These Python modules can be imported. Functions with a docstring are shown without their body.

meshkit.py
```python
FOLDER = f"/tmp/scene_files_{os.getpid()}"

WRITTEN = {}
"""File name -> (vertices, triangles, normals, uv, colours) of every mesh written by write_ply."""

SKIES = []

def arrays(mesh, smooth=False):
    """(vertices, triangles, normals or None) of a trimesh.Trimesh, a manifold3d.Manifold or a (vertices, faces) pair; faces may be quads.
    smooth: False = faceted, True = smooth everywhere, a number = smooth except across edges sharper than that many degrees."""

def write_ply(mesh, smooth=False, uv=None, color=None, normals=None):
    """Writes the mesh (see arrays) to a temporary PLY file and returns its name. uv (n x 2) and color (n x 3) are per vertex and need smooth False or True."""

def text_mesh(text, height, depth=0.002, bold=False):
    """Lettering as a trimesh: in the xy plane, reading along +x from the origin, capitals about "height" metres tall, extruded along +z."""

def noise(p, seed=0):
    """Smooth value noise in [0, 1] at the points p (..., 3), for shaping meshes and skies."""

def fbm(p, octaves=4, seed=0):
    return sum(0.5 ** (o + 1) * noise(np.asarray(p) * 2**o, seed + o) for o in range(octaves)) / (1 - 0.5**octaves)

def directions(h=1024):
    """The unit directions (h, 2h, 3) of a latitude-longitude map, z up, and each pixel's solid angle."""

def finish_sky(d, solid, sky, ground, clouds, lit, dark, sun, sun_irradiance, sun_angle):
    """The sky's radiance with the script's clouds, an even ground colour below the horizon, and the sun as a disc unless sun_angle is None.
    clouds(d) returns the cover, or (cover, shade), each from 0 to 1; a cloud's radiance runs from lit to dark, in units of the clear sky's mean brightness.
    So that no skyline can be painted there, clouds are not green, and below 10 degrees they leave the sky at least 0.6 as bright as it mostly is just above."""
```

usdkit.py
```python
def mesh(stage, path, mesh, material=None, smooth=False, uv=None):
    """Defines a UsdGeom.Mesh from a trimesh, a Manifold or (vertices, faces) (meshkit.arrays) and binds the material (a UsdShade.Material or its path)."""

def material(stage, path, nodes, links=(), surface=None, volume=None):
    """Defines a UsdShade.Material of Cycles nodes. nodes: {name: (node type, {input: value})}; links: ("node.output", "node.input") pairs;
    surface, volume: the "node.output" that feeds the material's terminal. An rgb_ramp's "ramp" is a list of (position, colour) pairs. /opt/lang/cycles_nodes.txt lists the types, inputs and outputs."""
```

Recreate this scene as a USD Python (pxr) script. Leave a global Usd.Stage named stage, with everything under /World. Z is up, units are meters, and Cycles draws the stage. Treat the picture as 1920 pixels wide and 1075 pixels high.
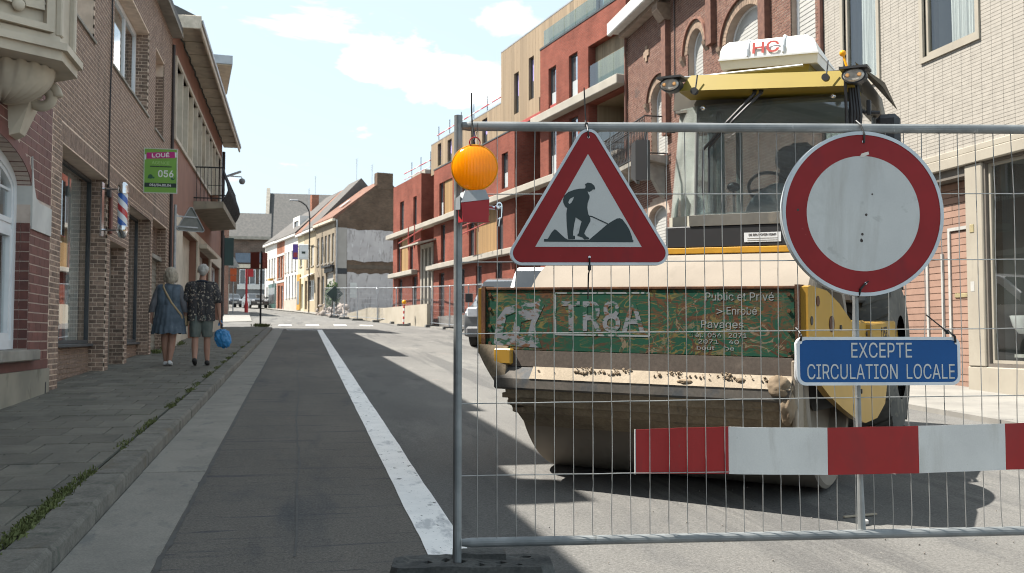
import math, random
import numpy as np, trimesh, shapely, manifold3d as m3, usdkit, meshkit
from shapely.geometry import Polygon, box as sbox, Point, LineString
from shapely import affinity
from shapely.ops import unary_union
from pxr import Usd, UsdGeom, UsdLux, UsdShade, Gf, Sdf, Vt

stage = Usd.Stage.CreateInMemory()
UsdGeom.SetStageUpAxis(stage, UsdGeom.Tokens.z)
UsdGeom.SetStageMetersPerUnit(stage, 1.0)
UsdGeom.Xform.Define(stage, '/World'); UsdGeom.Scope.Define(stage, '/World/Looks')
rnd = random.Random(7); rng = np.random.default_rng(7)

# ---------------------------------------------------------------- camera, sky, sun, exposure
CAM = np.array([0, 0, 1.27])
cam = UsdGeom.Camera.Define(stage, '/World/camera')
YAW, PITCH = 12.185, 2.924            # degrees to the right of the street, upwards
cam.AddTranslateOp().Set(Gf.Vec3d(*map(float, CAM)))
cam.AddRotateZOp().Set(-YAW); cam.AddRotateXOp().Set(90 + PITCH)
cam.CreateFocalLengthAttr(34.6875); cam.CreateHorizontalApertureAttr(36.0); cam.CreateVerticalApertureAttr(36.0 * 573 / 1024)
cam.CreateClippingRangeAttr(Gf.Vec2f(0.1, 3000)); cam.CreateFStopAttr(6.3); cam.CreateFocusDistanceAttr(5.2)
cam.CreateExposureAttr(2.42)
SUN_AZ, SUN_EL = math.atan2(-0.934, 0.358), math.radians(57.5)      # azimuth = atan2(x, y) of the direction towards the sun
sun = UsdLux.DistantLight.Define(stage, '/World/sun')
sun.CreateIntensityAttr(0.66); sun.CreateAngleAttr(0.5); sun.CreateColorAttr(Gf.Vec3f(1.0, 0.95, 0.87)); sun.CreateNormalizeAttr(True)
sun.AddRotateZOp().Set(-math.degrees(SUN_AZ)); sun.AddRotateXOp().Set(-(90 - math.degrees(SUN_EL)))
dome = UsdLux.DomeLight.Define(stage, '/World/sky')
SKY_STRENGTH = 0.098
def direction(px, py):                # a viewing direction, used only to say where the big cloud stands in the sky
    a, p, f = math.radians(YAW), math.radians(PITCH), 1850.0
    F = np.array([math.sin(a) * math.cos(p), math.cos(a) * math.cos(p), math.sin(p)]); R = np.array([math.cos(a), -math.sin(a), 0]); U = np.cross(R, F)
    d = F * f + R * (px - 960) - U * (py - 537.5); return d / np.linalg.norm(d)

K = '/World/Looks/'
sky_nodes = {
    'tc': ('texture_coordinate', {}),
    'sky': ('sky_texture', {'sky_type': 'single_scattering', 'sun_disc': False, 'sun_elevation': SUN_EL, 'sun_rotation': SUN_AZ, 'altitude': 60.0, 'air_density': 1.0, 'aerosol_density': 2.5, 'ozone_density': 0.6}),
    'mp': ('mapping', {'scale': (1.0, 1.0, 2.6), 'location': (2.3, 0.7, 0.4)}),
    'n1': ('noise_texture', {'scale': 4.6, 'detail': 10.0, 'roughness': 0.62, 'distortion': 0.35}),
    'r1': ('rgb_ramp', {'ramp': [(0.0, (0, 0, 0)), (0.60, (0, 0, 0)), (0.68, (0.2, 0.2, 0.2)), (0.80, (0.9, 0.9, 0.9)), (0.9, (1, 1, 1)), (1.0, (1, 1, 1))]}),
    'veil': ('mix', {'mix_type': 'mix', 'fac': 0.86, 'color2': (1.42, 1.70, 1.82)}),
    'mx': ('mix', {'mix_type': 'mix', 'color2': (7.5, 7.2, 6.9)}),
    'bg': ('background_shader', {'strength': SKY_STRENGTH}),
}
sky_links = [('tc.generated', 'mp.vector'), ('mp.vector', 'n1.vector'), ('sky.color', 'veil.color1'), ('veil.color', 'mx.color1')]
prev = 'n1.fac'
for i, (px, py, w, amp) in enumerate([(770, 135, 0, .25), (880, 165, 0, .22), (690, 120, 0, .12), (950, 36, 0, .15), (575, 42, 0, .05)]):
    d = direction(px, py)
    # a puff of cloud: a soft bump of the noise around a direction
    sky_nodes.update({f'd{i}': ('vector_math', {'math_type': 'distance', 'vector2': tuple(d)}), f's{i}': ('vector_math', {'math_type': 'multiply', 'vector2': (1.0, 1.0, 2.1)}),
                      f'e{i}': ('map_range', {'from_min': 0.02, 'from_max': (0.085, .07, .04, .05, .06)[i], 'to_min': amp, 'to_max': 0.0, 'clamp': True}), f'a{i}': ('math', {'math_type': 'add'})})
    sky_nodes[f'd{i}'][1]['vector2'] = (d[0], d[1], d[2] * 2.1)
    sky_links += [('tc.generated', f's{i}.vector1'), (f's{i}.vector', f'd{i}.vector1'), (f'd{i}.value', f'e{i}.value'), (prev, f'a{i}.value1'), (f'e{i}.result', f'a{i}.value2')]
    prev = f'a{i}.value'
sky_links += [(prev, 'r1.fac'), ('r1.color', 'bwc.color'), ('bwc.val', 'mx.fac'), ('mx.color', 'bg.color')]
sky_nodes['bwc'] = ('rgb_to_bw', {})
sky_mat = usdkit.material(stage, K + 'sky_look', sky_nodes, sky_links, surface='bg.background')
UsdShade.MaterialBindingAPI.Apply(dome.GetPrim()).Bind(sky_mat)

# ---------------------------------------------------------------- materials
_mats = {}
def lin(*c):                           # sRGB 0-255 to linear
    return tuple(((x / 255) / 12.92 if x <= 10 else ((x / 255 + .055) / 1.055) ** 2.4) for x in c)
def nm(name, c, c2=None, scale=4, rough=.6, bump=0, bs=90, spec=.35, metal=0, detail=6, stretch=(1, 1, 1), spots=None, coat=0, island=0, lo=.38, hi=.62, grain=None):
    """A principled surface whose colour wanders between c and c2; spots: [(colour, scale, threshold, softness, stretch)]; island: spread of value per piece."""
    if name in _mats: return _mats[name]
    c2 = c2 or tuple(x * .82 for x in c)
    N = {'g': ('geometry', {}), 'm': ('mapping', {'scale': stretch}), 'n': ('noise_texture', {'scale': scale, 'detail': detail, 'roughness': .6}),
         'r': ('rgb_ramp', {'ramp': [(0, c2), (lo, c2), (hi, c), (1, c)]}), 'p': ('principled_bsdf', {'roughness': rough, 'metallic': metal, 'specular_ior_level': spec, 'coat_weight': coat})}
    L = [('g.position', 'm.vector'), ('m.vector', 'n.vector'), ('n.fac', 'r.fac')]
    col = 'r.color'
    for i, (sc, s, th, soft, st) in enumerate(spots or []):
        N[f'sm{i}'] = ('mapping', {'scale': st, 'location': (3.1 * i, 1.7 * i, .6)}); N[f'sn{i}'] = ('noise_texture', {'scale': s, 'detail': 7, 'roughness': .62, 'distortion': .4})
        N[f'sr{i}'] = ('map_range', {'from_min': th, 'from_max': th + soft, 'to_min': 0, 'to_max': 1, 'clamp': True}); N[f'sx{i}'] = ('mix', {'mix_type': 'mix', 'color2': sc})
        L += [('g.position', f'sm{i}.vector'), (f'sm{i}.vector', f'sn{i}.vector'), (f'sn{i}.fac', f'sr{i}.value'), (f'sr{i}.result', f'sx{i}.fac'), (col, f'sx{i}.color1')]
        col = f'sx{i}.color'
    if island:
        N['oi'] = ('object_info', {}); N['ad'] = ('math', {'math_type': 'add'}); N['fr'] = ('math', {'math_type': 'fraction'})
        N['mr'] = ('map_range', {'from_min': 0, 'from_max': 1, 'to_min': 1 - island, 'to_max': 1 + island, 'clamp': True}); N['hv'] = ('hsv', {'hue': .5, 'saturation': 1.0})
        L += [('g.random_per_island', 'ad.value1'), ('oi.random', 'ad.value2'), ('ad.value', 'fr.value1'), ('fr.value', 'mr.value'), ('mr.result', 'hv.value'), (col, 'hv.color')]
        col = 'hv.color'
    if grain:
        N['gm'] = ('mapping', {'scale': grain[2] if len(grain) > 2 else (1, 1, 1)}); N['gn'] = ('noise_texture', {'scale': grain[0], 'detail': 4, 'roughness': .75}); N['gr'] = ('map_range', {'from_min': .32, 'from_max': .68, 'to_min': 1 - grain[1], 'to_max': 1 + grain[1], 'clamp': True}); N['gh'] = ('hsv', {'hue': .5, 'saturation': 1.0})
        L += [('g.position', 'gm.vector'), ('gm.vector', 'gn.vector'), ('gn.fac', 'gr.value'), ('gr.result', 'gh.value'), (col, 'gh.color')]
        col = 'gh.color'
    L.append((col, 'p.base_color'))
    if bump:
        N['bn'] = ('noise_texture', {'scale': bs, 'detail': 5, 'roughness': .65}); N['b'] = ('bump', {'strength': bump, 'distance': .004})
        L += [('g.position', 'bn.vector'), ('bn.fac', 'b.height'), ('b.normal', 'p.normal')]
    _mats[name] = usdkit.material(stage, K + name, N, L, surface='p.BSDF')
    return _mats[name]
def pane(name, tint=(.8, .85, .85), rough=.01, fac=1.0):
    if name in _mats: return _mats[name]
    N = {'f': ('fresnel', {'IOR': 1.45}), 'm': ('math', {'math_type': 'multiply_add', 'value2': 1.5 * fac, 'value3': .03, 'use_clamp': True}), 'ge': ('geometry', {}), 'nb': ('math', {'math_type': 'subtract', 'value1': 1.0}), 'mb': ('math', {'math_type': 'multiply'}), 't': ('transparent_bsdf', {'color': tint}), 'gl': ('glossy_bsdf', {'color': (.95, .97, 1), 'roughness': rough}), 'x': ('mix_closure', {})}
    L = [('f.fac', 'm.value1'), ('ge.backfacing', 'nb.value2'), ('nb.value', 'mb.value1'), ('m.value', 'mb.value2'), ('mb.value', 'x.fac'), ('t.BSDF', 'x.closure1'), ('gl.BSDF', 'x.closure2')]
    _mats[name] = usdkit.material(stage, K + name, N, L, surface='x.closure')
    return _mats[name]
def dusty(name, tint, dust, fac):
    """Glass under a film of dust."""
    pane(name, tint, .02, 2.2); p = K + name
    N = {'f': ('fresnel', {'IOR': 1.45}), 'm': ('math', {'math_type': 'multiply_add', 'value2': 2.2, 'value3': .05, 'use_clamp': True}), 'ge': ('geometry', {}), 'nb': ('math', {'math_type': 'subtract', 'value1': 1.0}), 'mb': ('math', {'math_type': 'multiply'}), 't': ('transparent_bsdf', {'color': tint}), 'gl': ('glossy_bsdf', {'color': (.95, .97, 1), 'roughness': .02}), 'x': ('mix_closure', {}),
         'n': ('noise_texture', {'scale': 3.0, 'detail': 6}), 'r': ('map_range', {'from_min': .35, 'from_max': .7, 'to_min': fac * .5, 'to_max': fac * 1.3}), 'd': ('diffuse_bsdf', {'color': dust}), 'y': ('mix_closure', {})}
    L = [('f.fac', 'm.value1'), ('ge.backfacing', 'nb.value2'), ('nb.value', 'mb.value1'), ('m.value', 'mb.value2'), ('mb.value', 'x.fac'), ('t.BSDF', 'x.closure1'), ('gl.BSDF', 'x.closure2'), ('ge.position', 'n.vector'), ('n.fac', 'r.value'), ('r.result', 'y.fac'), ('x.closure', 'y.closure1'), ('d.BSDF', 'y.closure2')]
    _mats[name] = usdkit.material(stage, K + name + '_film', N, L, surface='y.closure')
    return _mats[name]
def brickmat(name, c1, c2, mortar, bw=.215, rh=.072, js=.009, soot=None, island=0):
    """Flat-print brickwork for walls too far off to tell the bricks apart."""
    if name in _mats: return _mats[name]
    N = {'g': ('geometry', {}), 's': ('separate_xyz', {}), 'a': ('math', {'math_type': 'add'}), 'c': ('combine_xyz', {}),
         'b': ('brick_texture', {'scale': 1.0, 'color1': c1, 'color2': c2, 'mortar': mortar, 'mortar_size': js, 'brick_width': bw, 'row_height': rh, 'mortar_smooth': .2, 'bias': 0.0}),
         'n': ('noise_texture', {'scale': .9, 'detail': 7, 'roughness': .6}), 'mr': ('map_range', {'from_min': .3, 'from_max': .7, 'to_min': .72, 'to_max': 1.22, 'clamp': True}), 'h': ('hsv', {'hue': .5, 'saturation': 1.0}),
         'n2': ('noise_texture', {'scale': 1.7, 'detail': 8, 'roughness': .7}), 'mr2': ('map_range', {'from_min': .56, 'from_max': .72, 'to_min': 0, 'to_max': .7 if soot else 0, 'clamp': True}), 'x': ('mix', {'mix_type': 'mix', 'color2': soot or c1}),
         'bu': ('bump', {'strength': .5, 'distance': .006, 'invert': True}), 'p': ('principled_bsdf', {'roughness': .9, 'specular_ior_level': .12})}
    L = [('g.position', 's.vector'), ('s.x', 'a.value1'), ('s.y', 'a.value2'), ('a.value', 'c.x'), ('s.z', 'c.y'), ('c.vector', 'b.vector'), ('b.color', 'h.color'), ('g.position', 'n.vector'), ('n.fac', 'mr.value'), ('mr.result', 'h.value'),
         ('g.position', 'n2.vector'), ('n2.fac', 'mr2.value'), ('mr2.result', 'x.fac'), ('h.color', 'x.color1'), ('x.color', 'p.base_color'), ('b.fac', 'bu.height'), ('bu.normal', 'p.normal')]
    _mats[name] = usdkit.material(stage, K + name, N, L, surface='p.BSDF')
    return _mats[name]

# ---------------------------------------------------------------- mesh helpers: a mesh is (vertices, triangles)
def tm(m): return (np.asarray(m.vertices, float), np.asarray(m.faces, int))
def join(ms):
    v, f, n = [], [], 0
    for a, b in ms:
        v.append(a); f.append(b + n); n += len(a)
    return (np.vstack(v), np.vstack(f))
BOXF = np.array([[0, 2, 1], [0, 3, 2], [4, 5, 6], [4, 6, 7], [0, 1, 5], [0, 5, 4], [1, 2, 6], [1, 6, 5], [2, 3, 7], [2, 7, 6], [3, 0, 4], [3, 4, 7]])
def bx(x0, x1, y0, y1, z0, z1):
    if x0 > x1: x0, x1 = x1, x0
    if y0 > y1: y0, y1 = y1, y0
    if z0 > z1: z0, z1 = z1, z0
    return (np.array([[x0, y0, z0], [x1, y0, z0], [x1, y1, z0], [x0, y1, z0], [x0, y0, z1], [x1, y0, z1], [x1, y1, z1], [x0, y1, z1]], float), BOXF)
def cbx(x0, x1, y0, y1, z0, z1, c=.01):
    """A box with chamfered edges."""
    x0, x1 = sorted((x0, x1)); y0, y1 = sorted((y0, y1)); z0, z1 = sorted((z0, z1))
    c = min(c, (x1 - x0) * .45, (y1 - y0) * .45, (z1 - z0) * .45); p = []
    for x, sx in ((x0, 1), (x1, -1)):
        for y, sy in ((y0, 1), (y1, -1)):
            for z, sz in ((z0, 1), (z1, -1)):
                p += [(x, y + sy * c, z + sz * c), (x + sx * c, y, z + sz * c), (x + sx * c, y + sy * c, z)]
    return tm(trimesh.PointCloud(p).convex_hull)
def hull(p): return tm(trimesh.PointCloud(np.asarray(p, float)).convex_hull)
def ext(poly, d0, d1):
    """Extrudes a polygon given in (u, z) along d; result in (u, d, z)."""
    out = []
    for g in getattr(poly, 'geoms', [poly]):
        if g.is_empty or g.area < 1e-7: continue
        m = trimesh.creation.extrude_polygon(g, abs(d1 - d0), engine='earcut')
        v = np.asarray(m.vertices); out.append((np.c_[v[:, 0], min(d0, d1) + v[:, 2], v[:, 1]], np.asarray(m.faces)[:, ::-1]))
    return join(out)
def tube(pts, r, n=8, cap=True, closed=False):
    pts = np.asarray(pts, float); m = len(pts); r = np.broadcast_to(np.asarray(r, float), (m,))
    t = np.gradient(pts, axis=0) if not closed else np.roll(pts, -1, 0) - np.roll(pts, 1, 0)
    t /= np.linalg.norm(t, axis=1, keepdims=True) + 1e-12
    ref = np.array([0, 0, 1.0]) if abs(t[0][2]) < .9 else np.array([1.0, 0, 0])
    v = []; x = np.cross(t[0], ref); x /= np.linalg.norm(x)
    for i in range(m):
        x = x - t[i] * (x @ t[i]); x /= np.linalg.norm(x) + 1e-12; y = np.cross(t[i], x)
        a = np.linspace(0, 2 * np.pi, n, endpoint=False)
        v.append(pts[i] + r[i] * (np.cos(a)[:, None] * x + np.sin(a)[:, None] * y))
    v = np.vstack(v); f = []
    for i in range(m if closed else m - 1):
        j = (i + 1) % m
        for k in range(n):
            a, b, c, d = i * n + k, i * n + (k + 1) % n, j * n + (k + 1) % n, j * n + k
            f += [[a, b, c], [a, c, d]]
    if cap and not closed:
        v = np.vstack([v, pts[0], pts[-1]]); e = len(v) - 2
        f += [[e, (k + 1) % n, k] for k in range(n)] + [[e + 1, (m - 1) * n + k, (m - 1) * n + (k + 1) % n] for k in range(n)]
    return (v, np.array(f))
def cyl(p0, p1, r, n=16, r2=None): return tube([p0, p1], [r, r if r2 is None else r2], n)
def ring(c, R, r, axis, n=24, k=8):
    axis = np.asarray(axis, float) / np.linalg.norm(axis); x = np.cross(axis, [0, 0, 1.0] if abs(axis[2]) < .9 else [1.0, 0, 0]); x /= np.linalg.norm(x); y = np.cross(axis, x)
    a = np.linspace(0, 2 * np.pi, n, endpoint=False)
    return tube(np.asarray(c) + R * (np.cos(a)[:, None] * x + np.sin(a)[:, None] * y), r, k, closed=True)
def lathe(prof, n=24):
    """Revolves (r, z) points about z."""
    return tm(trimesh.creation.revolve(np.asarray(prof, float), sections=n))
def moved(m, M=None, t=(0, 0, 0), s=1.0):
    v = m[0] * np.asarray(s, float)
    if M is not None: v = v @ np.asarray(M, float).T
    return (v + np.asarray(t, float), m[1] if M is None or np.linalg.det(M) > 0 else m[1][:, ::-1])
def rotz(a): c, s = math.cos(a), math.sin(a); return np.array([[c, -s, 0], [s, c, 0], [0, 0, 1.0]])
def sheet(xs, ys, zf, x0=0):
    """A grid sheet; xs may be an array per row."""
    ys = np.asarray(ys, float); X = np.array([np.asarray(xs(y) if callable(xs) else xs, float) for y in ys]); n = X.shape[1]
    V = np.c_[X.ravel(), np.repeat(ys, n), [zf(x, y) for x, y in zip(X.ravel(), np.repeat(ys, n))]]
    f = []
    for i in range(len(ys) - 1):
        for k in range(n - 1):
            a = i * n + k; f += [[a, a + 1, a + n + 1], [a, a + n + 1, a + n]]
    return (V, np.array(f))
class Fr:
    """A facade frame: u along the front, d outwards from it, z absolute."""
    def __init__(s, o, u, d):
        s.o = np.array([o[0], o[1], o[2] if len(o) > 2 else 0.0]); u = np.array([*u, 0.0]) / np.hypot(*u); d = np.array([*d, 0.0]) / np.hypot(*d)
        s.u, s.d = u, d; s.M = np.c_[u, d, [0, 0, 1.0]]; s.neg = np.linalg.det(s.M) < 0
    def __call__(s, m): return (m[0] @ s.M.T + s.o, m[1][:, ::-1] if s.neg else m[1])
    def pt(s, u, d, z): return s.o + s.u * u + s.d * d + np.array([0, 0, z])
    def box(s, *a): return s(bx(*a))
    def cbox(s, *a, c=.01): return s(cbx(*a, c=c))
    def ext(s, poly, d0, d1): return s(ext(poly, d0, d1))

# ---------------------------------------------------------------- things and parts
_used = {}
def numbered(path):
    k = _used.get(path, -1) + 1; _used[path] = k
    return path if k == 0 else f'{path}_{k:03d}'
def data(prim, **kw):
    for k, v in kw.items():
        if v: prim.SetCustomDataByKey(k, v)
class Thing:
    def __init__(s, name, label, cat, base, group=None, kind=None):
        s.path = numbered('/World/' + name); x = UsdGeom.Xform.Define(stage, s.path); s.base = np.asarray(base, float)
        x.AddTranslateOp().Set(Gf.Vec3d(*map(float, s.base))); s.prim = x.GetPrim(); data(s.prim, label=label, category=cat, group=group, kind=kind)
    def part(s, name, mesh, mat, parent=None, smooth=False, label=None, kind=None):
        p = numbered((parent or s.path) + '/' + name)
        m = usdkit.mesh(stage, p, (mesh[0] - s.base, mesh[1]), mat, smooth=smooth); data(m.GetPrim(), label=label, kind=kind)
        return p
def solo(name, label, cat, mesh, mat, base=None, group=None, kind=None, smooth=False):
    base = np.array([*mesh[0].mean(0)[:2], mesh[0][:, 2].min()]) if base is None else np.asarray(base, float)
    p = numbered('/World/' + name); m = usdkit.mesh(stage, p, (mesh[0] - base, mesh[1]), mat, smooth=smooth)
    m.AddTranslateOp().Set(Gf.Vec3d(*map(float, base))); data(m.GetPrim(), label=label, category=cat, group=group, kind=kind)
    return p
def struct(name, mesh, mat, parent=None, smooth=False):
    p = numbered((parent or '/World') + '/' + name); m = usdkit.mesh(stage, p, mesh, mat, smooth=smooth)
    if not parent: data(m.GetPrim(), kind='structure')
    return p
def pieces(add, name, rest, ms, most=300):
    """Adds the nearest pieces one by one and the rest as one mesh. add(name, mesh, kind)."""
    ms = sorted(ms, key=lambda m: np.linalg.norm(m[0].mean(0) - CAM)); 
    for m in ms[:most]: add(name, m, None)
    if ms[most:]: add(rest, join(ms[most:]), 'stuff')
def rows(u0, u1, z0, z1, holes, bl, bh, j=.01, bond=.5, off=0.0, minlen=.035):
    """Rectangles (u0, u1, z0, z1) of a brick bond. holes: rectangles or functions z -> (a, b) or None."""
    out = []; k = 0; z = z0
    while z < z1 - .02:
        zt = min(z + bh - j, z1); zc = (z + zt) / 2; iv = [(u0, u1)]
        for h in holes:
            ab = h(zc) if callable(h) else ((h[0], h[1]) if h[2] < zc < h[3] else None)
            if not ab: continue
            iv = [q for a, b in iv for q in ((a, min(b, ab[0])), (max(a, ab[1]), b)) if q[1] - q[0] > 1e-6]
        s = u0 + off - (bl * bond if k % 2 else 0) - bl; n = int((u1 - s) / bl) + 2
        for a, b in iv:
            for i in range(n):
                p, q = max(a, s + i * bl), min(b, s + (i + 1) * bl - j)
                if q - p > minlen: out.append((p, q, z, zt))
        z += bh; k += 1
    return out
def put_text(F, text, h, uc, zb, d, depth=.003, sx=1.0, bold=False, tilt=0.0, width=None):
    m = meshkit.text_mesh(text, h, depth, bold); v = np.array(m.vertices); v[:, 0] -= (v[:, 0].min() + v[:, 0].max()) / 2; v[:, 0] *= sx if width is None else width / np.ptp(v[:, 0])
    c, s_ = math.cos(tilt), math.sin(tilt); x, y = v[:, 0] * c - v[:, 1] * s_, v[:, 0] * s_ + v[:, 1] * c
    return F((np.c_[uc + x, d + v[:, 2], zb + y], np.asarray(m.faces)[:, ::-1]))
# ---------------------------------------------------------------- ground, road, pavements
S = 0.0362
_zy = np.array([-60, 62, 72, 104, 130, 165, 600]); _zz = np.array([-60 * S, 62 * S, 2.66, 4.2, 5.2, 6.3, 14.0])
def zr(Y): return float(np.interp(Y, _zy, _zz))
def gz(X, Y): return zr(Y) - .018 * min(max(X - 2.0, 0), 7.0)
def left_edge(Y): return float(np.interp(Y, [-30, 41, 44, 46, 48, 56, 60, 83, 105, 130, 165], [-.63, -.63, -.75, -1.4, -6, -6, -2.7, -4.0, -10, -16.5, -27]))
def right_edge(Y): return float(np.interp(Y, [-30, 35, 47, 56, 60, 66, 74, 85, 105, 130, 165], [8.1, 8.0, 7.1, 6.3, 5.4, 3.9, 2.4, .3, -4.5, -10.5, -20]))

asphalt = nm('asphalt', (.132, .128, .12), (.105, .102, .097), scale=.7, rough=.92, bump=.9, bs=160, spec=.2, stretch=(1, .35, 1), grain=(70, .36),
             spots=[((.17, .163, .15), 1.3, .55, .2, (1, .3, 1)), ((.085, .084, .082), 2.2, .56, .14, (1, .25, 1)), ((.088, .086, .083), .5, .55, .05, (2.2, .16, 1)), ((.06, .06, .06), 1.6, .68, .06, (1, .8, 1)), ((.19, .16, .14), 3.1, .68, .05, (.5, 1, 1)), ((.2, .185, .165), 42, .64, .08, (1, 1, 1)), ((.06, .06, .06), 60, .68, .08, (1, 1, 1))])
lane = nm('lane_asphalt', (.140, .127, .112), (.112, .103, .092), scale=.9, rough=.93, bump=1.0, bs=170, spec=.2, stretch=(1, .3, 1), grain=(80, .4),
          spots=[((.075, .076, .077), 1.8, .55, .18, (1.2, .3, 1)), ((.16, .155, .145), 34, .64, .08, (1, 1, 1)), ((.075, .075, .076), 3.4, .57, .08, (.25, 3.4, 1)), ((.06, .06, .061), 5.0, .63, .05, (.3, 5, 1)), ((.16, .12, .105), 1.1, .68, .06, (1, .5, 1))])
seam_m = nm('tar', (.06, .058, .055), (.08, .078, .073), scale=9, rough=.8)
earth = nm('earth', (.16, .14, .11), (.11, .10, .08), scale=.6, rough=.95, bump=.5, bs=20)
concrete = nm('gutter_concrete', (.235, .218, .19), (.192, .18, .158), scale=2.2, rough=.9, bump=.5, bs=120, spots=[((.13, .13, .125), 6, .58, .14, (1, .5, 1)), ((.24, .235, .22), 55, .64, .06, (1, 1, 1)), ((.12, .115, .105), 1.4, .6, .12, (1, .5, 1))], island=.05, grain=(75, .2))
kerb_m = nm('kerb_stone', (.17, .158, .135), (.115, .108, .093), scale=5, rough=.9, bump=.6, bs=90, spots=[((.075, .08, .065), 7, .58, .14, (1, 1, 1)), ((.20, .19, .175), 60, .64, .08, (1, 1, 1)), ((.12, .10, .07), 2.2, .58, .12, (1, 1, 1))], island=.09, grain=(60, .28))
paver_m = nm('paver', (.150, .138, .114), (.115, .107, .090), scale=3.0, rough=.9, bump=.4, bs=140, spots=[((.06, .065, .055), 2.2, .60, .16, (1, 1, 1)), ((.17, .165, .15), 48, .66, .07, (1, 1, 1)), ((.10, .096, .075), 1.1, .55, .14, (1, 1, 1)), ((.05, .05, .045), 16, .70, .03, (1, 1, 1))], island=.17, grain=(70, .2))
joint_m = nm('sand_joint', (.075, .075, .062), (.05, .055, .04), scale=8, rough=.95)
pale_pave = nm('pale_paving', (.215, .205, .185), (.17, .162, .148), scale=1.6, rough=.9, bump=.3, bs=90, spots=[((.15, .15, .14), 4, .6, .14, (1, 1, 1))], island=.06)
white_paint = nm('road_paint', (.84, .82, .79), (.76, .745, .72), scale=5, rough=.8, bump=.5, bs=150, spots=[((.16, .155, .15), 15, .635, .03, (1, .6, 1)), ((.5, .5, .5), 6, .57, .10, (1, .4, 1)), ((.2, .195, .19), 55, .64, .03, (1, 1, 1))])

Ys = np.r_[np.arange(-30, 70, 1.0), np.arange(70, 166, 2.5), 600.0]
struct('ground', sheet(np.r_[-400, -60, -12, -4, 2, 9, 20, 60, 400], np.r_[-60, -30, np.arange(-20, 166, 4.0), 600, 900], lambda x, y: gz(x, y) - (.10 if abs(x) < 30 else .1)), earth)
struct('road', sheet(lambda y: np.r_[np.linspace(left_edge(y), min(2.0, right_edge(y) - .5), 6), np.linspace(min(2.0, right_edge(y) - .5), right_edge(y), 6)[1:]], Ys, lambda x, y: gz(x, y) + .008 * (meshkit.noise(np.array([x * .7, y * .35, 0.0])) - .5)), asphalt, smooth=True)
def wob(y, a=.02, s=0): return a * (meshkit.noise(np.array([y * 1.3, s, .5])) - .5) * 2 + a * .6 * (meshkit.noise(np.array([y * 5.1, s, 7.5])) - .5) * 2
Yl = np.arange(0, 43.6, .25)
struct('cycle_lane', sheet(lambda y: np.array([-.66 + wob(y, .03, 3), -.3, .1, .45, .72]), Yl, lambda x, y: gz(x, y) + .012), lane)
struct('tar_seam', sheet(lambda y: np.array([-.643 - abs(wob(y * 4, .02, 9)), -.632 + abs(wob(y * 5, .03, 5))]), np.arange(0, 43.6, .08), lambda x, y: gz(x, y) + .016), seam_m)
struct('tar_seam', sheet(lambda y: np.array([-.005 + wob(y, .02, 1), .006 + wob(y, .02, 1) + abs(wob(y, .010, 2))]) + .02 * math.sin(y), np.arange(5, 34, .2), lambda x, y: gz(x, y) + .0165), seam_m)
lx = lambda y: float(np.interp(y, [4.5, 43], [.635, .765]))
struct('white_line', sheet(lambda y: np.array([lx(y) + wob(y, .005, 4), lx(y) + .1, lx(y) + .215 + wob(y, .006, 8)]), np.arange(4.86, 43.2, .1), lambda x, y: gz(x, y) + .0165), white_paint)
struct('stop_line', sheet(np.linspace(-.5, .78, 5), [42.75, 43.2], lambda x, y: gz(x, y) + .0168), white_paint)
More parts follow.
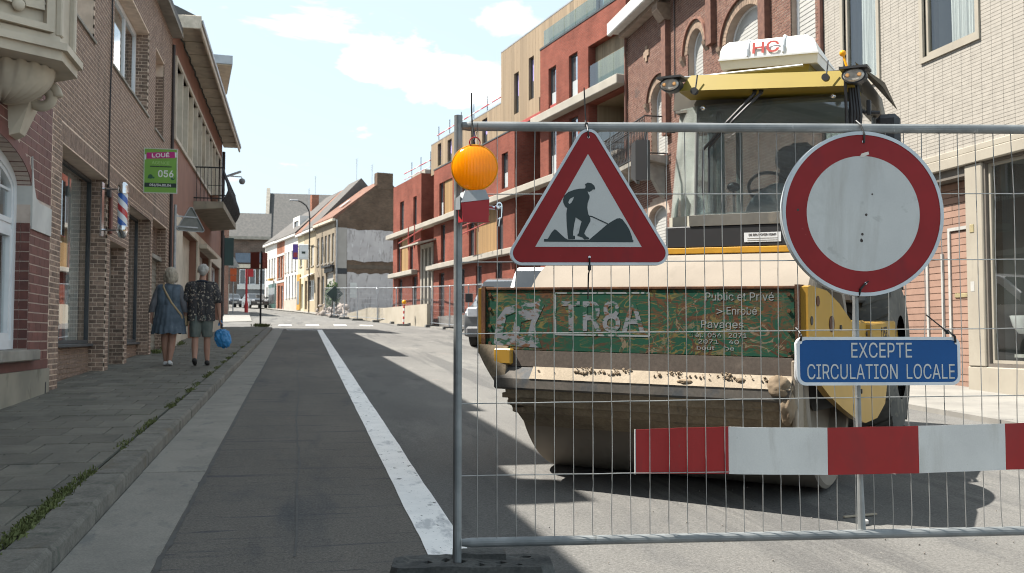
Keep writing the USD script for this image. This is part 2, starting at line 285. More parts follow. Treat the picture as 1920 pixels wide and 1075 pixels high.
for i, (a, b) in enumerate([(-1.0, -.35), (.35, 1.0), (1.75, 2.4), (3.1, 3.75)]):
    struct('crossing_stripe', sheet(np.linspace(a, b, 3), [50.2 + i * .3, 51.7 + i * .3], lambda x, y: gz(x, y) + .013), white_paint)
# gutter slabs and kerb stones
gut = struct('gutter', sheet([-1.12, -.62], np.arange(-4, 44.1, 1), lambda x, y: gz(x, y) - .004), joint_m)
def slab(x0, x1, y0, y1, dz0, dz1, c=.008):
    """A slab lying on the sloping street."""
    v, f = cbx(x0, x1, y0, y1, 0, dz1 - dz0, c); v = v.copy(); v[:, 2] += dz0 + np.array([gz(x, y) for x, y in v[:, :2]]); return (v, f)
y = -1.6
for L in [4.6] * 10:
    struct('gutter_slab', slab(-1.105, -.645 + wob(y, .012, 6), y, y + L - .014, -.05, .014 + rnd.uniform(-.002, .003), .01), concrete, gut); y += L
kb = struct('kerb', sheet([-1.34, -1.12], np.arange(-4, 44.1, 1), lambda x, y: gz(x, y) + .06), joint_m)
y = -2.0
while y < 43:
    struct('kerb_stone', moved(slab(-1.335 + rnd.uniform(-.004, .004), -1.105 + rnd.uniform(-.006, .006), y, y + .985, -.05, .115 + rnd.uniform(-.006, .006), .022)), kerb_m, kb); y += 1.0
for k in range(7):                                        # the rounded kerb at the corner of the side street
    a0, a1 = [math.radians(90 * (k + t) / 7) for t in (0, .96)]
    ps = [(-2.3 + r * math.cos(a), 43.0 + r * math.sin(a)) for a in (a0, a1) for r in (.97, 1.2)]
    struct('kerb_stone', hull([(x, yy, gz(x, yy) + z) for x, yy in ps for z in (-.05, .115)]), kerb_m, kb)
pav = struct('pavement', sheet([-3.3, -1.34], np.arange(-4, 44.2, 1), lambda x, y: gz(x, y) + .10), joint_m)
struct('pavement_end', sheet([-14, -8, -3.0], np.arange(42.5, 44.3, .5), lambda x, y: gz(x, y) + .02), pale_pave)
ms = []; y = -1.0; k = 0
while y < 44:
    x = -3.28
    offs = (0, .16)[k % 2]; xs = np.r_[-3.28, np.arange(-3.28 + .33 - offs, -1.36, .33), -1.352]
    for a, b in zip(xs[:-1], xs[1:]):
        if b - a > .05: ms.append(slab(a + .005, b - .005, y + .005, y + .495, .07, .112 + rnd.uniform(-.003, .004), .006))
    y += .5; k += 1
pieces(lambda n, m, kind: data(stage.GetPrimAtPath(struct(n, m, paver_m, pav)), kind=kind), 'paver', 'far_pavers', [m for m in ms if m[0][:, 1].max() > 3.5])
# the far pavements and the other side
op = struct('opposite_pavement', sheet(lambda y: np.array([right_edge(y), right_edge(y) + .16, right_edge(y) + 1.2, max(10.7, 11.0) if y < 34 else right_edge(y) + 3.2]), Ys[:-1], lambda x, y: gz(x, y) + (.055 if y > 36 else .045)), pale_pave)
y = 2.0; ok = struct('opposite_kerb', sheet(lambda y: np.array([right_edge(y) - .11, right_edge(y)]), np.arange(0, 130, 1.0), lambda x, y: gz(x, y) + .02), joint_m)
while y < 60:
    p = [(right_edge(t) + dx, t) for t in (y, y + .98) for dx in (-.12, .06)]
    struct('kerb_stone', hull([(a, b, gz(a, b) + z) for a, b in p for z in (-.03, .062)]), pale_pave, ok); y += 1.0
struct('far_pavement', sheet(lambda y: np.array([left_edge(y) - 4, left_edge(y) - .15, left_edge(y)]), np.arange(58, 160, 2.0), lambda x, y: gz(x, y) + .015 + .075 * min(max((y - 58) / 8, 0), 1)), pale_pave)
struct('side_street', sheet([-60, -30, -5.9], np.arange(46, 58.1, 2), lambda x, y: gz(x, y) + .002), asphalt)
# grass and weeds along the back of the kerb
weed_m = nm('weed', (.115, .13, .045), (.075, .085, .032), scale=20, rough=.7, spec=.2)
def tufts(spots, h, n, seed):
    r = np.random.default_rng(seed); V, F_ = [], []
    for (x, y, wx, wy, dens) in spots:
        for i in range(int(n * dens)):
            px, py = x + r.normal(0, wx), y + r.normal(0, wy); a = r.uniform(0, 6.28); l = h * r.uniform(.35, 1.0); t = r.uniform(.1, .9); b = r.uniform(.003, .007)
            p = np.array([px, py, gz(px, py) + .105]); o = np.array([math.cos(a), math.sin(a), 0]); q = np.array([-o[1], o[0], 0])
            V += [p - q * b, p + q * b, p + o * l * t * .5 + [0, 0, l * .7] + q * b * .7, p + o * l * t + [0, 0, l * (1 - t * .5)]]; k = len(V) - 4; F_ += [[k, k + 1, k + 2], [k, k + 2, k + 3]]
    return (np.array(V), np.array(F_))
sp = [(-1.345, t, .022, .16, d) for t, d in [(4.9, .4), (5.35, 1.0), (5.6, 1.2), (6.1, 1.1), (6.35, .8), (6.9, .5), (8.4, .3), (9.1, .25), (9.8, .5), (11.3, .45), (12.0, .2), (13.2, .5), (14.1, .3), (15.6, .6), (16.2, .3), (17.5, .5), (19, .4), (20.3, .5), (22, .4), (25, .4), (28, .4), (33, .3)]]
solo('kerb_weeds', 'green weeds growing in the joint behind the kerb of the near pavement', 'weeds', tufts(sp, .05, 200, 3), weed_m, kind='stuff')
solo('wall_weeds', 'low green weeds at the foot of the brick wall beside the walking couple', 'weeds', tufts([(-2.98, 22.3, .04, .10, 1.0), (-2.95, 24.2, .05, .25, 1.4), (-2.97, 26.5, .05, .2, .8)], .13, 150, 5), weed_m, kind='stuff')
solo('corner_weeds', 'tuft of green weeds at the rounded kerb below the post with two red boards', 'weeds', tufts([(-1.45, 43.9, .12, .12, 1.0), (-1.75, 44.2, .1, .1, .7)], .22, 150, 6), weed_m, kind='stuff')
# ---------------------------------------------------------------- the left side of the street
FL = Fr((-3.05, 0), (0, 1), (1, 0))
mortar = nm('mortar', (.66, .52, .41), (.54, .42, .33), scale=6, rough=.95)
mortar_pale = nm('pale_mortar', (.50, .41, .35), (.41, .335, .29), scale=6, rough=.95)
brown_brick = nm('brown_brick', (.262, .178, .132), (.16, .11, .085), scale=14, rough=.85, bump=.5, bs=70, island=.38, spots=[((.12, .085, .066), 3.0, .60, .14, (1, 1, 1)), ((.12, .088, .068), 1.1, .58, .16, (1, 1, .22)), ((.27, .21, .175), 1.6, .66, .1, (1, 1, .5))])
dark_brick = nm('dark_red_brick', (.125, .046, .036), (.094, .035, .029), scale=9, rough=.55, bump=.3, bs=60, island=.22)
stone = nm('grey_stone', (.27, .25, .215), (.19, .175, .15), scale=2.4, rough=.85, bump=.4, bs=50, spots=[((.12, .115, .10), 2.6, .60, .14, (1, 1, .4))])
plinth_m = nm('plinth_stone', (.26, .235, .185), (.19, .175, .14), scale=1.6, rough=.9, bump=.4, bs=40, spots=[((.09, .085, .06), 2.5, .6, .14, (1, 1, .5))])
cream = nm('cream_stone', (.50, .44, .35), (.40, .35, .28), scale=2.2, rough=.8, bump=.3, bs=45, spots=[((.22, .2, .16), 3.2, .62, .12, (1, 1, .35))])
white_pvc = nm('white_frame', (.66, .67, .68), (.6, .61, .62), scale=3, rough=.35, spec=.5)
white_stone = nm('white_painted_stone', (.50, .49, .46), (.42, .41, .39), scale=3, rough=.7, bump=.2, bs=40)
glass = pane('window_glass', (.90, .92, .91))
dark_glass = nm('dark_glass', (.018, .02, .022), (.03, .032, .034), scale=.8, rough=.06, spec=.8)
room = nm('room_wall', (.18, .175, .165), (.13, .13, .125), scale=.6, rough=.9)
black = nm('black_metal', (.018, .018, .02), rough=.5, spec=.5)
curtain = nm('net_curtain', (.62, .62, .60), (.45, .45, .44), scale=9, rough=.9, stretch=(6, 6, .1))
anthracite = nm('anthracite_frame', (.045, .048, .05), rough=.45)
render_red = nm('brown_render', (.25, .13, .092), (.205, .107, .077), scale=1.3, rough=.9, bump=.4, bs=120, spots=[((.15, .09, .07), 1.5, .62, .14, (1, 1, .25))])
soffit_m = nm('soffit_board', (.55, .48, .37), (.44, .385, .30), scale=3, rough=.8, island=.08, spots=[((.15, .13, .10), 6, .64, .10, (1, 1, 1))])
fascia_m = nm('fascia', (.52, .45, .36), (.38, .33, .26), scale=4, rough=.8, spots=[((.20, .14, .09), 8, .62, .1, (1, .3, 1))])
zinc = nm('zinc', (.35, .36, .37), (.27, .28, .29), scale=2, rough=.5, metal=.5)
roof_dark = nm('slate_roof', (.10, .095, .09), (.07, .07, .068), scale=3, rough=.8, bump=.4, bs=12)
iron = nm('wrought_iron', (.02, .02, .021), rough=.6)

def window(T, F, u0, u1, z0, z1, d, mat=None, vbars=(), hbars=(), w=.06, t=.06, gl=None, name='window', back=None, curt=None, label=None, poly=None):
    """A window as a part: the frame with its glazing bars, a pane as its sub-part, a dark room behind."""
    mat = mat or white_pvc; gl = gl or glass
    P = poly or sbox(u0, z0, u1, z1); fr = P.difference(P.buffer(-w, join_style=2))
    ms = [F.ext(fr, d - t, d)]
    inn = P.buffer(-w * .9, join_style=2)
    for b in vbars: ms.append(F.ext(inn.intersection(sbox(b - w * .42, z0, b + w * .42, z1)), d - t + .006, d - .004))
    for b in hbars: ms.append(F.ext(inn.intersection(sbox(u0, b - w * .42, u1, b + w * .42)), d - t + .008, d - .006))
    p = T.part(name, join(ms), mat, label=label)
    T.part('pane', F.ext(inn, d - t * .6, d - t * .6 + .006), gl, parent=p)
    if curt: T.part('curtain', join([F(sheet_curtain(a, b, z0 + .02, z1 - .02, d - t - .12)) for a, b in curt]), curtain, parent=p)
    if back: T.part('room', F(open_box(u0 - .02, u1 + .02, d - back, d - t - .02, z0 - .02, z1 + .02)), room, parent=p)
    return p
def open_box(u0, u1, d0, d1, z0, z1):
    q = lambda *a: bx(*a); e = .01
    return join([q(u0, u1, d0 - e, d0, z0, z1), q(u0 - e, u0, d0, d1, z0, z1), q(u1, u1 + e, d0, d1, z0, z1), q(u0, u1, d0, d1, z0 - e, z0), q(u0, u1, d0, d1, z1, z1 + e)])
def sheet_curtain(u0, u1, z0, z1, d):
    us = np.linspace(u0, u1, max(8, int((u1 - u0) * 60))); V = np.array([(u, d + .025 * math.sin(u * 70) + .012 * math.sin(u * 31 + z), z) for z in (z0, z1) for u in us]); n = len(us)
    return (V, np.array([f for i in range(n - 1) for f in ([i, i + 1, n + i + 1], [i, n + i + 1, n + i])]))

# --- corner house with the stone oriel (nearest on the left)
T = Thing('oriel_house', 'dark red brick house with arched white window and stone oriel at the left edge', 'house', (-3.05, 13.24, gz(-3, 13)))
arch_c, arch_a, arch_s, arch_b = 10.75, 1.54, 2.98, .40
def ell(a, b, n=28): return [(arch_c + a * math.cos(t), arch_s + b * math.sin(t)) for t in np.linspace(0, math.pi, n)]
opening = Polygon([(arch_c - arch_a, 1.0), (arch_c + arch_a, 1.0)] + ell(arch_a, arch_b))
wallp = sbox(8.0, -.3, 13.22, 8.5).difference(opening).difference(sbox(8.76, 7.9, 9.44, 8.6))
T.part('wall', FL.ext(wallp, -.35, -.0035), mortar_pale)
def arch_hole(z):
    if z < arch_s: return (arch_c - arch_a - .005, arch_c + arch_a + .005) if z > 1.0 else None
    q = (z - arch_s) / (arch_b + .14)
    return (arch_c - (arch_a + .13) * math.sqrt(1 - q * q), arch_c + (arch_a + .13) * math.sqrt(1 - q * q)) if q < 1 else None
quoin = Polygon([(12.27, 3.36), (12.30, 3.20), (12.36, 3.02), (12.46, 2.90), (12.60, 2.86), (13.20, 2.86), (13.20, 2.52), (12.30, 2.52)])
qh = lambda z: (12.2, 13.22) if 2.52 < z < 2.87 else ((12.2, 12.2 + .45 * (3.36 - z)) if 2.87 <= z < 3.36 else None)
rects = rows(10.4, 13.215, .89, 6.2, [arch_hole, qh], .24, .112, .013, .5, .06)
pieces(lambda n, m, k: T.part(n, m, dark_brick, kind=k), 'brick', 'more_bricks', [FL.box(a - .003, b + .004, -.02, rnd.uniform(-.0005, .001), c, d) for a, b, c, d in rects], 280)
# the reveal on the right of the arched window: stone above, brick below
rv = [(12.29 - .007, 12.31, -.20 + i * .10, -.105 + i * .10 + .0, z, z + .101) for z in np.arange(1.14, 2.5, .112) for i in range(2)]
for a, b, c, d, z0, z1 in rv: T.part('brick', FL.box(a, b, c, d, z0, z1), dark_brick)
T.part('quoin', FL.ext(quoin, -.22, .018), white_stone)
ar = Polygon([(arch_c + (arch_a + .13) * math.cos(t), arch_s + (arch_b + .14) * math.sin(t)) for t in np.linspace(.02, math.pi - .02, 40)] + [(arch_c + arch_a * math.cos(t), arch_s + arch_b * math.sin(t)) for t in np.linspace(math.pi - .02, .02, 40)])
T.part('window_arch', FL.ext(ar, -.22, .006), dark_brick)
T.part('plinth', FL.ext(sbox(8.0, -.3, 13.2, .885), -.3, .035), plinth_m)
T.part('vent_slot', FL.box(13.0, 13.03, .03, .039, .52, .72), black)
T.part('sill', FL.cbox(8.9, 12.52, -.2, .09, 1.0, 1.125, c=.012), stone)
T.part('sill_course', FL.box(8.0, 13.2, -.02, .012, .887, .997), dark_brick)
wp = Polygon([(arch_c - arch_a, 1.13), (arch_c + arch_a, 1.13)] + ell(arch_a, arch_b))
win = T.part('window', FL.ext(wp.difference(wp.buffer(-.11, join_style=2)), -.24, -.15), white_pvc)
inn = wp.buffer(-.1, join_style=2)
T.part('casement', join([FL.ext(inn.intersection(sbox(8, 1.2, 13, 2.50)).difference(inn.intersection(sbox(8, 1.2, 13, 2.5)).buffer(-.085, join_style=2)), -.235, -.165), FL.ext(inn.intersection(sbox(8, 2.56, 13, 4)).difference(inn.intersection(sbox(8, 2.56, 13, 4)).buffer(-.06, join_style=2)), -.235, -.165), FL.box(9.3, 12.2, -.235, -.175, 2.49, 2.57)]), white_pvc, parent=win)
for u in (11.35, 11.75): T.part('glazing_bar', FL.ext(inn.intersection(sbox(u - .014, 2.56, u + .014, 4)), -.222, -.186), white_pvc, parent=win)
T.part('glazing_bar', FL.ext(inn.intersection(sbox(8, 2.93, 13, 2.96)), -.22, -.188), white_pvc, parent=win)
T.part('pane', FL.ext(inn, -.215, -.208), glass, parent=win)
T.part('room', FL(open_box(9.2, 12.3, -1.5, -.25, 1.13, 3.45)), room, parent=win)
T.part('curtain', FL(sheet_curtain(11.5, 12.2, 1.2, 3.3, -.36)), curtain, parent=win)
# the oriel: canted bay on a shell-shaped corbel
def bay(off, z0, z1):
    p = [(10.05 - off, 0), (10.60 - off * .4, .68 + off), (11.30 + off * .4, .68 + off), (11.86 + off, 0)]
    return hull([FL.pt(u, d, z) for u, d in p for z in (z0, z1)])
b = T.part('oriel', bay(-.07, 4.24, 7.2), cream)
T.part('oriel_slab', join([bay(.0, 4.06, 4.16), bay(.05, 4.16, 4.235)]), cream)
T.part('oriel_ledge', bay(-.03, 4.238, 4.31), cream)
# near canted face: framed panel with a fan of ribs
pa, pb = FL.pt(10.10, .03, 0), FL.pt(10.60, .60, 0); cu = (pb - pa) / np.linalg.norm(pb - pa); cd = np.array([cu[1], -cu[0], 0])
FC = Fr(pa, cu[:2], cd[:2]); W_ = np.linalg.norm(pb - pa)
if np.dot(FC.d, [0, -1, 0]) < 0: FC = Fr(pa, cu[:2], -cd[:2])
T.part('panel_frame', FC.ext(sbox(.02, 4.33, W_ - .03, 5.55).difference(sbox(.10, 4.40, W_ - .11, 5.48)), -.02, .055), cream)
for k in range(15):
    a = math.radians(8 + k * 164 / 14); c0 = np.array([W_ * .5, 4.53]); q = np.array([math.cos(a), math.sin(a)]); nq = np.array([-q[1], q[0]]); l = .95 if abs(q[0]) < .3 else min(.95, (W_ * .5 - .12) / abs(q[0]))
    T.part('fan_rib', FC.ext(Polygon([c0 + q * .07 - nq * .008, c0 + q * .07 + nq * .008, c0 + q * l + nq * .028, c0 + q * l - nq * .028]), 0, .032), cream)
T.part('fan_boss', FC(moved(lathe([(.0, .045), (.04, .04), (.06, .02), (.065, 0)]), np.array([[1, 0, 0], [0, 0, 1], [0, 1, 0.0]]), (W_ * .5, .015, 4.53))), cream, smooth=True)
for u in (10.62, 11.2): T.part('pilaster', FL.cbox(u, u + .1, .60, .665, 4.32, 6.6, c=.012), cream)
# corbel shell
V, Ff = [], []; nA, nR = 60, 14
for i in range(nA + 1):
    t = math.pi * i / nA
    for j in range(nR + 1):
        q = j / nR; rr = (.62 + .035 * math.cos(t * 22)) * math.sin(q * math.pi / 2) ** .8
        V.append(FL.pt(11.0 + rr * .72 * math.cos(t), .02 + .50 * math.sin(t) * math.sin(q * math.pi / 2), 3.70 + .36 * (1 - math.cos(q * math.pi / 2)) + .012 * math.cos(t * 22)))
for i in range(nA):
    for j in range(nR):
        a = i * (nR + 1) + j; Ff += [[a, a + 1, a + nR + 2], [a, a + nR + 2, a + nR + 1]]
T.part('shell_corbel', (np.array(V), np.array(Ff)), cream, smooth=True)
T.part('corbel_scroll', FL(moved(tube([(11.45, .30 + .15 * math.cos(t) * (1 - t / 16), 3.88 + .15 * math.sin(t) * (1 - t / 16)) for t in np.linspace(0, 10, 50)], .06, 8))), cream, smooth=True)
T.part('keystone', FL(hull([(11.32, 0, 3.42), (11.62, 0, 3.42), (11.26, 0, 3.80), (11.70, 0, 3.80), (11.36, .10, 3.46), (11.58, .10, 3.46), (11.3, .2, 3.76), (11.66, .2, 3.76), (11.3, .2, 3.82), (11.66, .2, 3.82)])), cream)
T.part('roof', join([bx(-11, -2.95, 9.45, 13.22, 8.5, 8.62), bx(-10, -3.06, 8.0, 9.45, 7.5, 8.0), bx(-3.75, -3.1, 7.95, 8.75, 8.0, 8.35)]), roof_dark)
T.part('rear_walls', join([bx(-11, -3.42, 8.0, 13.2, -.3, 7.5), bx(-11, -3.42, 9.45, 13.2, 7.5, 8.49)]), mortar)
# the house before it, mostly behind the picture's edge
T = Thing('near_house', 'low brick house standing before the oriel house at the left edge', 'house', (-3.05, 4, gz(-3, 4)))
T.part('wall', FL.ext(sbox(-6, -.6, 7.98, 7.0), -8, -.02), brickmat('near_brick', (.12, .06, .05), (.09, .05, .045), (.2, .17, .15)))
T.part('roof', bx(-11.2, -2.85, -6, 7.99, 7.0, 7.2), roof_dark)

# --- barber's building in brown brick
T = Thing('barber_building', 'brown brick building with barber shop windows, between the oriel house and the red-brown house', 'building', (-3.05, 19, gz(-3, 19)))
op = [(13.78, 16.93, -1, 3.81), (17.22, 18.72, .0, 2.86), (19.02, 21.70, -1, 3.72), (21.98, 24.22, -1, 3.80), (17.2, 20.99, 5.78, 7.45), (22.0, 23.32, 5.73, 7.45), (13.4, 15.6, 5.72, 7.4)]
wallp = sbox(13.24, -.2, 24.7, 8.55).difference(unary_union([sbox(a, c, b, d) for a, b, c, d in op]))
T.part('wall', FL.ext(wallp, -.40, -.0035), mortar)
T.part('back_wall', FL.box(13.24, 24.7, -8, -3.2, 0, 8.5), mortar)
sold = lambda z: (13.7, 24.3) if 3.86 < z < 4.08 else None
rects = rows(13.25, 24.69, .45, 8.5, op + [sold], .215, .069, .0145, .5, .03)
rects = [r for r in rects if r[2] > gz(-3, (r[0] + r[1]) / 2) - .05]
ms = [FL.box(a, b, -.02, rnd.uniform(-.001, .0012), c, d) for a, b, c, d in rects]
ms += [FL.box(u, u + .0575, -.02, rnd.uniform(0, .003), 3.865, 4.075) for u in np.arange(13.72, 24.24, .068)]
ret = []
for (a, b, c, d) in op:                                                   # the deep reveals, seen end on
    for k, z in enumerate(np.arange(max(c, gz(-3, b) - .02) if c < 1 else c, d - .03, .069)):
        for p, q in ([(-.245, -.14), (-.13, -.022)] if k % 2 else [(-.245, -.20), (-.19, -.022)]): ret.append(FL.box(b - .003 - rnd.uniform(0, .0015), b + .02, p, q, z, min(z + .0585, d)))
for a, b, z in [(13.8, 16.9, 1.12), (19.04, 21.68, 1.12)]:                 # brickwork under the shop windows, set back
    for r in rows(a, b, .4, z, [], .215, .069, .0105): ms.append(FL.box(r[0], r[1], -.27, -.242, r[2], r[3])) if r[2] > gz(-3, r[0]) - .05 else None
for r in rows(21.98, 24.2, 3.12, 3.8, [], .215, .069, .0105): ms.append(FL.box(r[0], r[1], -.27, -.212, r[2], r[3]))
for r in rows(22.0, 23.3, 5.74, 7.45, [], .215, .069, .0105): ms.append(FL.box(r[0], r[1], -.27, -.212, r[2], r[3]))
pieces(lambda n, m, k: T.part(n, m, brown_brick, kind=k), 'brick', 'more_bricks', ret[:420], 200)
ms.sort(key=lambda m: np.linalg.norm(m[0].mean(0) - CAM))
for m in ms[:100]: T.part('brick', m, brown_brick)
T.part('wall_bricks', join(ms[100:]), brown_brick, kind='stuff')
for a, b, z in [(13.78, 16.93, 1.12), (19.02, 21.7, 1.12)]:
    T.part('spandrel', FL.box(a, b, -.35, -.262, -.1, z), mortar); T.part('sill', FL.cbox(a + .01, b - .01, -.34, -.17, z, z + .045, c=.006), anthracite)
T.part('niche_wall', FL.box(22.0, 23.32, -.39, -.262, 5.7, 7.46), mortar); T.part('head_wall', FL.box(21.98, 24.22, -.39, -.262, 3.1, 3.81), mortar)
T.part('lintel', FL.box(21.985, 24.215, -.30, -.10, 3.02, 3.11), stone)
for a, b, z in [(17.12, 21.08, 5.78), (21.95, 23.37, 5.73), (13.3, 15.68, 5.72)]: T.part('sill', FL.cbox(a, b, -.24, .03, z - .045, z, c=.005), stone)
w = window(T, FL, 13.79, 16.92, 1.17, 3.80, -.25, anthracite, vbars=(), w=.05, name='shop_window', back=2.4, curt=[(16.0, 16.9)])
poster = nm('poster', (.55, .52, .47), (.22, .2, .2), scale=6, rough=.6); orange_m = nm('orange_card', (.5, .14, .07), (.4, .1, .05), scale=3, rough=.6)
T.part('poster', FL.box(14.6, 15.1, -.42, -.41, 2.7, 3.5), poster, parent=w); T.part('poster', FL.box(15.9, 16.3, -.46, -.45, 1.2, 1.9), orange_m, parent=w)
T.part('display', join([FL(moved(tm(trimesh.creation.icosphere(2, .22)), None, (14.3, -.62, 1.45))), FL.box(13.9, 14.9, -.9, -.4, 1.15, 1.32)]), poster, parent=w)
w = window(T, FL, 19.03, 21.69, 1.17, 3.71, -.25, anthracite, w=.05, name='shop_window', back=2.0, curt=[(19.3, 20.2)])
d = T.part('door', FL.ext(sbox(17.24, .74, 18.70, 2.84).difference(sbox(17.34, .86, 18.60, 2.74)), -.33, -.25), nm('door_bronze', (.16, .15, .13), rough=.4, metal=.4))
T.part('pane', FL.box(17.33, 18.61, -.30, -.292, .85, 2.75), glass, parent=d); T.part('room', FL(open_box(17.24, 18.7, -1.8, -.36, .7, 2.85)), room, parent=d)
T.part('handle', FL(tube([(17.46, -.2, 1.5), (17.46, -.2, 2.0)], .015)), zinc, parent=d)
T.part('step', FL.cbox(17.22, 18.72, -.4, .02, .4, .735, c=.01), stone)
T.part('door_sign', FL.cbox(16.98, 17.14, .01, .05, 2.95, 3.62, c=.01), nm('red_brown_board', (.12, .04, .03), rough=.5))
sh = T.part('roller_shutter', join([FL.box(21.99, 24.21, -.25, -.228 + .012 * (k % 2), .8 + k * .075, .8 + k * .075 + .073) for k in range(30)]), nm('shutter', (.23, .215, .18), (.19, .18, .15), scale=2, rough=.6))
window(T, FL, 17.21, 20.98, 5.79, 7.44, -.25, white_pvc, vbars=(18.4, 19.7), w=.10, back=1.5, curt=[(17.4, 20.8)])
window(T, FL, 13.42, 15.59, 5.73, 7.39, -.25, white_pvc, vbars=(14.5,), w=.10, back=1.5, curt=[(13.5, 15.4)])
T.part('cable', FL(tube([(16.86 + .02 * math.sin(z * 2.3), .022, z) for z in np.linspace(3.62, 8.4, 30)], .013, 6)), black)
T.part('cable_box', FL.cbox(16.8, 16.93, 0, .06, 3.52, 3.68, c=.01), black)
T.part('downpipe', FL(tube([(24.66, .04, z) for z in (.9, 8.3)], .035, 8)), nm('dark_pipe', (.05, .04, .038), rough=.6))
T.part('roof', join([bx(-11, -2.82, 13.24, 24.7, 8.56, 8.74)]), roof_dark)
T.part('parapet_trim', bx(-3.06, -2.80, 13.24, 24.7, 8.48, 8.555), stone)

# --- barber's pole and the letting board
pm = usdkit.material(stage, K + 'barber_stripes', {'g': ('geometry', {}), 's': ('separate_xyz', {}), 'sub': ('vector_math', {'math_type': 'subtract', 'vector2': (-2.74, 16.45, 3.0)}), 'at': ('math', {'math_type': 'arctan2'}),
    'dv': ('math', {'math_type': 'multiply', 'value2': 1 / (2 * math.pi)}), 'mz': ('math', {'math_type': 'multiply', 'value2': 2.35}), 'ad': ('math', {'math_type': 'add'}), 'fr': ('math', {'math_type': 'fraction'}),
    'r': ('rgb_ramp', {'interpolate': False, 'ramp': [(0, (.62, .64, .66)), (.25, (.42, .03, .035)), (.5, (.62, .64, .66)), (.75, (.03, .10, .35))]}), 'p': ('principled_bsdf', {'roughness': .15, 'coat_weight': .6})},
    [('g.position', 'sub.vector1'), ('sub.vector', 's.vector'), ('s.y', 'at.value1'), ('s.x', 'at.value2'), ('at.value', 'dv.value1'), ('s.z', 'mz.value1'), ('dv.value', 'ad.value1'), ('mz.value', 'ad.value2'), ('ad.value', 'fr.value1'), ('fr.value', 'r.fac'), ('r.color', 'p.base_color')], surface='p.BSDF')
chrome = nm('chrome', (.75, .76, .78), rough=.12, metal=1.0)
T = Thing('barber_pole', 'barber pole with red, white and blue stripes on the brown brick wall', 'barber pole', (-2.74, 16.45, 2.82))
c = np.array([-2.74, 16.45, 0])
T.part('striped_cylinder', moved(lathe([(0, 3.02), (.075, 3.02), (.075, 3.53), (0, 3.53)], 28), None, c), pm, smooth=40)
T.part('top_cap', moved(lathe([(.0, 3.53), (.088, 3.53), (.088, 3.58), (.078, 3.6), (.078, 3.64), (.07, 3.68), (.045, 3.71), (0, 3.72)], 28), None, c), chrome, smooth=40)
T.part('bottom_cap', moved(lathe([(0, 2.82), (.03, 2.825), (.06, 2.85), (.07, 2.9), (.088, 2.93), (.088, 3.0), (.076, 3.02), (0, 3.02)], 28), None, c), chrome, smooth=40)
T.part('bracket', join([cyl((-3.06, 16.45, 3.60), (-2.80, 16.45, 3.60), .016), cyl((-3.06, 16.45, 2.95), (-2.80, 16.45, 2.95), .016), bx(-3.055, -3.03, 16.36, 16.54, 2.85, 3.7)]), chrome)
FS = Fr((-2.73, 20.6), (1, 0), (0, -1))
gm = nm('lime_board', (.165, .34, .06), (.15, .31, .055), scale=2, rough=.5)
T = Thing('letting_board', 'lime green letting board reading LOUÉ on the brick wall', 'sign', (-2.73, 20.6, 4.14))
T.part('panel', FS.cbox(-.31, .31, -.012, .012, 4.14, 5.02, c=.004), gm)
T.part('frame', FS.ext(sbox(-.32, 4.13, .32, 5.03).difference(sbox(-.305, 4.145, .305, 5.015)), -.018, .018), nm('pale_edge', (.5, .52, .45), rough=.4))
st = FS.ext(affinity.rotate(sbox(-.27, 4.83, .27, 4.955), 3.5), .0125, .0145); T.part('banner', st, nm('magenta', (.40, .02, .16), rough=.5))
for e_ in (sbox(-.302, 4.80, -.278, 4.90), sbox(.262, 4.86, .30, 4.96)): T.part('banner_end', FS.ext(e_, .0125, .014), white_pvc)
wt = nm('sign_white', (.68, .69, .68), rough=.5); dk = nm('sign_dark', (.02, .035, .03), rough=.5)
T.part('lettering', put_text(FS, 'LOUÉ', .075, 0, 4.855, .015, .002, 1.25, True, .06), wt)
T.part('lettering', put_text(FS, 'AGENCE', .06, 0, 4.71, .0125, .002, 1.0), nm('pale_green', (.35, .55, .2), rough=.5))
T.part('lettering', put_text(FS, '056', .13, .10, 4.46, .0125, .002, .9, True), wt)
T.part('strip', join([FS.box(-.30, .30, .0125, .014, 4.25, 4.335), FS.box(-.2, .21, .0125, .014, 4.655, 4.675)]), dk)
T.part('lettering', put_text(FS, '056/34.00.04', .045, 0, 4.27, .0142, .002, 1.0, True), wt)
T.part('emblem', join([FS.ext(Point(-.19, 4.46).buffer(.045).union(sbox(-.24, 4.42, -.16, 4.455)).union(Point(-.13, 4.44).buffer(.02)), .0125, .014), FS.ext(Point(.235, 4.44).buffer(.04).difference(Point(.25, 4.45).buffer(.02)), .0125, .014)]), nm('dark_green', (.03, .10, .06), rough=.5))
T.part('bracket', join([FS(tube([(-.33, -.02, z), (.3, -.02, z)], .012)) for z in (4.2, 4.96)]), zinc)

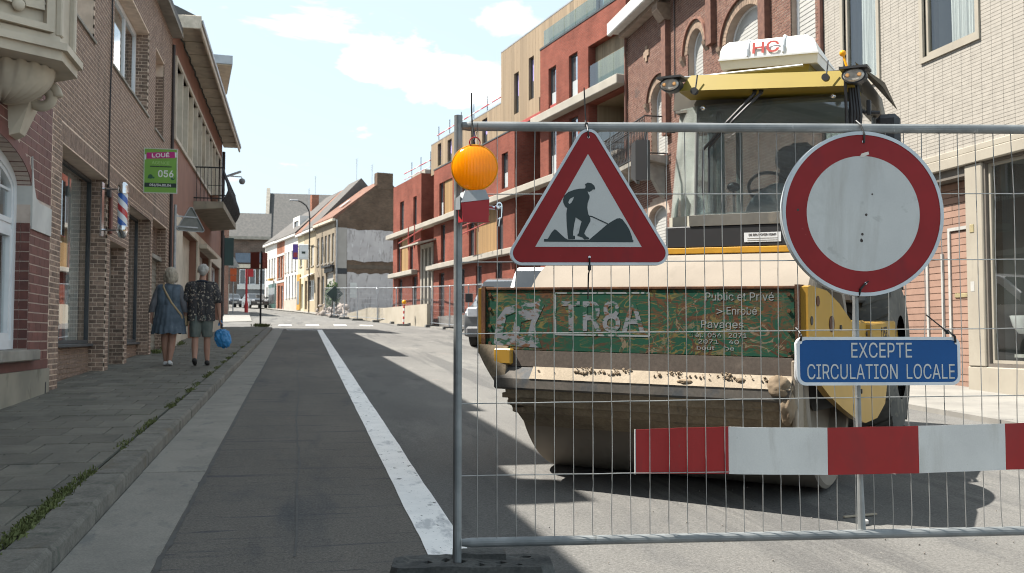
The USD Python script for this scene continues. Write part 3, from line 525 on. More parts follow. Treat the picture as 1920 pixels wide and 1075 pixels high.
# --- house rendered red-brown, with a long window band, deep eaves and a balcony
T = Thing('balcony_house', 'red-brown rendered house with deep boarded eaves and an iron balcony', 'house', (-3.05, 32, gz(-3, 32)))
op = [(27.0, 31.0, .0, 4.15), (31.6, 35.2, .0, 3.95), (35.8, 39.6, 1.9, 3.9), (25.3, 39.5, 6.22, 8.1)]
T.part('wall', FL.ext(sbox(24.72, .4, 40.45, 9.0).difference(unary_union([sbox(a, c, b, d) for a, b, c, d in op])), -.3, 0), render_red)
T.part('rear_walls', join([FL.box(24.72, 40.45, -8, -1.7, .4, 9.0), FL.box(40.2, 40.45, -8, -.3, .4, 9.0)]), render_red)
T.part('window_surround', FL.ext(sbox(25.2, 6.12, 39.6, 8.2).difference(sbox(25.3, 6.22, 39.5, 8.1)), -.2, .05), cream)
us = np.linspace(25.3, 39.5, 12)
for i, (a, b) in enumerate(zip(us[:-1], us[1:])):
    if i % 3 == 2: T.part('panel', FL.box(a + .02, b - .02, -.18, -.12, 6.23, 8.09), soffit_m)
    else: window(T, FL, a + .02, b - .02, 6.23, 8.09, -.12, white_pvc, w=.09, back=1.0, curt=[(a + .1, b - .1)])
for u in us[1:-1]: T.part('mullion', FL.cbox(u - .05, u + .05, -.2, .045, 6.225, 8.095, c=.008), cream)
T.part('ground_floor_cladding', FL.ext(sbox(25.5, .9, 40.2, 4.35).difference(unary_union([sbox(27.02, 0, 30.98, 4.15), sbox(31.62, 0, 35.18, 3.95), sbox(35.82, 1.9, 39.58, 3.9)])), .004, .05), cream)
T.part('entrance_panel', FL.box(27.0, 31.0, -.3, -.2, .8, 4.15), cream)
T.part('hood', FL.cbox(31.3, 35.5, -.1, .30, 3.96, 4.10, c=.02), cream)
d = T.part('door', FL.box(32.6, 34.2, -.29, -.22, 1.0, 3.6), nm('red_brown_door', (.16, .045, .03), (.12, .035, .025), scale=4, rough=.5)); T.part('handle', FL(tube([(32.75, -.19, 2.0), (32.75, -.19, 2.25)], .015)), zinc, parent=d)
T.part('door_surround', FL.ext(sbox(31.6, .8, 35.2, 3.95).difference(sbox(32.6, .8, 34.2, 3.6)), -.29, -.21), white_stone)
window(T, FL, 35.82, 39.58, 1.92, 3.88, -.15, white_pvc, vbars=(37.0, 38.3), w=.10, back=1.2, curt=[(36, 39.4)])
# eaves of separate boards
for k, u in enumerate(np.arange(24.75, 40.9, .62)):
    T.part('soffit_board', FL.box(u, u + .592, -.02, .60, 8.975 - .012 * (k % 2), 9.01), soffit_m)
T.part('fascia', FL.cbox(24.72, 41.0, .602, .66, 8.72, 9.0, c=.012), fascia_m)
T.part('fascia', FL.cbox(24.66, 24.72, -.1, .66, 8.74, 9.06, c=.012), fascia_m)
T.part('gutter', FL.cbox(24.7, 41.0, .662, .70, 8.86, 8.98, c=.02), zinc)
T.part('eaves_cable', FL(tube([(u, .03 + .012 * math.sin(u * 9), 8.92 + .03 * math.sin(u * 5)) for u in np.arange(24.8, 40.4, .1)], .022, 6)), nm('old_cable', (.03, .04, .035), (.09, .09, .08), scale=9, rough=.8))
T.part('roof', hull([(x, yy, z) for yy in (24.72, 41.0) for x, z in ((-2.42, 9.03), (-8.4, 9.03), (-8.4, 11.4), (-5.4, 10.4))]), roof_dark)
T.part('downpipe', FL(tube([(40.36, .07, z) for z in (1.6, 8.6)], .06, 8)), nm('dark_pipe', (.05, .04, .038), rough=.6))
# balcony
sl = T.part('balcony_slab', FL(hull([(30.0, -.05, 4.98), (36.0, -.05, 4.98), (30.0, .84, 5.06), (36.0, .84, 5.06), (30.0, -.05, 5.24), (36.0, -.05, 5.24), (30.0, .84, 5.24), (36.0, .84, 5.24)])), nm('balcony_concrete', (.26, .225, .17), (.19, .165, .125), scale=3, rough=.85, spots=[((.12, .10, .08), 5, .62, .12, (1, 1, 1))]))
rl = T.part('railing', join([FL(tube([(30.03, 0, 6.25), (30.03, .80, 6.25), (35.97, .80, 6.25), (35.97, 0, 6.25)], .022)), FL(tube([(30.03, 0, 5.34), (30.03, .80, 5.34), (35.97, .80, 5.34), (35.97, 0, 5.34)], .018)), FL(tube([(30.03, .40, 5.72), (30.03, .80, 5.72)], .010))]), iron)
for d_ in np.arange(.08, .8, .105): T.part('bar', FL(tube([(30.03, d_, 5.25), (30.03, d_, 6.25)], .009, 6)), iron, parent=rl)
for u in np.arange(30.15, 35.95, .13): T.part('bar', FL(tube([(u, .80, 5.25), (u, .90, 5.42), (u, .97, 5.6), (u, .93, 5.8), (u, .84, 6.05), (u, .80, 6.25)], .02, 6)), iron, parent=rl)
T.part('flower_pot', FL(moved(lathe([(0, 0), (.09, 0), (.13, .22), (.11, .22), (.1, .2), (0, .2)], 16), None, (30.4, .55, 5.245))), nm('terracotta', (.22, .11, .07), rough=.8))

# --- taller house just beyond, turned a little away, with a zinc-edged roof
FB2 = Fr((-3.70, 42.6), (-.11, .994), (.994, .11))
T = Thing('zinc_roof_house', 'tall house behind the balcony house, its zinc roof edge overhanging', 'house', (-3.7, 44, gz(-3, 44)))
T.part('wall', FB2.ext(sbox(0, 1.3, 4.6, 12.6), -7, 0), brickmat('pale_brick', (.25, .17, .13), (.2, .14, .11), (.3, .27, .24)))
for k in range(14): T.part('soffit_board', FB2.box(-.35 + k * .38, -.35 + k * .38 + .37, -.02, .80, 12.62, 12.65), soffit_m)
T.part('roof', FB2.box(-.4, 5.0, -7.5, .84, 12.66, 13.02), zinc)
for a in (1.0, 3.0): window(T, FB2, a, a + 1.0, 8.5, 10.2, .03, white_pvc, w=.08, gl=dark_glass)

# --- signs and posts on the near pavement
steel = nm('galvanised', (.34, .355, .37), (.25, .265, .28), scale=6, rough=.45, metal=.75, bump=.15, bs=60, spots=[((.5, .51, .52), 16, .62, .08, (1, 1, 1))])
backm = nm('sign_back', (.155, .16, .15), (.12, .125, .118), scale=5, rough=.6, metal=.3)
def tri(c, s, r=.05): 
    h = s * math.sqrt(3) / 2; return Polygon([(c[0] - s / 2 + r * 1.73, c[1] - h / 3 + r), (c[0] + s / 2 - r * 1.73, c[1] - h / 3 + r), (c[0], c[1] + 2 * h / 3 - 2 * r)]).buffer(r, quad_segs=6)
FT1 = Fr((-2.70, 23.0), (math.cos(.5), math.sin(.5)), (math.sin(.5), -math.cos(.5)))
T = Thing('warning_sign', 'grey back of a triangular road sign on a post against the red-brown house', 'road sign', (-2.72, 23, gz(-2.7, 23)))
T.part('post', cyl((-2.72, 23, gz(-2.7, 23)), (-2.72, 23, 4.22), .032), steel)
t0 = tri((.33, 3.84), .70, .05)
T.part('plate', FT1.ext(t0, -.004, .004), backm); T.part('flange', FT1.ext(t0.difference(t0.buffer(-.012)), -.004, .035), steel)
T.part('bracket', join([FT1.box(-.02, .5, .004, .02, z, z + .03) for z in (3.72, 3.95)]), steel)
T = Thing('camera_arm', 'dome camera hanging from a thin arm beyond the balcony, against the sky', 'camera', (-3.45, 44, 8.0))
T.part('arm', tube([(-3.60, 43.6, 8.12), (-3.0, 43.9, 8.2), (-2.50, 44, 8.2), (-2.47, 44, 8.12)], .025), zinc)
T.part('dome', moved(lathe([(0, -.19), (.07, -.18), (.12, -.12), (.135, -.04), (.12, .03), (.05, .07), (0, .08)], 18), None, (-2.47, 44, 8.06)), nm('camera_grey', (.2, .2, .2), rough=.4), smooth=True)
T = Thing('led_street_lamp', 'flat grey street lamp head on a slanting arm beyond the balcony', 'street lamp', (-3.4, 44.6, 8.2))
T.part('arm', tube([(-3.62, 44.2, 8.05), (-3.1, 44.6, 8.3)], .03), zinc)
T.part('head', moved(cbx(-.04, .62, -.12, .12, -.04, .04, .03), np.array([[.93, 0, -.36], [0, 1, 0], [.36, 0, .93]]), (-3.12, 44.6, 8.31)), zinc)
# ---------------------------------------------------------------- the right side of the street
FB = Fr((10.6, 0), (0, 1), (-1, 0))
beige_tile = nm('beige_tile', (.285, .262, .228), (.25, .23, .20), scale=7, rough=.6, island=.07, spec=.4)
beige_joint = nm('beige_joint', (.115, .10, .085), (.10, .088, .075), scale=7, rough=.95)
beige_stone = nm('beige_stone', (.27, .245, .20), (.24, .215, .175), scale=1.5, rough=.7, bump=.2, bs=40, spots=[((.2, .185, .155), 1.8, .62, .12, (1, 1, .4))])
pink_brick = nm('pink_brick', (.235, .145, .108), (.21, .128, .095), scale=5, rough=.75, island=.10)
pink_joint = nm('pink_joint', (.15, .095, .075), rough=.95)
white_frame2 = nm('grey_white_frame', (.36, .355, .335), rough=.4)
T = Thing('beige_tiled_building', 'beige tiled building with a shop front and pink brick door bay at the right', 'building', (10.6, 14.5, gz(10.6, 14.5)))
op = [(16.46, 17.62, 6.14, 8.6), (13.70, 15.06, 6.12, 8.6), (10.0, 13.60, .85, 4.02), (14.06, 18.34, -.4, 3.90)]
T.part('wall', FB.ext(sbox(9.5, -.5, 18.40, 9.3).difference(unary_union([sbox(a, c, b, d) for a, b, c, d in op])), -.3, -.010), beige_joint)
rects = [r for r in rows(9.5, 18.395, 4.36, 9.2, op, .242, .0605, .006, 0)]
ms = [FB.box(a, b, -.02, rnd.uniform(-.0008, .0012), c, d) for a, b, c, d in rects]
pieces(lambda n, m, k: T.part(n, m, beige_tile, kind=k), 'tile', 'more_tiles', ms, 300)
T.part('rear_walls', join([FB.box(9.5, 18.4, -9, -2.3, -.4, 9.3), FB.box(18.2, 18.4, -8.9, -.3, -.4, 9.3)]), beige_stone)
T.part('roof', FB.box(9.4, 18.45, -9, .05, 9.31, 9.5), zinc)
T.part('band', join([FB.cbox(9.5, 18.38, -.05, .07, 4.06, 4.24, c=.012), FB.cbox(9.5, 18.38, -.05, .045, 4.245, 4.35, c=.01)]), beige_stone)
T.part('pillar', FB.cbox(13.64, 14.05, -.28, .03, .80, 4.055, c=.015), beige_stone)
T.part('base', FB.cbox(9.5, 14.08, -.25, .02, -.3, .795, c=.012), beige_stone)
T.part('house_number', FB.box(13.86, 13.95, .031, .034, 2.0, 2.16), white_frame2)
T.part('switch_plate', FB.cbox(13.84, 13.94, .031, .04, 2.95, 3.08, c=.004), nm('brass', (.45, .38, .22), rough=.4, metal=.5))
for (a, b, c, d), ch in ((op[0], .62), (op[1], .58)):
    T.part('window_reveal', FB.ext(sbox(a - .09, c - .09, b + .09, 8.7).difference(sbox(a, c, b, 8.6)), -.2, .035), beige_stone)
    w = window(T, FB, a + .005, b - .005, c + .005, 8.59, -.03, beige_stone, w=.07, curt=[(a + .08, a + .08 + (b - a) * ch)], back=1.6)
w = window(T, FB, 10.0, 13.595, .855, 4.015, -.06, beige_stone, w=.05, name='shop_window', back=2.2)
T.part('shelf', FB.box(10.2, 13.4, -.7, -.3, .95, 1.0), white_frame2, parent=w)
T.part('basin', FB(moved(lathe([(0, 0), (.22, .02), (.30, .14), (.34, .30), (.30, .30), (.26, .15), (0, .1)], 20), None, (13.2, -.5, 1.30))), white_pvc, parent=w, smooth=50)
T.part('fabric', FB.box(12.55, 12.9, -.62, -.6, 1.8, 2.7), poster, parent=w); T.part('box_stack', join([FB.cbox(12.6, 12.95, -.62, -.3, 1.01 + k * .09, 1.08 + k * .09, c=.01) for k in range(3)]), white_frame2, parent=w)
T.part('pale_panel', FB.box(12.85, 13.58, -.9, -.88, .9, 3.9), nm('grey_panel', (.30, .31, .28), rough=.6), parent=w)
T.part('bay_back', FB.box(14.06, 18.34, -.6, -.27, -.3, 3.9), pink_joint)
rects = rows(14.06, 18.33, .30, 3.89, [(14.22, 14.80, .8, 3.08)], 1.4, .1155, .012, .5)
ms = [FB.box(a, b, -.30, -.252 + rnd.uniform(-.001, .001), c, d) for a, b, c, d in rects]
pieces(lambda n, m, k: T.part(n, m, pink_brick, kind=k), 'plank', 'more_planks', ms, 300)
dr = T.part('door', join([FB.ext(sbox(14.16, .72, 14.86, 3.12).difference(sbox(14.215, .72, 14.805, 3.065)), -.27, -.225)]), white_frame2)
T.part('door_leaf', join([FB.box(14.22, 14.80, -.30, -.253, .74 + k * .1155, .74 + k * .1155 + .104) for k in range(20)]), pink_brick, parent=dr)
T.part('letter_slot', FB.cbox(14.40, 14.72, -.255, -.235, 1.93, 2.0, c=.006), nm('brass', (.45, .38, .22), rough=.4, metal=.5), parent=dr)
for u in (15.0, 15.42): T.part('white_rail', FB.box(u, u + .055, -.255, -.225, .8, 2.7), white_frame2)
T.part('bay_lintel', FB.box(14.05, 18.36, -.3, -.02, 3.905, 4.055), beige_stone)

# --- old red brick house with arched openings and roller shutters
old_brick = nm('old_brick', (.175, .085, .058), (.115, .054, .04), scale=7, rough=.85, bump=.3, bs=60, island=.30, spots=[((.2, .155, .125), 1.3, .62, .14, (1, 1, 1)), ((.07, .045, .04), 2.1, .63, .10, (1, 1, 1))])
old_mortar = nm('old_mortar', (.33, .265, .215), (.26, .2, .16), scale=3, rough=.95)
pale_arch = nm('pale_arch_brick', (.225, .16, .112), (.16, .11, .08), scale=9, rough=.85, island=.18)
shutter_m = nm('white_shutter', (.34, .335, .315), (.30, .295, .28), scale=2.5, rough=.6)
T = Thing('arched_brick_house', 'old red brick house with arched windows, white roller shutters and iron balcony', 'house', (10.6, 24.5, gz(10.6, 24.5)))
# arched openings: centre u, half width, sill z, spring z, rise
AO = [(25.16, .53, 7.0, 9.2, .55), (27.98, .68, 6.70, 8.55, .42), (22.15, 1.0, 6.9, 8.75, .62), (28.2, .75, 1.0, 4.95, .3), (25.2, .6, 2.0, 4.6, .5)]
def arch_poly(c, a, z0, zs, r, g=0, n=24): return Polygon([(c - a - g, z0)] + [(c + a + g, z0)] + [(c + (a + g) * math.cos(t), zs + (r + g) * math.sin(t)) for t in np.linspace(0, math.pi, n)])
RO = [(18.72, 19.78, 6.2, 10.2), (19.2, 21.2, .4, 4.4)]
allo = unary_union([arch_poly(*o) for o in AO] + [sbox(a, c, b, d) for a, b, c, d in RO])
T.part('wall', FB.ext(sbox(18.45, -.2, 30.95, 11.3).difference(allo), -.4, -.004), old_mortar)
T.part('rear_walls', FB.box(18.45, 30.9, -9, -2.0, -.2, 11.3), old_mortar)
def ah(o, g=.0, top=.26):
    c, a, z0, zs, r = o
    def f(z):
        if z < z0: return None
        if z <= zs: return (c - a, c + a)
        q = (z - zs) / (r + top); return (c - (a + top) * math.sqrt(1 - q * q), c + (a + top) * math.sqrt(1 - q * q)) if q < 1 else None
    return f
rects = rows(18.46, 30.94, 4.0, 11.2, [ah(o) for o in AO] + RO, .215, .0715, .0145, .5)
ms = [FB.box(a, b, -.025, rnd.uniform(-.001, .003), c, d) for a, b, c, d in rects]
T.part('lower_wall', FB.ext(sbox(18.46, -.2, 30.94, 3.985).difference(allo), -.003, .002), brickmat('old_brick_far', (.235, .115, .083), (.15, .07, .055), (.25, .19, .15)))
pieces(lambda n, m, k: T.part(n, m, old_brick, kind=k), 'brick', 'more_bricks', ms, 180)
def voussoirs(o, t, n, d1):
    c, a, z0, zs, r = o; out = []
    for k in range(n):
        a0, a1 = math.pi * k / n + .006, math.pi * (k + 1) / n - .006
        P = [(c + (a + g) * math.cos(q), zs + (r + g) * math.sin(q)) for q, g in ((a0, .004), (a1, .004), (a1, t), (a0, t))]
        out.append(FB.ext(Polygon(P), -.25, d1))
    return out
for o, n in ((AO[0], 19), (AO[1], 17), (AO[2], 25)):
    for m in voussoirs(o, .25, n, .012): T.part('arch_brick', m, pale_arch)
    c, a, z0, zs, r = o
    P = Polygon([(c + (a + g) * math.cos(q), zs + (r + g) * math.sin(q)) for q, g in [(x, .255) for x in np.linspace(-.1, math.pi + .1, 30)] + [(x, .31) for x in np.linspace(math.pi + .1, -.1, 30)]])
    T.part('arch_drip', FB.ext(P, -.02, .075), old_brick)
    for sgn in (-1, 1): T.part('arch_stop', FB(hull([(c + sgn * (a + .28) + x, dd, zs - .02 - h) for x in (-.10, .10) for dd, h in ((0, 0), (0, .26), (.13, 0), (.10, .10))])), pale_arch)
for i, o in enumerate(AO):
    c, a, z0, zs, r = o; P = arch_poly(*o).buffer(-.005)
    fr = T.part('shutter_window', FB.ext(P.difference(P.buffer(-.05)), -.26, -.19), white_pvc)
    zt = (zs - .02) if i != 2 else zs + .25
    T.part('roller_shutter', join([FB.ext(P.buffer(-.05).intersection(sbox(c - a, z, c + a, z + .046)), -.23, -.215 + .006 * (k % 2)) for k, z in enumerate(np.arange(max(z0 + .05, zt - 2.2), zt, .048))]), shutter_m, parent=fr)
    T.part('fanlight', FB.ext(P.buffer(-.05).intersection(sbox(c - a, zt, c + a, zs + r)), -.225, -.21), white_frame2, parent=fr)
for a, b, c, d in RO:
    fr = T.part('shutter_window', FB.ext(sbox(a, c, b, d).difference(sbox(a + .06, c, b - .06, d - .06)), -.22, -.15), white_pvc)
    T.part('roller_shutter', join([FB.box(a + .06, b - .06, -.2, -.185 + .008 * (k % 2), z, z + .05) for k, z in enumerate(np.arange(c, d - .08, .052))]), shutter_m, parent=fr)
for u in (27.02, 20.72, 23.75):
    T.part('pilaster', FB.ext(sbox(u, 8.95 if u == 23.75 else 7.2, u + .34, 10.6), 0, .16), old_brick)
    T.part('corbel', FB(hull([(u - .06 + x, dd, z) for x in (0, .46) for dd, z in ((0, 10.6), (.42, 10.9), (.42, 11.1), (0, 11.1), (.2, 10.6))])), pale_arch)
cross = unary_union([sbox(-.09, -.24, .09, .24), sbox(-.24, -.09, .24, .09)])
T.part('wall_anchor', FB.ext(affinity.translate(cross, 29.0, 10.15), -.01, .04), pale_arch)
T.part('conduit', FB(tube([(26.62, .03, 7.6), (26.6, .035, 9.5), (26.62, .03, 11.2)], .018, 6)), black)
T.part('cornice', join([FB.cbox(18.5, 31.05, -.05, .50, 11.36, 11.56, c=.02), FB.cbox(18.5, 31.05, .50, .66, 11.28, 11.72, c=.03)]), white_stone)
T.part('cornice_bed', FB.box(18.5, 30.95, -.1, .28, 11.22, 11.355), old_mortar)
T.part('roof', FB(hull([(u, d, z) for u in (18.46, 31.0) for d, z in ((.4, 11.57), (-9, 11.57), (-4.5, 14.5))])), roof_dark)
T.part('downpipe', join([FB(tube([(30.9, .06, z) for z in (1.2, 11.2)], .05, 8)), FB(tube([(18.42, .05, z) for z in (4.4, 10.5)], .05, 8))]), nm('rust_pipe', (.17, .075, .05), (.10, .05, .04), scale=3, rough=.7))
bs = T.part('balcony_slab', FB(hull([(u, d, z) for u in (27.25, 31.3) for d, z in ((-.05, 6.34), (.72, 6.50), (-.05, 6.62), (.74, 6.62))])), stone)
for u in (27.5, 30.8): T.part('balcony_bracket', FB(hull([(u + x, d, z) for x in (0, .25) for d, z in ((0, 6.4), (.55, 6.44), (.5, 6.2), (.12, 5.5), (0, 5.4))])), stone)
rl = T.part('railing', join([FB(tube([(27.3, 0, z), (27.3, .70, z), (31.25, .70, z), (31.25, 0, z)], .022)) for z in (6.68, 7.55, 7.78)]), iron)
k = 0
for u in np.arange(27.36, 31.2, .14):
    T.part('bar', join([FB(tube([(u, .70, 6.64), (u, .70, 7.78)], .012, 5)), FB(ring((u + .07, .70, 7.665), .055, .010, (0, 1, 0), 10, 4)), FB(tube([(u + .07 + .05 * math.sin(t * 6.28), .70, 6.7 + .8 * t) for t in np.linspace(0, 1, 12)], .011, 5))]), iron, parent=rl)

# --- new apartment block in red brick, timber cladding and pale slabs
FR = Fr((10.6, 31.0), (-.1685, .9857), (-.9857, -.1685))
red_brick = brickmat('new_red_brick', (.19, .056, .038), (.155, .045, .031), (.15, .07, .053), bw=.22, rh=.06, js=.008)
def boards(name, c, c2): return nm(name, c, c2, scale=5, rough=.75, stretch=(2.2, 2.2, .06), island=.14)
timber = boards('timber_cladding', (.235, .175, .112), (.195, .142, .09)); tan = boards('tan_panel', (.25, .155, .065), (.215, .13, .055))
slab_m = nm('slab_concrete', (.30, .275, .235), (.255, .235, .20), scale=1.2, rough=.8, bump=.2, bs=30)
lilac = nm('lilac_film', (.36, .30, .58), (.30, .25, .5), scale=3, rough=.4)
rail_glass = pane('balcony_glass', (.62, .74, .72), .02, 1.0)
sky_glass = nm('reflecting_glass', (.52, .55, .58), (.44, .47, .51), scale=.5, rough=.03, spec=1.0, metal=.9)
base_grey = nm('grey_plinth', (.16, .15, .14), (.12, .115, .11), scale=1, rough=.9)
T = Thing('new_apartment_block', 'new red brick apartment block with timber upper floor and pale concrete ledges', 'building', (9, 46, gz(8, 46)))
def red(name, u0, u1, z0, z1, holes, d1=0, dd=6.0):
    T.part(name, FR.ext(sbox(u0, z0, u1, z1).difference(unary_union([sbox(a, c, b, d) for a, b, c, d in holes]) if holes else Polygon()), d1 - .35, d1), red_brick)
    T.part('side_walls', join([FR.box(u0, u0 + .3, d1 - dd, d1 - .352, z0, z1), FR.box(u1 - .3, u1, d1 - dd, d1 - .352, z0, z1), FR.box(u0 + .3, u1 - .3, d1 - dd, d1 - 2.2, z0, z1)]), red_brick)
def win(u0, u1, z0, z1, lower=None, d=-.11, film=False):
    p = T.part('window', FR.ext(sbox(u0, z0, u1, z1).difference(sbox(u0 + .06, z0 + .06, u1 - .06, z1 - .06)), d - .06, d), anthracite)
    zs = z0 + (z1 - z0) * (.45 if lower else .0)
    T.part('pane', FR.box(u0 + .05, u1 - .05, d - .05, d - .04, zs, z1 - .05), lilac if film else sky_glass, parent=p)
    if lower: T.part('lower_pane', FR.box(u0 + .05, u1 - .05, d - .03, d - .02, z0 + .05, zs), sky_glass if film else nm('frosted_pane', (.36, .38, .38), (.33, .35, .36), rough=.3, spec=.6), parent=p)
hA = [(3.74, 4.50, 10.05, 11.84), (5.66, 6.38, 10.05, 11.82), (3.74, 4.50, 7.48, 9.45), (5.66, 6.38, 7.48, 9.45), (3.74, 4.5, 5.05, 7.0), (5.66, 6.38, 5.05, 7.0), (.05, 2.86, 7.48, 9.64), (.05, 2.86, 10.03, 11.75), (.05, 2.86, 5.05, 7.15), (3.7, 6.4, 2.2, 4.6)]
red('wing', 0.02, 7.2, .6, 12.78, hA)
for a, b, c, d in hA[:6]: win(a, b, c, d, lower=True)
win(*hA[9])
for z0, z1 in ((10.03, 11.75), (7.48, 9.64), (5.05, 7.15)):
    T.part('loggia', FR(open_box(.05, 2.86, -1.7, -.36, z0, z1)), timber)
    w = T.part('balcony_door', FR.ext(sbox(.3, z0, 2.3, z1 - .1).difference(unary_union([sbox(.38, z0 + .06, 1.27, z1 - .18), sbox(1.35, z0 + .06, 2.22, z1 - .18)])), -1.69, -1.6), anthracite)
    T.part('pane', FR.box(.36, 2.24, -1.66, -1.65, z0 + .05, z1 - .15), sky_glass, parent=w)
    for k in range(3): T.part('balcony_pane', FR.box(.06 + k * .935, .06 + k * .935 + .92, -.05, -.034, z0 - .08, z0 + 1.0), rail_glass)
T.part('ledge', FR.cbox(-.02, 7.35, -.10, .38, 9.70, 10.02, c=.02), slab_m)
T.part('ledge', FR.cbox(-.02, 18.35, -.10, .38, 7.20, 7.47, c=.02), slab_m); T.part('ledge', FR.cbox(18.37, 30.2, -.10, .36, 7.20, 7.46, c=.02), slab_m)
T.part('ledge', FR.cbox(-.02, 10.5, -.10, .36, 4.78, 5.03, c=.02), slab_m); T.part('ledge', FR.cbox(10.6, 21.75, -.10, .36, 4.79, 5.04, c=.02), slab_m); T.part('ledge', FR.cbox(24.5, 29.65, -.10, .36, 4.80, 5.05, c=.02), slab_m)
T.part('roof_edge', FR.box(0, 7.22, -6, .02, 12.785, 12.86), anthracite)
# the gap between the wings
T.part('recess_wall', FR.box(7.2, 9.95, -3.1, -2.9, .6, 10.2), red_brick)
win(7.6, 8.3, 7.6, 9.5, d=-2.85)
hC = [(10.72, 11.46, 7.76, 9.32), (16.2, 16.9, 7.5, 9.4), (19.80, 20.50, 7.47, 9.32), (18.3, 19.78, 7.47, 9.32), (11.3, 12.0, 5.05, 7.1), (12.1, 14.9, 5.05, 7.1), (15.0, 15.8, 5.05, 7.1), (17.0, 17.7, 5.05, 7.1), (19.5, 20.2, 5.05, 7.1), (11.4, 12.2, 2.4, 4.6), (14.0, 14.8, 2.4, 4.6), (19.6, 20.5, 2.2, 4.6), (16.4, 17.1, 2.4, 4.6)]
red('wing', 9.95, 21.45, .9, 10.15, hC)
for i, h in enumerate(hC):
    if i in (3, 5):
        for k, u in enumerate(np.arange(h[0], h[1] - .02, .12)): T.part('tan_board', FR.box(u, min(u + .114, h[1]), -.2, -.06, h[2], h[3]), tan)
    else: win(*h, lower=i < 3)
hD = [(27.36, 28.23, 7.47, 9.31), (24.70, 25.38, 7.47, 9.25), (26.4, 28.0, 5.06, 7.15), (28.1, 28.8, 5.06, 7.15), (25.4, 26.1, 5.06, 7.15), (27.6, 28.5, 2.9, 4.7), (24.6, 25.5, 2.9, 4.7)]
red('wing', 23.8, 29.75, 1.4, 10.4, hD)
for i, h in enumerate(hD):
    if i == 2:
        for u in np.arange(h[0], h[1] - .02, .16): T.part('tan_board', FR.box(u, min(u + .152, h[1]), -.2, -.06, h[2], h[3]), tan)
    else: win(*h)
T.part('recess_wall', FR.box(21.45, 23.8, -2.6, -2.4, 1.4, 10.0), red_brick)
T.part('portal', join([FR.cbox(u, u + .22, -.6, .06, 2.9, 6.1, c=.02) for u in (21.5, 22.2, 22.9, 23.5)] + [FR.cbox(21.45, 23.78, -.6, .05, 6.1, 6.35, c=.02)]), slab_m)
T.part('portal_doors', FR.box(21.5, 23.7, -.7, -.62, 1.6, 6.1), nm('portal_panel', (.30, .27, .22), rough=.6))
def penthouse(u0, u1, z0, z1, d, wins):
    w = T.part('timber_storey', FR.ext(sbox(u0, z0, u1, z1).difference(unary_union([sbox(a, c, b, e) for a, b, c, e in wins])), d - .3, d - .022), nm('timber_backing', (.2, .15, .1), rough=.9))
    T.part('timber_storey_end', FR.box(u1 - .25, u1, d - 5, d - .31, z0, z1), timber, parent=w)
    T.part('roof', FR.box(u0, u1, d - 5, d + .01, z1 + .002, z1 + .06), zinc, parent=w)
    for u in np.arange(u0, u1 - .01, .335):
        pp = sbox(u, z0, min(u + .327, u1), z1).difference(unary_union([sbox(a, c, b, e) for a, b, c, e in wins]))
        if pp.area > .02: T.part('cladding_board', FR.ext(pp, d - .02, d), timber, parent=w)
    for a, b, c, e in wins: win(a, b, c, e, lower=True, d=d - .12, film=True)
penthouse(0.0, 12.32, 10.16, 14.1, -.30, [(8.55, 9.1, 11.2, 13.0), (10.2, 10.75, 10.95, 12.75), (2.2, 2.8, 13.0, 14.0), (7.5, 8.0, 10.2, 11.1)])
penthouse(12.34, 23.2, 10.16, 11.85, -.38, [(14.3, 15.0, 10.3, 11.6), (16.0, 16.6, 10.3, 11.4), (19.6, 20.3, 10.3, 11.6), (21.4, 22.0, 10.5, 11.7)])
T.part('roof_edge', FR.box(9.95, 21.5, -.36, .02, 10.152, 10.21), anthracite)
T.part('upper_railing', FR(tube([(u, -.4, z) for u, z in ((5.2, 13.9), (0, 13.9))], .02)), zinc)
for k in range(6): T.part('terrace_pane', FR.box(1.2 + k * .98, 2.15 + k * .98, -.12, -.10, 12.87, 13.55), rail_glass)
tp = nm('red_white_tape', (.45, .06, .06), (.6, .58, .56), scale=1.4, rough=.6, lo=.48, hi=.52)
for u0, u1, z in ((13, 22.8, 12.3), (24, 29.5, 11.2)):
    r_ = T.part('safety_rail', join([FR(tube([(u0, -.6, z), (u1, -.6, z + .05)], .03, 6)), FR(tube([(u0, -.6, z - .35), (u1, -.6, z - .3)], .02, 6))]), tp)
    for u in np.arange(u0, u1 + .1, 1.9): T.part('rail_post', FR(tube([(u, -.6, z - .9), (u, -.6, z + .5)], .02, 6)), iron, parent=r_)
T.part('roof_store', FR.cbox(26.4, 29.2, -3, -1, 10.42, 11.1, c=.02), slab_m)
T.part('hoist_beam', join([FR.cbox(5.6, 9.6, -.2, -.05, 10.20, 10.36, c=.01)]), nm('red_oxide', (.30, .05, .04), rough=.6))
sc = T.part('scaffold', join([FR(tube([(a, .9, b), (c, .9, d)], .03, 6)) for a, b, c, d in [(10.6, 6.2, 14.5, 6.0), (10.6, 6.5, 14.5, 6.35), (20.5, 6.9, 25.2, 6.55), (20.8, 6.4, 24.6, 6.2), (12, 5.9, 12, 6.9), (13.4, 5.9, 13.4, 6.9), (22, 6.0, 22, 7.3), (23.2, 6.0, 23.2, 7.3)]]), nm('red_oxide', (.30, .05, .04), rough=.6))
T.part('canopy', FR(hull([(u, d, z) for u in (21.0, 24.6) for d, z in ((.0, 6.42), (.0, 6.5), (1.0, 6.18), (1.0, 6.26))])), slab_m)
T.part('plinth', join([FR.box(-.01, 9.94, -.3, .03, -.1, 1.9), FR.box(9.95, 20.6, -.3, .03, .3, 2.35)]), base_grey)
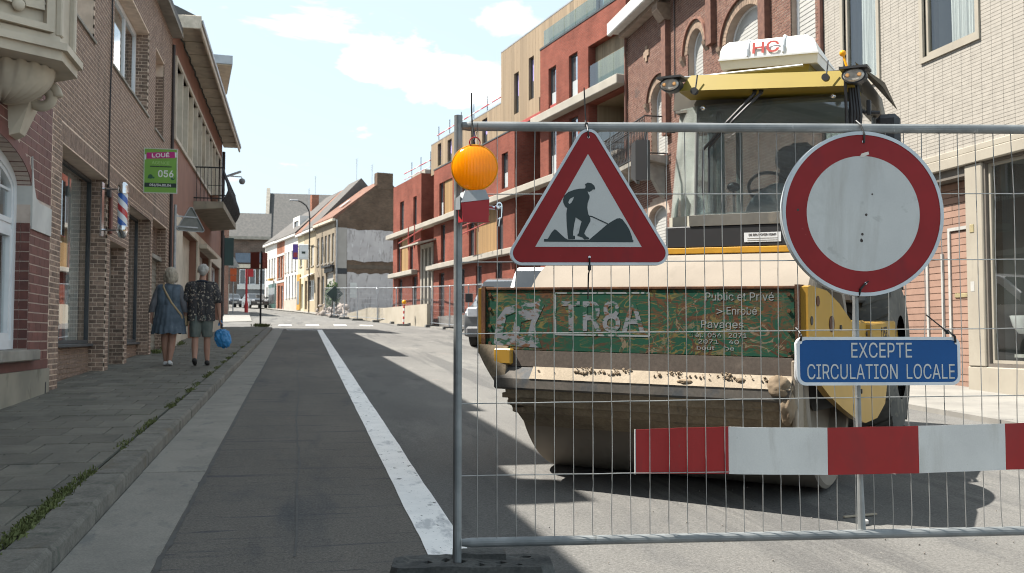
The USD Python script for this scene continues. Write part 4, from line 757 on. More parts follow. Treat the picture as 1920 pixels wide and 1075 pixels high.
# low wall in front of the block
lw = Polygon([(20.65, .5), (30.2, .5), (34, .5), (40, 1.0), (40, 2.9), (33.5, 3.15), (29.3, 3.02), (20.65, 3.0)])
solo('site_wall', 'low beige rendered wall before the red block, behind the site fence', 'wall', FR.ext(lw, .42, .60), nm('beige_render', (.31, .275, .22), (.26, .23, .18), scale=.8, rough=.85, spots=[((.25, .22, .18), 1.2, .62, .12, (1, 1, 1))]))
# ---------------------------------------------------------------- the far terrace
FT = Fr((2.8, 79.5), (-.2335, .9724), (-.9724, -.2335))
FG = Fr((2.8, 79.5), (.9724, .2335), (.2335, -.9724))
def plaster(n, c, k=.85): return nm(n, c, tuple(x * k for x in c), scale=1.1, rough=.9, spots=[(tuple(x * .6 for x in c), 1.3, .64, .12, (1, 1, .3))])
tiles = nm('red_roof_tiles', (.17, .08, .05), (.11, .055, .038), scale=2.2, rough=.85, bump=.8, bs=9); tiles_grey = nm('grey_roof_tiles', (.09, .082, .075), (.065, .06, .056), scale=2, rough=.85, bump=.8, bs=9)
old_gable = brickmat('gable_brick', (.125, .08, .055), (.085, .056, .041), (.12, .095, .07), soot=(.06, .05, .04))
far_glass = nm('far_window_glass', (.05, .052, .055), (.09, .09, .09), scale=.6, rough=.08, spec=.7)
def house(name, label, u0, u1, eave, wm, wins, roof=None, ridge=4.0, depth=8.0, zb=2.6, frame=white_pvc, extra=None, dormer=False, sill=True):
    b = FT.pt((u0 + u1) / 2, 0, zr(79.5 + .97 * (u0 + u1) / 2)); T = Thing(name, label, 'house', b, 'terraced houses along the far bend')
    holes = unary_union([sbox(a, c, bb, d) for a, bb, c, d, *_ in wins])
    T.part('wall', FT.ext(sbox(u0 + .005, zb, u1 - .005, eave).difference(holes), -.3, 0), wm)
    T.part('rear_walls', FT.box(u0 + .01, u1 - .01, -depth, -1.2, zb, eave), wm)
    for a, bb, c, d, *k in wins:
        k = k[0] if k else 'w'
        if k == 'w' and random.Random(int(a * 100)).random() < .35: k = 'blind'
        if k == 'door':
            p = T.part('door', FT.box(a, bb, -.25, -.15, c, d), nm('dark_door', (.09, .05, .035), rough=.5)); T.part('fanlight', FT.box(a + .1, bb - .1, -.15, -.14, d - .5, d - .08), far_glass, parent=p)
        elif k == 'blind':
            p = T.part('window', FT.box(a, bb, -.2, -.13, c, d), frame); T.part('blind', FT.box(a + .08, bb - .08, -.13, -.12, c + .08, d - .08), shutter_m, parent=p)
        else:
            w = .07; p = T.part('window', join([FT.ext(sbox(a, c, bb, d).difference(sbox(a + w, c + w, bb - w, d - w)), -.2, -.12), FT.box((a + bb) / 2 - .035, (a + bb) / 2 + .035, -.19, -.125, c + w, d - w), FT.box(a + w, bb - w, -.19, -.126, d - .55, d - .5)]), frame)
            T.part('pane', FT.box(a + w * .9, bb - w * .9, -.17, -.16, c + w * .9, d - w * .9), far_glass, parent=p)
        if sill and c > 4.5: T.part('sill', FT.box(a - .06, bb + .06, -.1, .06, c - .09, c - .004), stone)
    if roof:
        h = ridge; rf = T.part('roof', FT(hull([(u, d, z) for u in (u0 + .01, u1 - .01) for d, z in ((.25, eave + .03), (.25, eave + .12), (-depth / 2, eave + h), (-depth - .2, eave + .03))])), roof)
    T.part('gutter', FT.cbox(u0 + .01, u1 - .01, .02, .28, eave - .20, eave + .02, c=.03), white_stone if wm is not dark_house else cream)
    return T, b
cream_w = plaster('cream_plaster', (.5, .44, .30)); white_w = plaster('white_plaster', (.58, .56, .53)); beige_w = plaster('beige_plaster', (.36, .30, .205)); dark_house = plaster('grey_brown_plaster', (.22, .18, .13)); orange_w = brickmat('orange_brick', (.24, .085, .047), (.20, .07, .04), (.3, .2, .15))
T, b = house('end_terrace_house', 'end-of-terrace house with a stripped grey gable wall and brown brick top', .0, 6.28, 10.7, dark_house,
    [(.45, 1.1, 7.3, 9.6), (1.6, 2.25, 7.3, 9.6), (2.7, 3.35, 7.3, 9.6), (3.8, 4.5, 7.3, 9.6), (5.1, 5.8, 7.3, 9.6), (.6, 2.9, 3.3, 6.5), (3.4, 4.2, 4.0, 6.3), (4.8, 5.6, 3.4, 6.3, 'door')], None)
rf = T.part('roof', FT(hull([(u, d, z) for u in (.03, 6.27) for d, z in ((.25, 10.72), (.25, 10.84), (-4.1, 14.22), (-8.4, 10.72))])), tiles)
gp = Polygon([(.0, 2.4), (8.4, 2.4), (8.4, 10.75), (4.1, 14.2), (0, 10.72)])
T.part('gable_wall', FG.ext(gp, -.25, -.002), old_gable)
torn = nm('torn_plaster', (.42, .385, .37), (.35, .32, .31), scale=.9, rough=.9, bump=.8, bs=6, spots=[((.27, .245, .235), 2.6, .54, .06, (1.2, 1.2, .35)), ((.5, .47, .46), 3.2, .60, .06, (1.2, 1.2, .4)), ((.20, .15, .115), 1.7, .68, .05, (1, 1, .6))])
def ragged(x0, x1, z0, z1, s, a=.16):
    xs = np.linspace(x0, x1, 46); nz = lambda o: (meshkit.fbm(np.c_[xs * 2.1, np.full(46, o), np.full(46, .3)], 4, s) - .5) * 2
    return Polygon([(x, z1 + a * n) for x, n in zip(xs, nz(1.0))] + [(x, z0 + a * n) for x, n in zip(xs[::-1], nz(5.0)[::-1])]).buffer(0)
T.part('plaster_remains', FG.ext(ragged(.92, 8.3, 7.0 + .35, 9.9, 3), .0, .03), torn); T.part('plaster_remains', FG.ext(ragged(.95, 8.3, 2.6, 6.35, 8, .22), .0, .03), torn)
T.part('joist_mark', FG.ext(ragged(.95, 8.3, 6.75, 7.05, 5, .1), .0, .015), nm('dark_timber', (.10, .075, .055), rough=.9))
T.part('corner_strip', join([FG.box(.0, .9, .0, .035, 2.5, 6.28), FG.box(.0, .9, .0, .035, 6.75, 10.0)]), plaster('grey_cement', (.33, .30, .27)))
T.part('old_paper', FG.ext(unary_union([sbox(1.2, 4.4, 1.75, 5.6), sbox(5.7, 3.7, 6.0, 5.7)]), .031, .038), white_stone)
T.part('dark_band', FG.box(-.02, .93, .002, .05, 6.3, 6.74), black); T.part('chimney', FG.ext(sbox(3.4, 13.3, 4.75, 14.65), -.75, .02), old_gable, parent=rf)
T.part('downpipe', FG(tube([(.06, .10, z) for z in (3.0, 10.6)], .07, 8)), nm('grey_pipe', (.25, .25, .25), rough=.5))
T.part('shop_front', join([FT.box(.5, 3.0, .0, .12, 6.5, 6.9), FT.cbox(.3, 3.2, .0, .35, 6.9, 7.05)]), nm('black_front', (.03, .03, .032), rough=.5))
T.part('skylight', FT(moved(bx(2.0, 2.8, -2.3, -1.3, 0, .06), np.array([[1, 0, 0], [0, .79, 0], [0, -.62, .79]]), (0, 0, 11.15))), zinc, parent=rf)
T, b = house('beige_terrace_house', 'beige terraced house with grey skylit roof, next to the end house', 6.3, 10.2, 10.55, beige_w, [(6.9, 7.9, 7.4, 9.2, 'blind'), (8.6, 9.4, 7.3, 9.2), (6.7, 8.9, 4.4, 6.2), (9.1, 9.9, 3.7, 6.2, 'door')], tiles_grey, 4.6)
T.part('awning', FT(hull([(u, d, z) for u in (6.6, 9.0) for d, z in ((0, 6.6), (0, 6.75), (.7, 6.35), (.7, 6.42))])), cream)
T, b = house('cream_terrace_house', 'cream terraced house with an ochre shop front under the hanging signs', 10.22, 12.72, 10.5, cream_w, [(11.0, 11.9, 7.6, 9.2), (10.5, 11.3, 3.8, 6.0)], tiles, 4.4)
T.part('shop_front', FT.box(11.4, 12.6, .0, .10, 3.7, 6.9), nm('ochre_front', (.42, .22, .03), rough=.5)); T.part('shop_pane', FT.box(11.55, 12.45, .10, .11, 4.2, 6.3), far_glass)
T, b = house('white_terrace_house', 'white terraced house with four tall windows, between the cream and the orange house', 12.74, 18.0, 10.7, white_w,
    [(13.2, 13.8, 7.4, 9.3), (14.6, 15.2, 7.4, 9.3), (16.0, 16.6, 7.4, 9.3), (17.2, 17.7, 7.4, 9.3)] + [(a, a + .6, 4.9, 7.0) for a in (13.2, 14.3, 15.5, 16.7)], tiles_grey, 4.2)
T.part('lower_band', FT.box(12.75, 17.99, 0, .04, 2.8, 4.75), plaster('grey_stone_base', (.36, .33, .28)))
T.part('dormer', FT.ext(sbox(14.6, 11.0, 17.2, 12.6).difference(sbox(15.0, 11.3, 16.8, 12.2)), -3.0, -.6), white_w); T.part('dormer_pane', FT.box(15.0, 16.8, -.75, -.7, 11.3, 12.2), far_glass)
T, b = house('orange_terrace_house', 'orange brick terraced house between the two white houses', 18.02, 21.4, 10.7, orange_w, [(18.7, 19.5, 7.0, 9.1), (19.9, 20.7, 7.0, 9.1), (18.5, 19.4, 4.0, 6.2), (19.9, 20.8, 4.0, 6.3, 'door')], tiles_grey, 4.0)
T.part('bands', join([FT.box(18.03, 21.39, 0, .04, z, z + .22) for z in (6.55, 9.15)]), white_stone)
T.part('chimney', FT.box(19.2, 19.9, -3.6, -2.9, 13.2, 15.3), orange_w)
T, b = house('far_white_house', 'white house with a green shop front at the far end of the terrace', 21.42, 27.0, 10.75, white_w, [(22.0, 22.7, 7.2, 9.2), (23.2, 23.9, 7.2, 9.2), (24.4, 25.1, 7.2, 9.2), (25.8, 26.4, 7.2, 9.2), (25.5, 26.3, 4.4, 6.4)], tiles_grey, 3.6)
T.part('shop_front', FT.box(21.6, 24.8, .0, .10, 4.1, 6.6), nm('green_front', (.05, .10, .09), rough=.4)); T.part('shop_pane', FT.box(21.8, 24.6, .10, .11, 4.6, 6.2), far_glass); T.part('lamp', FT.cbox(22.4, 23.2, .1, .5, 6.9, 7.1), nm('ochre_front', (.42, .22, .03), rough=.5))
# roofs further back and their chimneys
T = Thing('back_street_house', 'brick house behind the terrace with a red roof and a broad chimney', 'house', (9, 92, 3.5))
T.part('wall', FT.box(3, 14, -16, -9.2, 3, 11.2), old_gable); T.part('roof', FT(hull([(u, d, z) for u in (2.9, 14.1) for d, z in ((-9.0, 11.21), (-16.2, 11.21), (-12.6, 15.0))])), tiles); T.part('chimney', FT.box(4.4, 7.0, -13.4, -12.0, 14.0, 16.6), old_gable); T.part('flue', FT(tube([(8.6, -12.6, 14.6), (8.6, -12.6, 16.4)], .16)), zinc)
for i, (u, d, z, h) in enumerate([(4.2, -4.3, 14.0, 2.0), (8.4, -4.2, 15.0, 2.2), (19.5, -3.3, 15.2, 2.0), (24.0, -3.8, 14.2, 2.4)]):
    solo('roof_aerial', 'thin metal roof aerial ' + ('by the chimney of the end house', 'on the grey roof next to the end house', 'on the orange chimney', 'on the far white house')[i], 'aerial', join([FT(tube([(u, d, z - .6), (u, d, z + h)], .022, 5))] + [FT(tube([(u - .45 + .08 * k, d, z + h - .18 * k), (u + .45 - .08 * k, d, z + h - .18 * k)], .012, 4)) for k in range(4)]), zinc, group='aerials on the terrace roofs')
# hanging signs, lamp
T = Thing('purple_hanging_sign', 'purple and red hanging sign projecting from the white terraced house', 'sign', (-.34, 84, 7.7))
T.part('board', bx(-.56, -.12, 83.95, 84.05, 7.72, 9.0), nm('purple', (.10, .05, .25), rough=.5)); T.part('stripe', bx(-.50, -.18, 83.93, 83.948, 7.9, 8.3), nm('sign_red', (.30, .035, .045), rough=.5)); T.part('bracket', tube([(-.12, 84, 8.8), (.55, 85.8, 8.8)], .03), iron)
T = Thing('white_hanging_sign', 'white square hanging sign with a small dark emblem, beside the purple one', 'sign', (.32, 84, 7.7))
T.part('board', cbx(-.08, .72, 83.9, 84.1, 7.72, 9.0, .03), nm('sign_white', (.68, .69, .68), rough=.5)); T.part('emblem', tm(trimesh.creation.box((.3, .02, .18), trimesh.transformations.translation_matrix((.32, 83.885, 8.3)))), dk); T.part('bracket', tube([(.72, 84, 8.9), (1.5, 85.5, 8.9)], .03), iron)
T = Thing('curved_street_lamp', 'tall dark street lamp with a curved arm in front of the terrace', 'street lamp', (.8, 84, 3.1))
T.part('pole', tube([(.80, 84, 3.0), (.80, 84, 11.2), (.74, 84, 11.8), (.5, 84, 12.25), (.1, 84, 12.55), (-.2, 84, 12.65)], .055), iron); T.part('head', cbx(-.85, -.15, 83.88, 84.12, 12.60, 12.74, .04), zinc)
# church and the dark building across the bend
T = Thing('church', 'large dark brick church with steep slate roof beyond the terrace', 'church', (1, 162, 6))
chb = brickmat('church_brick', (.12, .085, .07), (.09, .068, .058), (.14, .12, .1), bw=.6, rh=.2, js=.02)
T.part('nave', bx(-5.2, 16, 160, 178, 5, 15.2), chb)
rf = T.part('roof', hull([(x, y, z) for x in (-4.95, 16.2) for y, z in ((159.4, 15.0), (178.6, 15.0), (169, 25.3))]), roof_dark)
T.part('gable', hull([(x, y, z) for x in (-5.5, -4.9) for y, z in ((159.2, 14.0), (178.8, 14.0), (159.2, 15.6), (169, 26.2))]), stone); T.part('roof_window', hull([(6.6, 160.8, 17.3), (8.2, 160.8, 17.3), (6.6, 160.8, 18.6), (8.2, 160.8, 18.6), (6.6, 163, 18.6), (8.2, 163, 18.6), (6.6, 162, 17.4), (8.2, 162, 17.4)]), black, parent=rf)
for k in range(5): T.part('window', bx(-3 + k * 3.6, -1.8 + k * 3.6, 159.9, 159.99, 8, 13.5), far_glass)
T = Thing('parish_hall', 'dark brick building with slate roof and blue-grey band closing the street', 'building', (-9, 150, 6))
T.part('wall', bx(-16, -4.4, 150, 159, 5, 15.6), chb)
T.part('roof', hull([(x, y, z) for x in (-11.0, -4.2) for y, z in ((149.5, 16.0), (159.0, 16.0), (155.5, 19.9), (153.0, 19.9))]), roof_dark)
T.part('eaves', bx(-11.2, -4.2, 149.4, 149.9, 15.6, 16.05), stone); T.part('band', bx(-9.2, -4.4, 149.85, 149.99, 12.2, 13.6), nm('blue_grey', (.10, .13, .17), rough=.6)); T.part('pale_band', bx(-9.0, -4.4, 149.8, 149.849, 11.4, 11.95), cream)
for x in (-8.6, -7.2, -5.8): p = T.part('window', bx(x, x + .9, 149.9, 149.99, 9.0, 11.2), white_pvc); T.part('pane', bx(x + .1, x + .8, 149.88, 149.899, 9.1, 11.1), far_glass, parent=p)
T.part('shop_front', bx(-9.0, -4.6, 149.75, 149.99, 5.6, 8.2), far_glass); T.part('shop_sign', bx(-8.9, -5.0, 149.6, 149.74, 8.25, 9.0), white_stone)
T = Thing('left_far_house', 'narrow reddish house front beyond the balcony house with a dark green banner', 'house', (-7, 90, 3.4))
FQ = Fr((-5.15, 76), (-.16, .987), (.987, .16))
T.part('wall', FQ.box(0, 12, -7, 0, 2.4, 9.4), brickmat('far_red_brick', (.22, .10, .07), (.17, .08, .06), (.25, .2, .16)))
for k in range(3): p = T.part('window', FQ.box(.8 + k * 3.6, 2.4 + k * 3.6, 0, .05, 6.0, 7.8), white_pvc); T.part('pane', FQ.box(.95 + k * 3.6, 2.25 + k * 3.6, .05, .06, 6.15, 7.65), far_glass, parent=p)
T.part('shop_front', FQ.box(.4, 11.5, 0, .1, 2.9, 5.2), nm('cream_front', (.5, .46, .38), rough=.6))
solo('green_banner', 'dark green banner hanging from the first far house on the left', 'banner', moved(cbx(-5.02, -4.42, 69.96, 70.0, 6.15, 8.05, .004)), nm('banner_green', (.004, .014, .013), (.006, .019, .017), scale=2, rough=.7))
solo('banner_pole', 'thin pole carrying the dark green banner', 'pole', tube([(-5.06, 70, 2.5), (-5.06, 70, 8.2)], .04), iron)
# posts and signs in the distance
board_m = nm('red_brown_board2', (.15, .032, .022), (.12, .026, .018), scale=2, rough=.6)
T = Thing('red_board_post', 'dark post carrying two red-brown boards at the end of the near pavement', 'road sign', (-1.66, 44.9, gz(-1.6, 44.9)))
T.part('post', cyl((-1.66, 44.9, gz(-1.6, 44.9)), (-1.64, 44.9, 5.05), .04), iron)
T.part('board', moved(cbx(-.22, .22, -.015, .015, 0, .74, .005), rotz(-.5), (-1.92, 44.8, 4.27)), board_m); T.part('board', moved(cbx(-.18, .18, -.015, .015, 0, .70, .005), rotz(1.0), (-1.50, 44.95, 4.30)), board_m)
T = Thing('thin_sign_post', 'thin post with the back of a triangular sign and orange panels beyond', 'road sign', (-5.2, 80, zr(80)))
T.part('post', cyl((-5.05, 80, zr(80)), (-5.05, 80, 7.5), .045), steel)
FZ = Fr((0, 80), (1, 0), (0, -1)); T.part('plate', FZ.ext(tri((-5.03, 6.98), .95, .05), .05, .07), white_frame2); om = nm('orange_panel', (.50, .10, .03), (.42, .08, .025), scale=2, rough=.6)
T.part('panel', FZ.box(-5.30, -4.80, .05, .07, 6.12, 6.62), om); T.part('panel', FZ.box(-5.28, -4.82, .05, .07, 5.6, 6.08), om)
T = Thing('red_post', 'slim red post with a red sign in the middle distance left of the cars', 'road sign', (-4.16, 82, zr(82)))
rm = nm('red_post_paint', (.45, .03, .035), (.38, .025, .03), scale=3, rough=.4)
T.part('post', tube([(-4.14, 82, 2.98), (-4.14, 82, 3.9), (-4.15, 82, 4.2), (-4.16, 82, 6.72)], [.15, .14, .085, .085]), rm); T.part('plate', moved(cbx(-4.04, -3.62, 81.97, 82.0, 6.1, 6.72, .004)), rm)
# cars and vans
def loft(profile, half, taper, belt, edge=.06, n=3):
    """Car body: a side profile (y, z) lofted across x with rounded edges and sides that lean in above the belt line."""
    P = Polygon(profile).buffer(0); xs = [-half, -half + edge * .3, -half + edge, half - edge, half - edge * .3, half]; ins = [edge, edge * .35, 0, 0, edge * .35, edge]
    N = 90; rings = []
    for x, i in zip(xs, ins):
        q = P.buffer(-i, join_style=1) if i else P
        q = max(getattr(q, 'geoms', [q]), key=lambda g: g.area); c = q.exterior
        s0 = c.project(Point(profile[0])); ccw = c.is_ccw
        pts = np.array([c.interpolate((s0 + (k if ccw else -k) * c.length / N) % c.length).coords[0] for k in range(N)])
        t = np.clip((pts[:, 1] - belt) / .7, 0, 1); rings.append(np.c_[x * (1 - taper * t), pts])
    V = np.vstack(rings); F_ = []
    for r in range(len(xs) - 1):
        for k in range(N):
            a, b = r * N + k, r * N + (k + 1) % N; F_ += [[a, b, b + N], [a, b + N, a + N]]
    for r, flip in ((0, True), (len(xs) - 1, False)):
        c = len(V); V = np.vstack([V, rings[r].mean(0)]); F_ += [[c, r * N + (k + 1) % N, r * N + k] if flip else [c, r * N + k, r * N + (k + 1) % N] for k in range(N)]
    return (V, np.array(F_))
def paint(n, c, metal=.0, rough=.3): return nm(n, c, tuple(x * .93 for x in c), scale=1, rough=rough, coat=.8, metal=metal)
rubber = nm('tyre_rubber', (.03, .03, .03), (.045, .043, .04), scale=5, rough=.85); alloy = nm('alloy', (.4, .41, .42), rough=.3, metal=.8)
def vehicle(name, label, cat, loc, heading, L, Wd, H, prof, belt, glasses, body, group=None, tail=True, wheel_r=.32, axles=(-1.3, 1.35), taper=.13, text=None):
    """prof in (y, z), front at -y. glasses: list of (name, [(x, y, z)...] corner quads)."""
    T = Thing(name, label, cat, loc, group); M = rotz(heading); tr = lambda m: moved(m, M, loc)
    T.part('body', tr(loft(prof, Wd / 2, taper, belt)), body, smooth=50)
    for n_, q in glasses: T.part(n_, tr(hull(q)), dark_glass)
    for y in axles:
        for s in (-1, 1):
            w = T.part('wheel', tr(tube([(s * (Wd / 2 - .22), y, wheel_r), (s * (Wd / 2 + .005), y, wheel_r)], wheel_r, 24)), rubber)
            T.part('rim', tr(tube([(s * (Wd / 2 - .05), y, wheel_r), (s * (Wd / 2 + .012), y, wheel_r)], [wheel_r * .5, wheel_r * .64], 20)), alloy, parent=w)
    hl, tl = nm('headlight', (.6, .62, .65), rough=.1, coat=1), nm('tail_light', (.35, .02, .02), rough=.2, coat=1)
    for s in (-1, 1):
        T.part('headlight', tr(cbx(s * (Wd / 2 - .42), s * (Wd / 2 - .10), -L / 2 - .005, -L / 2 + .10, .62 if H < 1.7 else .85, .80 if H < 1.7 else 1.12, .03)), hl)
        T.part('tail_light', tr(cbx(s * (Wd / 2 - .26), s * (Wd / 2 - .04), L / 2 - .10, L / 2 + .012, .78, 1.0 if H < 1.7 else 1.4, .02)), tl)
        my = -L * .18 if H < 1.7 else -L / 2 + 1.0
        mr = T.part('mirror', tr(join([hull([(s * (Wd / 2 + .02 + a), my + b, belt + .05 + c) for a in (0, .20) for b in (-.06, .06) for c in ((0, .16) if H < 1.7 else (0, .26))])])), black)
    T.part('number_plate', tr(cbx(-.26, .26, -L / 2 - .03, -L / 2 + .02, .42, .53, .005)), white_frame2); T.part('bumper', tr(cbx(-Wd / 2 + .06, Wd / 2 - .06, L / 2 - .02, L / 2 + .035, .35, .55, .03)), black)
    return T, tr
carp = [(-2.1, .25), (-2.15, .55), (-2.05, .78), (-1.2, .92), (-.45, 1.40), (.2, 1.50), (1.0, 1.47), (1.75, 1.10), (2.1, 1.02), (2.15, .6), (2.08, .28)]
def carglass(W): return [('windscreen', [(x * W * .41, y, z) for x in (-1, 1) for y, z in ((-1.12, .97), (-.52, 1.37), (-1.05, .93), (-.45, 1.33))]), ('rear_window', [(x * W * .38, y, z) for x in (-1, 1) for y, z in ((1.06, 1.455), (1.71, 1.135), (1.04, 1.42), (1.68, 1.10))])] + [('side_window', [(s * (W / 2 * k), y, z) for y, z, k in ((-1.0, .98, 1.0), (1.4, 1.02, 1.0), (-.4, 1.36, .91), (.95, 1.40, .90))] + [(s * (W / 2 * k - .05), y, z) for y, z, k in ((-1.0, .98, 1.0), (1.4, 1.02, 1.0), (-.4, 1.36, .91), (.95, 1.40, .90))]) for s in (-1, 1)]
dkp = paint('black_car_paint', (.02, .021, .024))
vehicle('parked_car', 'black car in the distance, the right one of two, its rear towards us', 'car', (-4.35, 103.0, zr(103) + .02), .26, 4.3, 1.8, 1.5, carp, .92, carglass(1.8), dkp, 'two black cars far down the street')
vehicle('parked_car', 'black car in the distance, left of the other and further off', 'car', (-7.35, 112.0, zr(112) + .02), .28, 4.3, 1.8, 1.5, carp, .92, carglass(1.8), paint('dark_car_paint', (.035, .037, .042)), 'two black cars far down the street')
vanp = [(-2.35, .3), (-2.4, .6), (-2.36, .95), (-2.1, 1.12), (-1.55, 1.25), (-.72, 1.95), (-.3, 2.06), (1.5, 2.1), (2.35, 2.05), (2.42, 1.0), (2.38, .3)]
def vanglass(W): return [('windscreen', [(x * W * .42, y, z) for x in (-1, 1) for y, z in ((-1.56, 1.30), (-.76, 1.95), (-1.50, 1.25), (-.70, 1.90))])] + [('side_window', [(s * (W / 2 * k - e), y, z) for e in (-.006, .05) for y, z, k in ((-1.25, 1.32, .99), (.1, 1.32, .99), (-.62, 1.8, .915), (.1, 1.8, .915))]) for s in (-1, 1)]
T, tr = vehicle('silver_van', 'silver van facing us on the road behind the roller', 'van', (6.50, 29.5, gz(6.5, 29.5)), -.45, 4.8, 1.95, 2.0, vanp, 1.25, vanglass(1.95), paint('silver_paint', (.20, .21, .22), .5, .25), wheel_r=.34, axles=(-1.5, 1.5))
T.part('grille', tr(cbx(-.5, .5, -2.42, -2.36, .62, .9, .02)), black); T.part('front_bumper', tr(cbx(-.9, .9, -2.46, -2.3, .28, .58, .06)), nm('grey_plastic', (.12, .12, .125), rough=.6))
T, tr = vehicle('white_van', 'white van with green lettering hidden behind the roller drum', 'van', (5.35, 20.2, gz(5.3, 20.2)), -.30, 4.8, 1.95, 2.0, vanp, 1.25, vanglass(1.95), paint('white_van_paint', (.72, .73, .73)), wheel_r=.34, axles=(-1.5, 1.5))
FV = Fr((0, 0), (0, -1), (-1, 0)); m_ = meshkit.text_mesh('?984', .22, .004, True); v_ = np.array(m_.vertices)
T.part('lettering', tr((np.c_[-.985 - v_[:, 2], 0.6 - v_[:, 0], 1.40 + v_[:, 1] ], np.asarray(m_.faces)[:, ::-1])), nm('green_letters', (.16, .42, .06), rough=.5))
# site fence along the far kerb, a beacon and rubble
wirem = nm('fence_wire', (.42, .43, .44), rough=.5, metal=.6)
fp = [(8.35, 33.5), (8.1, 37.0), (7.75, 40.5), (7.5, 44.0), (7.15, 47.5), (6.75, 51.0), (6.2, 54.4), (5.55, 57.8), (4.75, 61.2), (3.7, 64.6), (3.0, 68.0), (2.45, 71.4), (1.9, 74.9)]
foot_m = nm('fence_foot', (.10, .098, .092), (.07, .07, .068), scale=7, rough=.9, bump=.4, bs=40)
lab = ['by the grey plinth, partly behind the silver van', 'at the foot of the red block', 'before the tall cream portal', 'where the low beige wall starts', 'with the cable beside it', 'beside the yellow beacon', 'just past the yellow beacon', 'before the right side of the stripped gable', 'before the middle of the stripped gable', 'before the left side of the stripped gable', 'at the corner of the end house', 'farthest from us, near the end house front']
for i, (a, b) in enumerate(zip(fp[:-1], fp[1:])):
    a3, b3 = np.array([*a, gz(*a) + .14]), np.array([*b, gz(*b) + .14]); e = (b3 - a3); L = np.linalg.norm(e); e /= L; up = np.array([0, 0, 1.0]) + np.array([.02 * math.sin(i * 2.1), .03 * math.cos(i), 0])
    a3, b3 = a3 + e * .06, b3 - e * .06
    T = Thing('site_fence_panel', 'wire site fence panel ' + lab[i], 'fence', a3 - [0, 0, .14], 'wire fence panels along the building site')
    T.part('frame', join([tube([a3 - up * .08, a3 + up * 1.95, a3 + up * 1.98 + e * .04, b3 + up * 1.98 - e * .04, b3 + up * 1.95, b3 - up * .08], .028, 6), tube([a3 + up * .1, b3 + up * .1], .02, 6)]), steel)
    T.part('wire_mesh', join([tube([a3 + e * t + up * .1, a3 + e * t + up * 1.98], .0028, 3) for t in np.arange(.12, L - .2, .12)] + [tube([a3 + up * z, b3 + up * z], .0028, 3) for z in np.arange(.4, 1.9, .3)]), wirem)
    f0 = a3 - e * .06; n = np.array([-e[1], e[0], 0]); q = lambda t, s, z: f0 + e * t + n * s + [0, 0, z - .14]
    solo('ballast_block', 'concrete block under the wire panel ' + lab[i], 'concrete block', hull([q(t, s, z) for t, s, z in [(x, y_, 0) for x in (-.12, .12) for y_ in (-.38, .38)] + [(x, y_, .14) for x in (-.10, .10) for y_ in (-.33, .33)]]), foot_m, group='concrete blocks under the wire site fence')
bpos = (5.55, 53.6, gz(5.5, 53.6))
T = Thing('site_beacon', 'small yellow warning lamp on a red and white post before the low beige wall', 'beacon', bpos)
p0 = np.array(bpos)
for k in range(7): T.part('stripe', cyl(p0 + [-.0 + .004 * k, 0, .05 + k * .15], p0 + [.004 * (k + 1), 0, .05 + (k + 1) * .15 - .001], .045), (rm, white_pvc)[k % 2])
T.part('lens', moved(tm(trimesh.creation.icosphere(2, .12)), None, p0 + [.03, 0, 1.28]), nm('amber_far', (.75, .32, .01), rough=.2), smooth=True); T.part('foot', moved(cbx(-.35, .35, -.2, .2, 0, .1, .03), None, p0), foot_m)
T = Thing('black_back_sign', 'black back of a round sign on a stand at the roadside before the end house', 'road sign', (2.6, 71, gz(2.6, 71)))
T.part('plate', moved(cbx(-.42, .42, -.02, .02, -.42, .42, .01), np.array([[.707, 0, .707], [0, 1, 0], [-.707, 0, .707]]), (2.45, 70.6, gz(2.6, 71) + 1.7)), dk); T.part('stand', join([tube([(2.35 + x, 70.6, gz(2.6, 71)), (2.42 + x * .4, 70.6, gz(2.6, 71) + 1.5)], .03) for x in (-.15, .3)]), iron)
# pile of rubble and a bush by the end house
V = []; r_ = np.random.default_rng(11)
rub = []
for k in range(160):
    t = r_.uniform(0, 1); c = np.array([3.1 + t * -.9 + r_.normal(0, .45), 73.5 + t * 5.0, 0]); c[2] = gz(c[0], c[1]) + max(0, .9 - abs(r_.normal(0, .55))) * r_.uniform(0, 1)
    s = r_.uniform(.08, .30); m = trimesh.creation.icosphere(1, s); v = np.array(m.vertices) * r_.uniform(.6, 1.2, 3); rub.append((v + c, np.asarray(m.faces)))
rub.append(hull([(3.4, 73, gz(3, 73)), (4.4, 76, gz(4, 76)), (2.0, 79, gz(2, 79)), (3.0, 79, gz(3, 79)), (3.1, 76, gz(3, 76) + 1.0), (2.5, 78, gz(3, 78) + 1.1)]))
solo('rubble_heap', 'heap of pale rubble behind the fence at the foot of the end house', 'rubble', join(rub), nm('rubble', (.32, .28, .25), (.2, .17, .15), scale=4, rough=.95), kind='stuff')
lf = nm('leaf', (.07, .12, .035), (.045, .08, .022), scale=9, rough=.6, spec=.3)
def bush(c, rx, ry, rz, n, s, seed):
    r = np.random.default_rng(seed); V, F_ = [], []
    for i in range(n):
        q = r.normal(0, 1, 3); q /= np.linalg.norm(q); q *= r.uniform(.3, 1.0) ** .5 * (0.75 + .4 * meshkit.noise(q * 2.2 + 5, seed)); p = np.array(c) + q * [rx, ry, rz]; a = r.normal(0, 1, 3); a /= np.linalg.norm(a); b = np.cross(a, r.normal(0, 1, 3)); b /= np.linalg.norm(b)
        V += [p - a * s, p + b * s * .45, p + a * s, p - b * s * .45]; k = len(V) - 4; F_ += [[k, k + 1, k + 2], [k, k + 2, k + 3]]
    return (np.array(V), np.array(F_))
T = Thing('site_bush', 'green bush growing through the site fence at the corner of the end house', 'bush', (2.3, 76.5, gz(2.3, 76.5)))
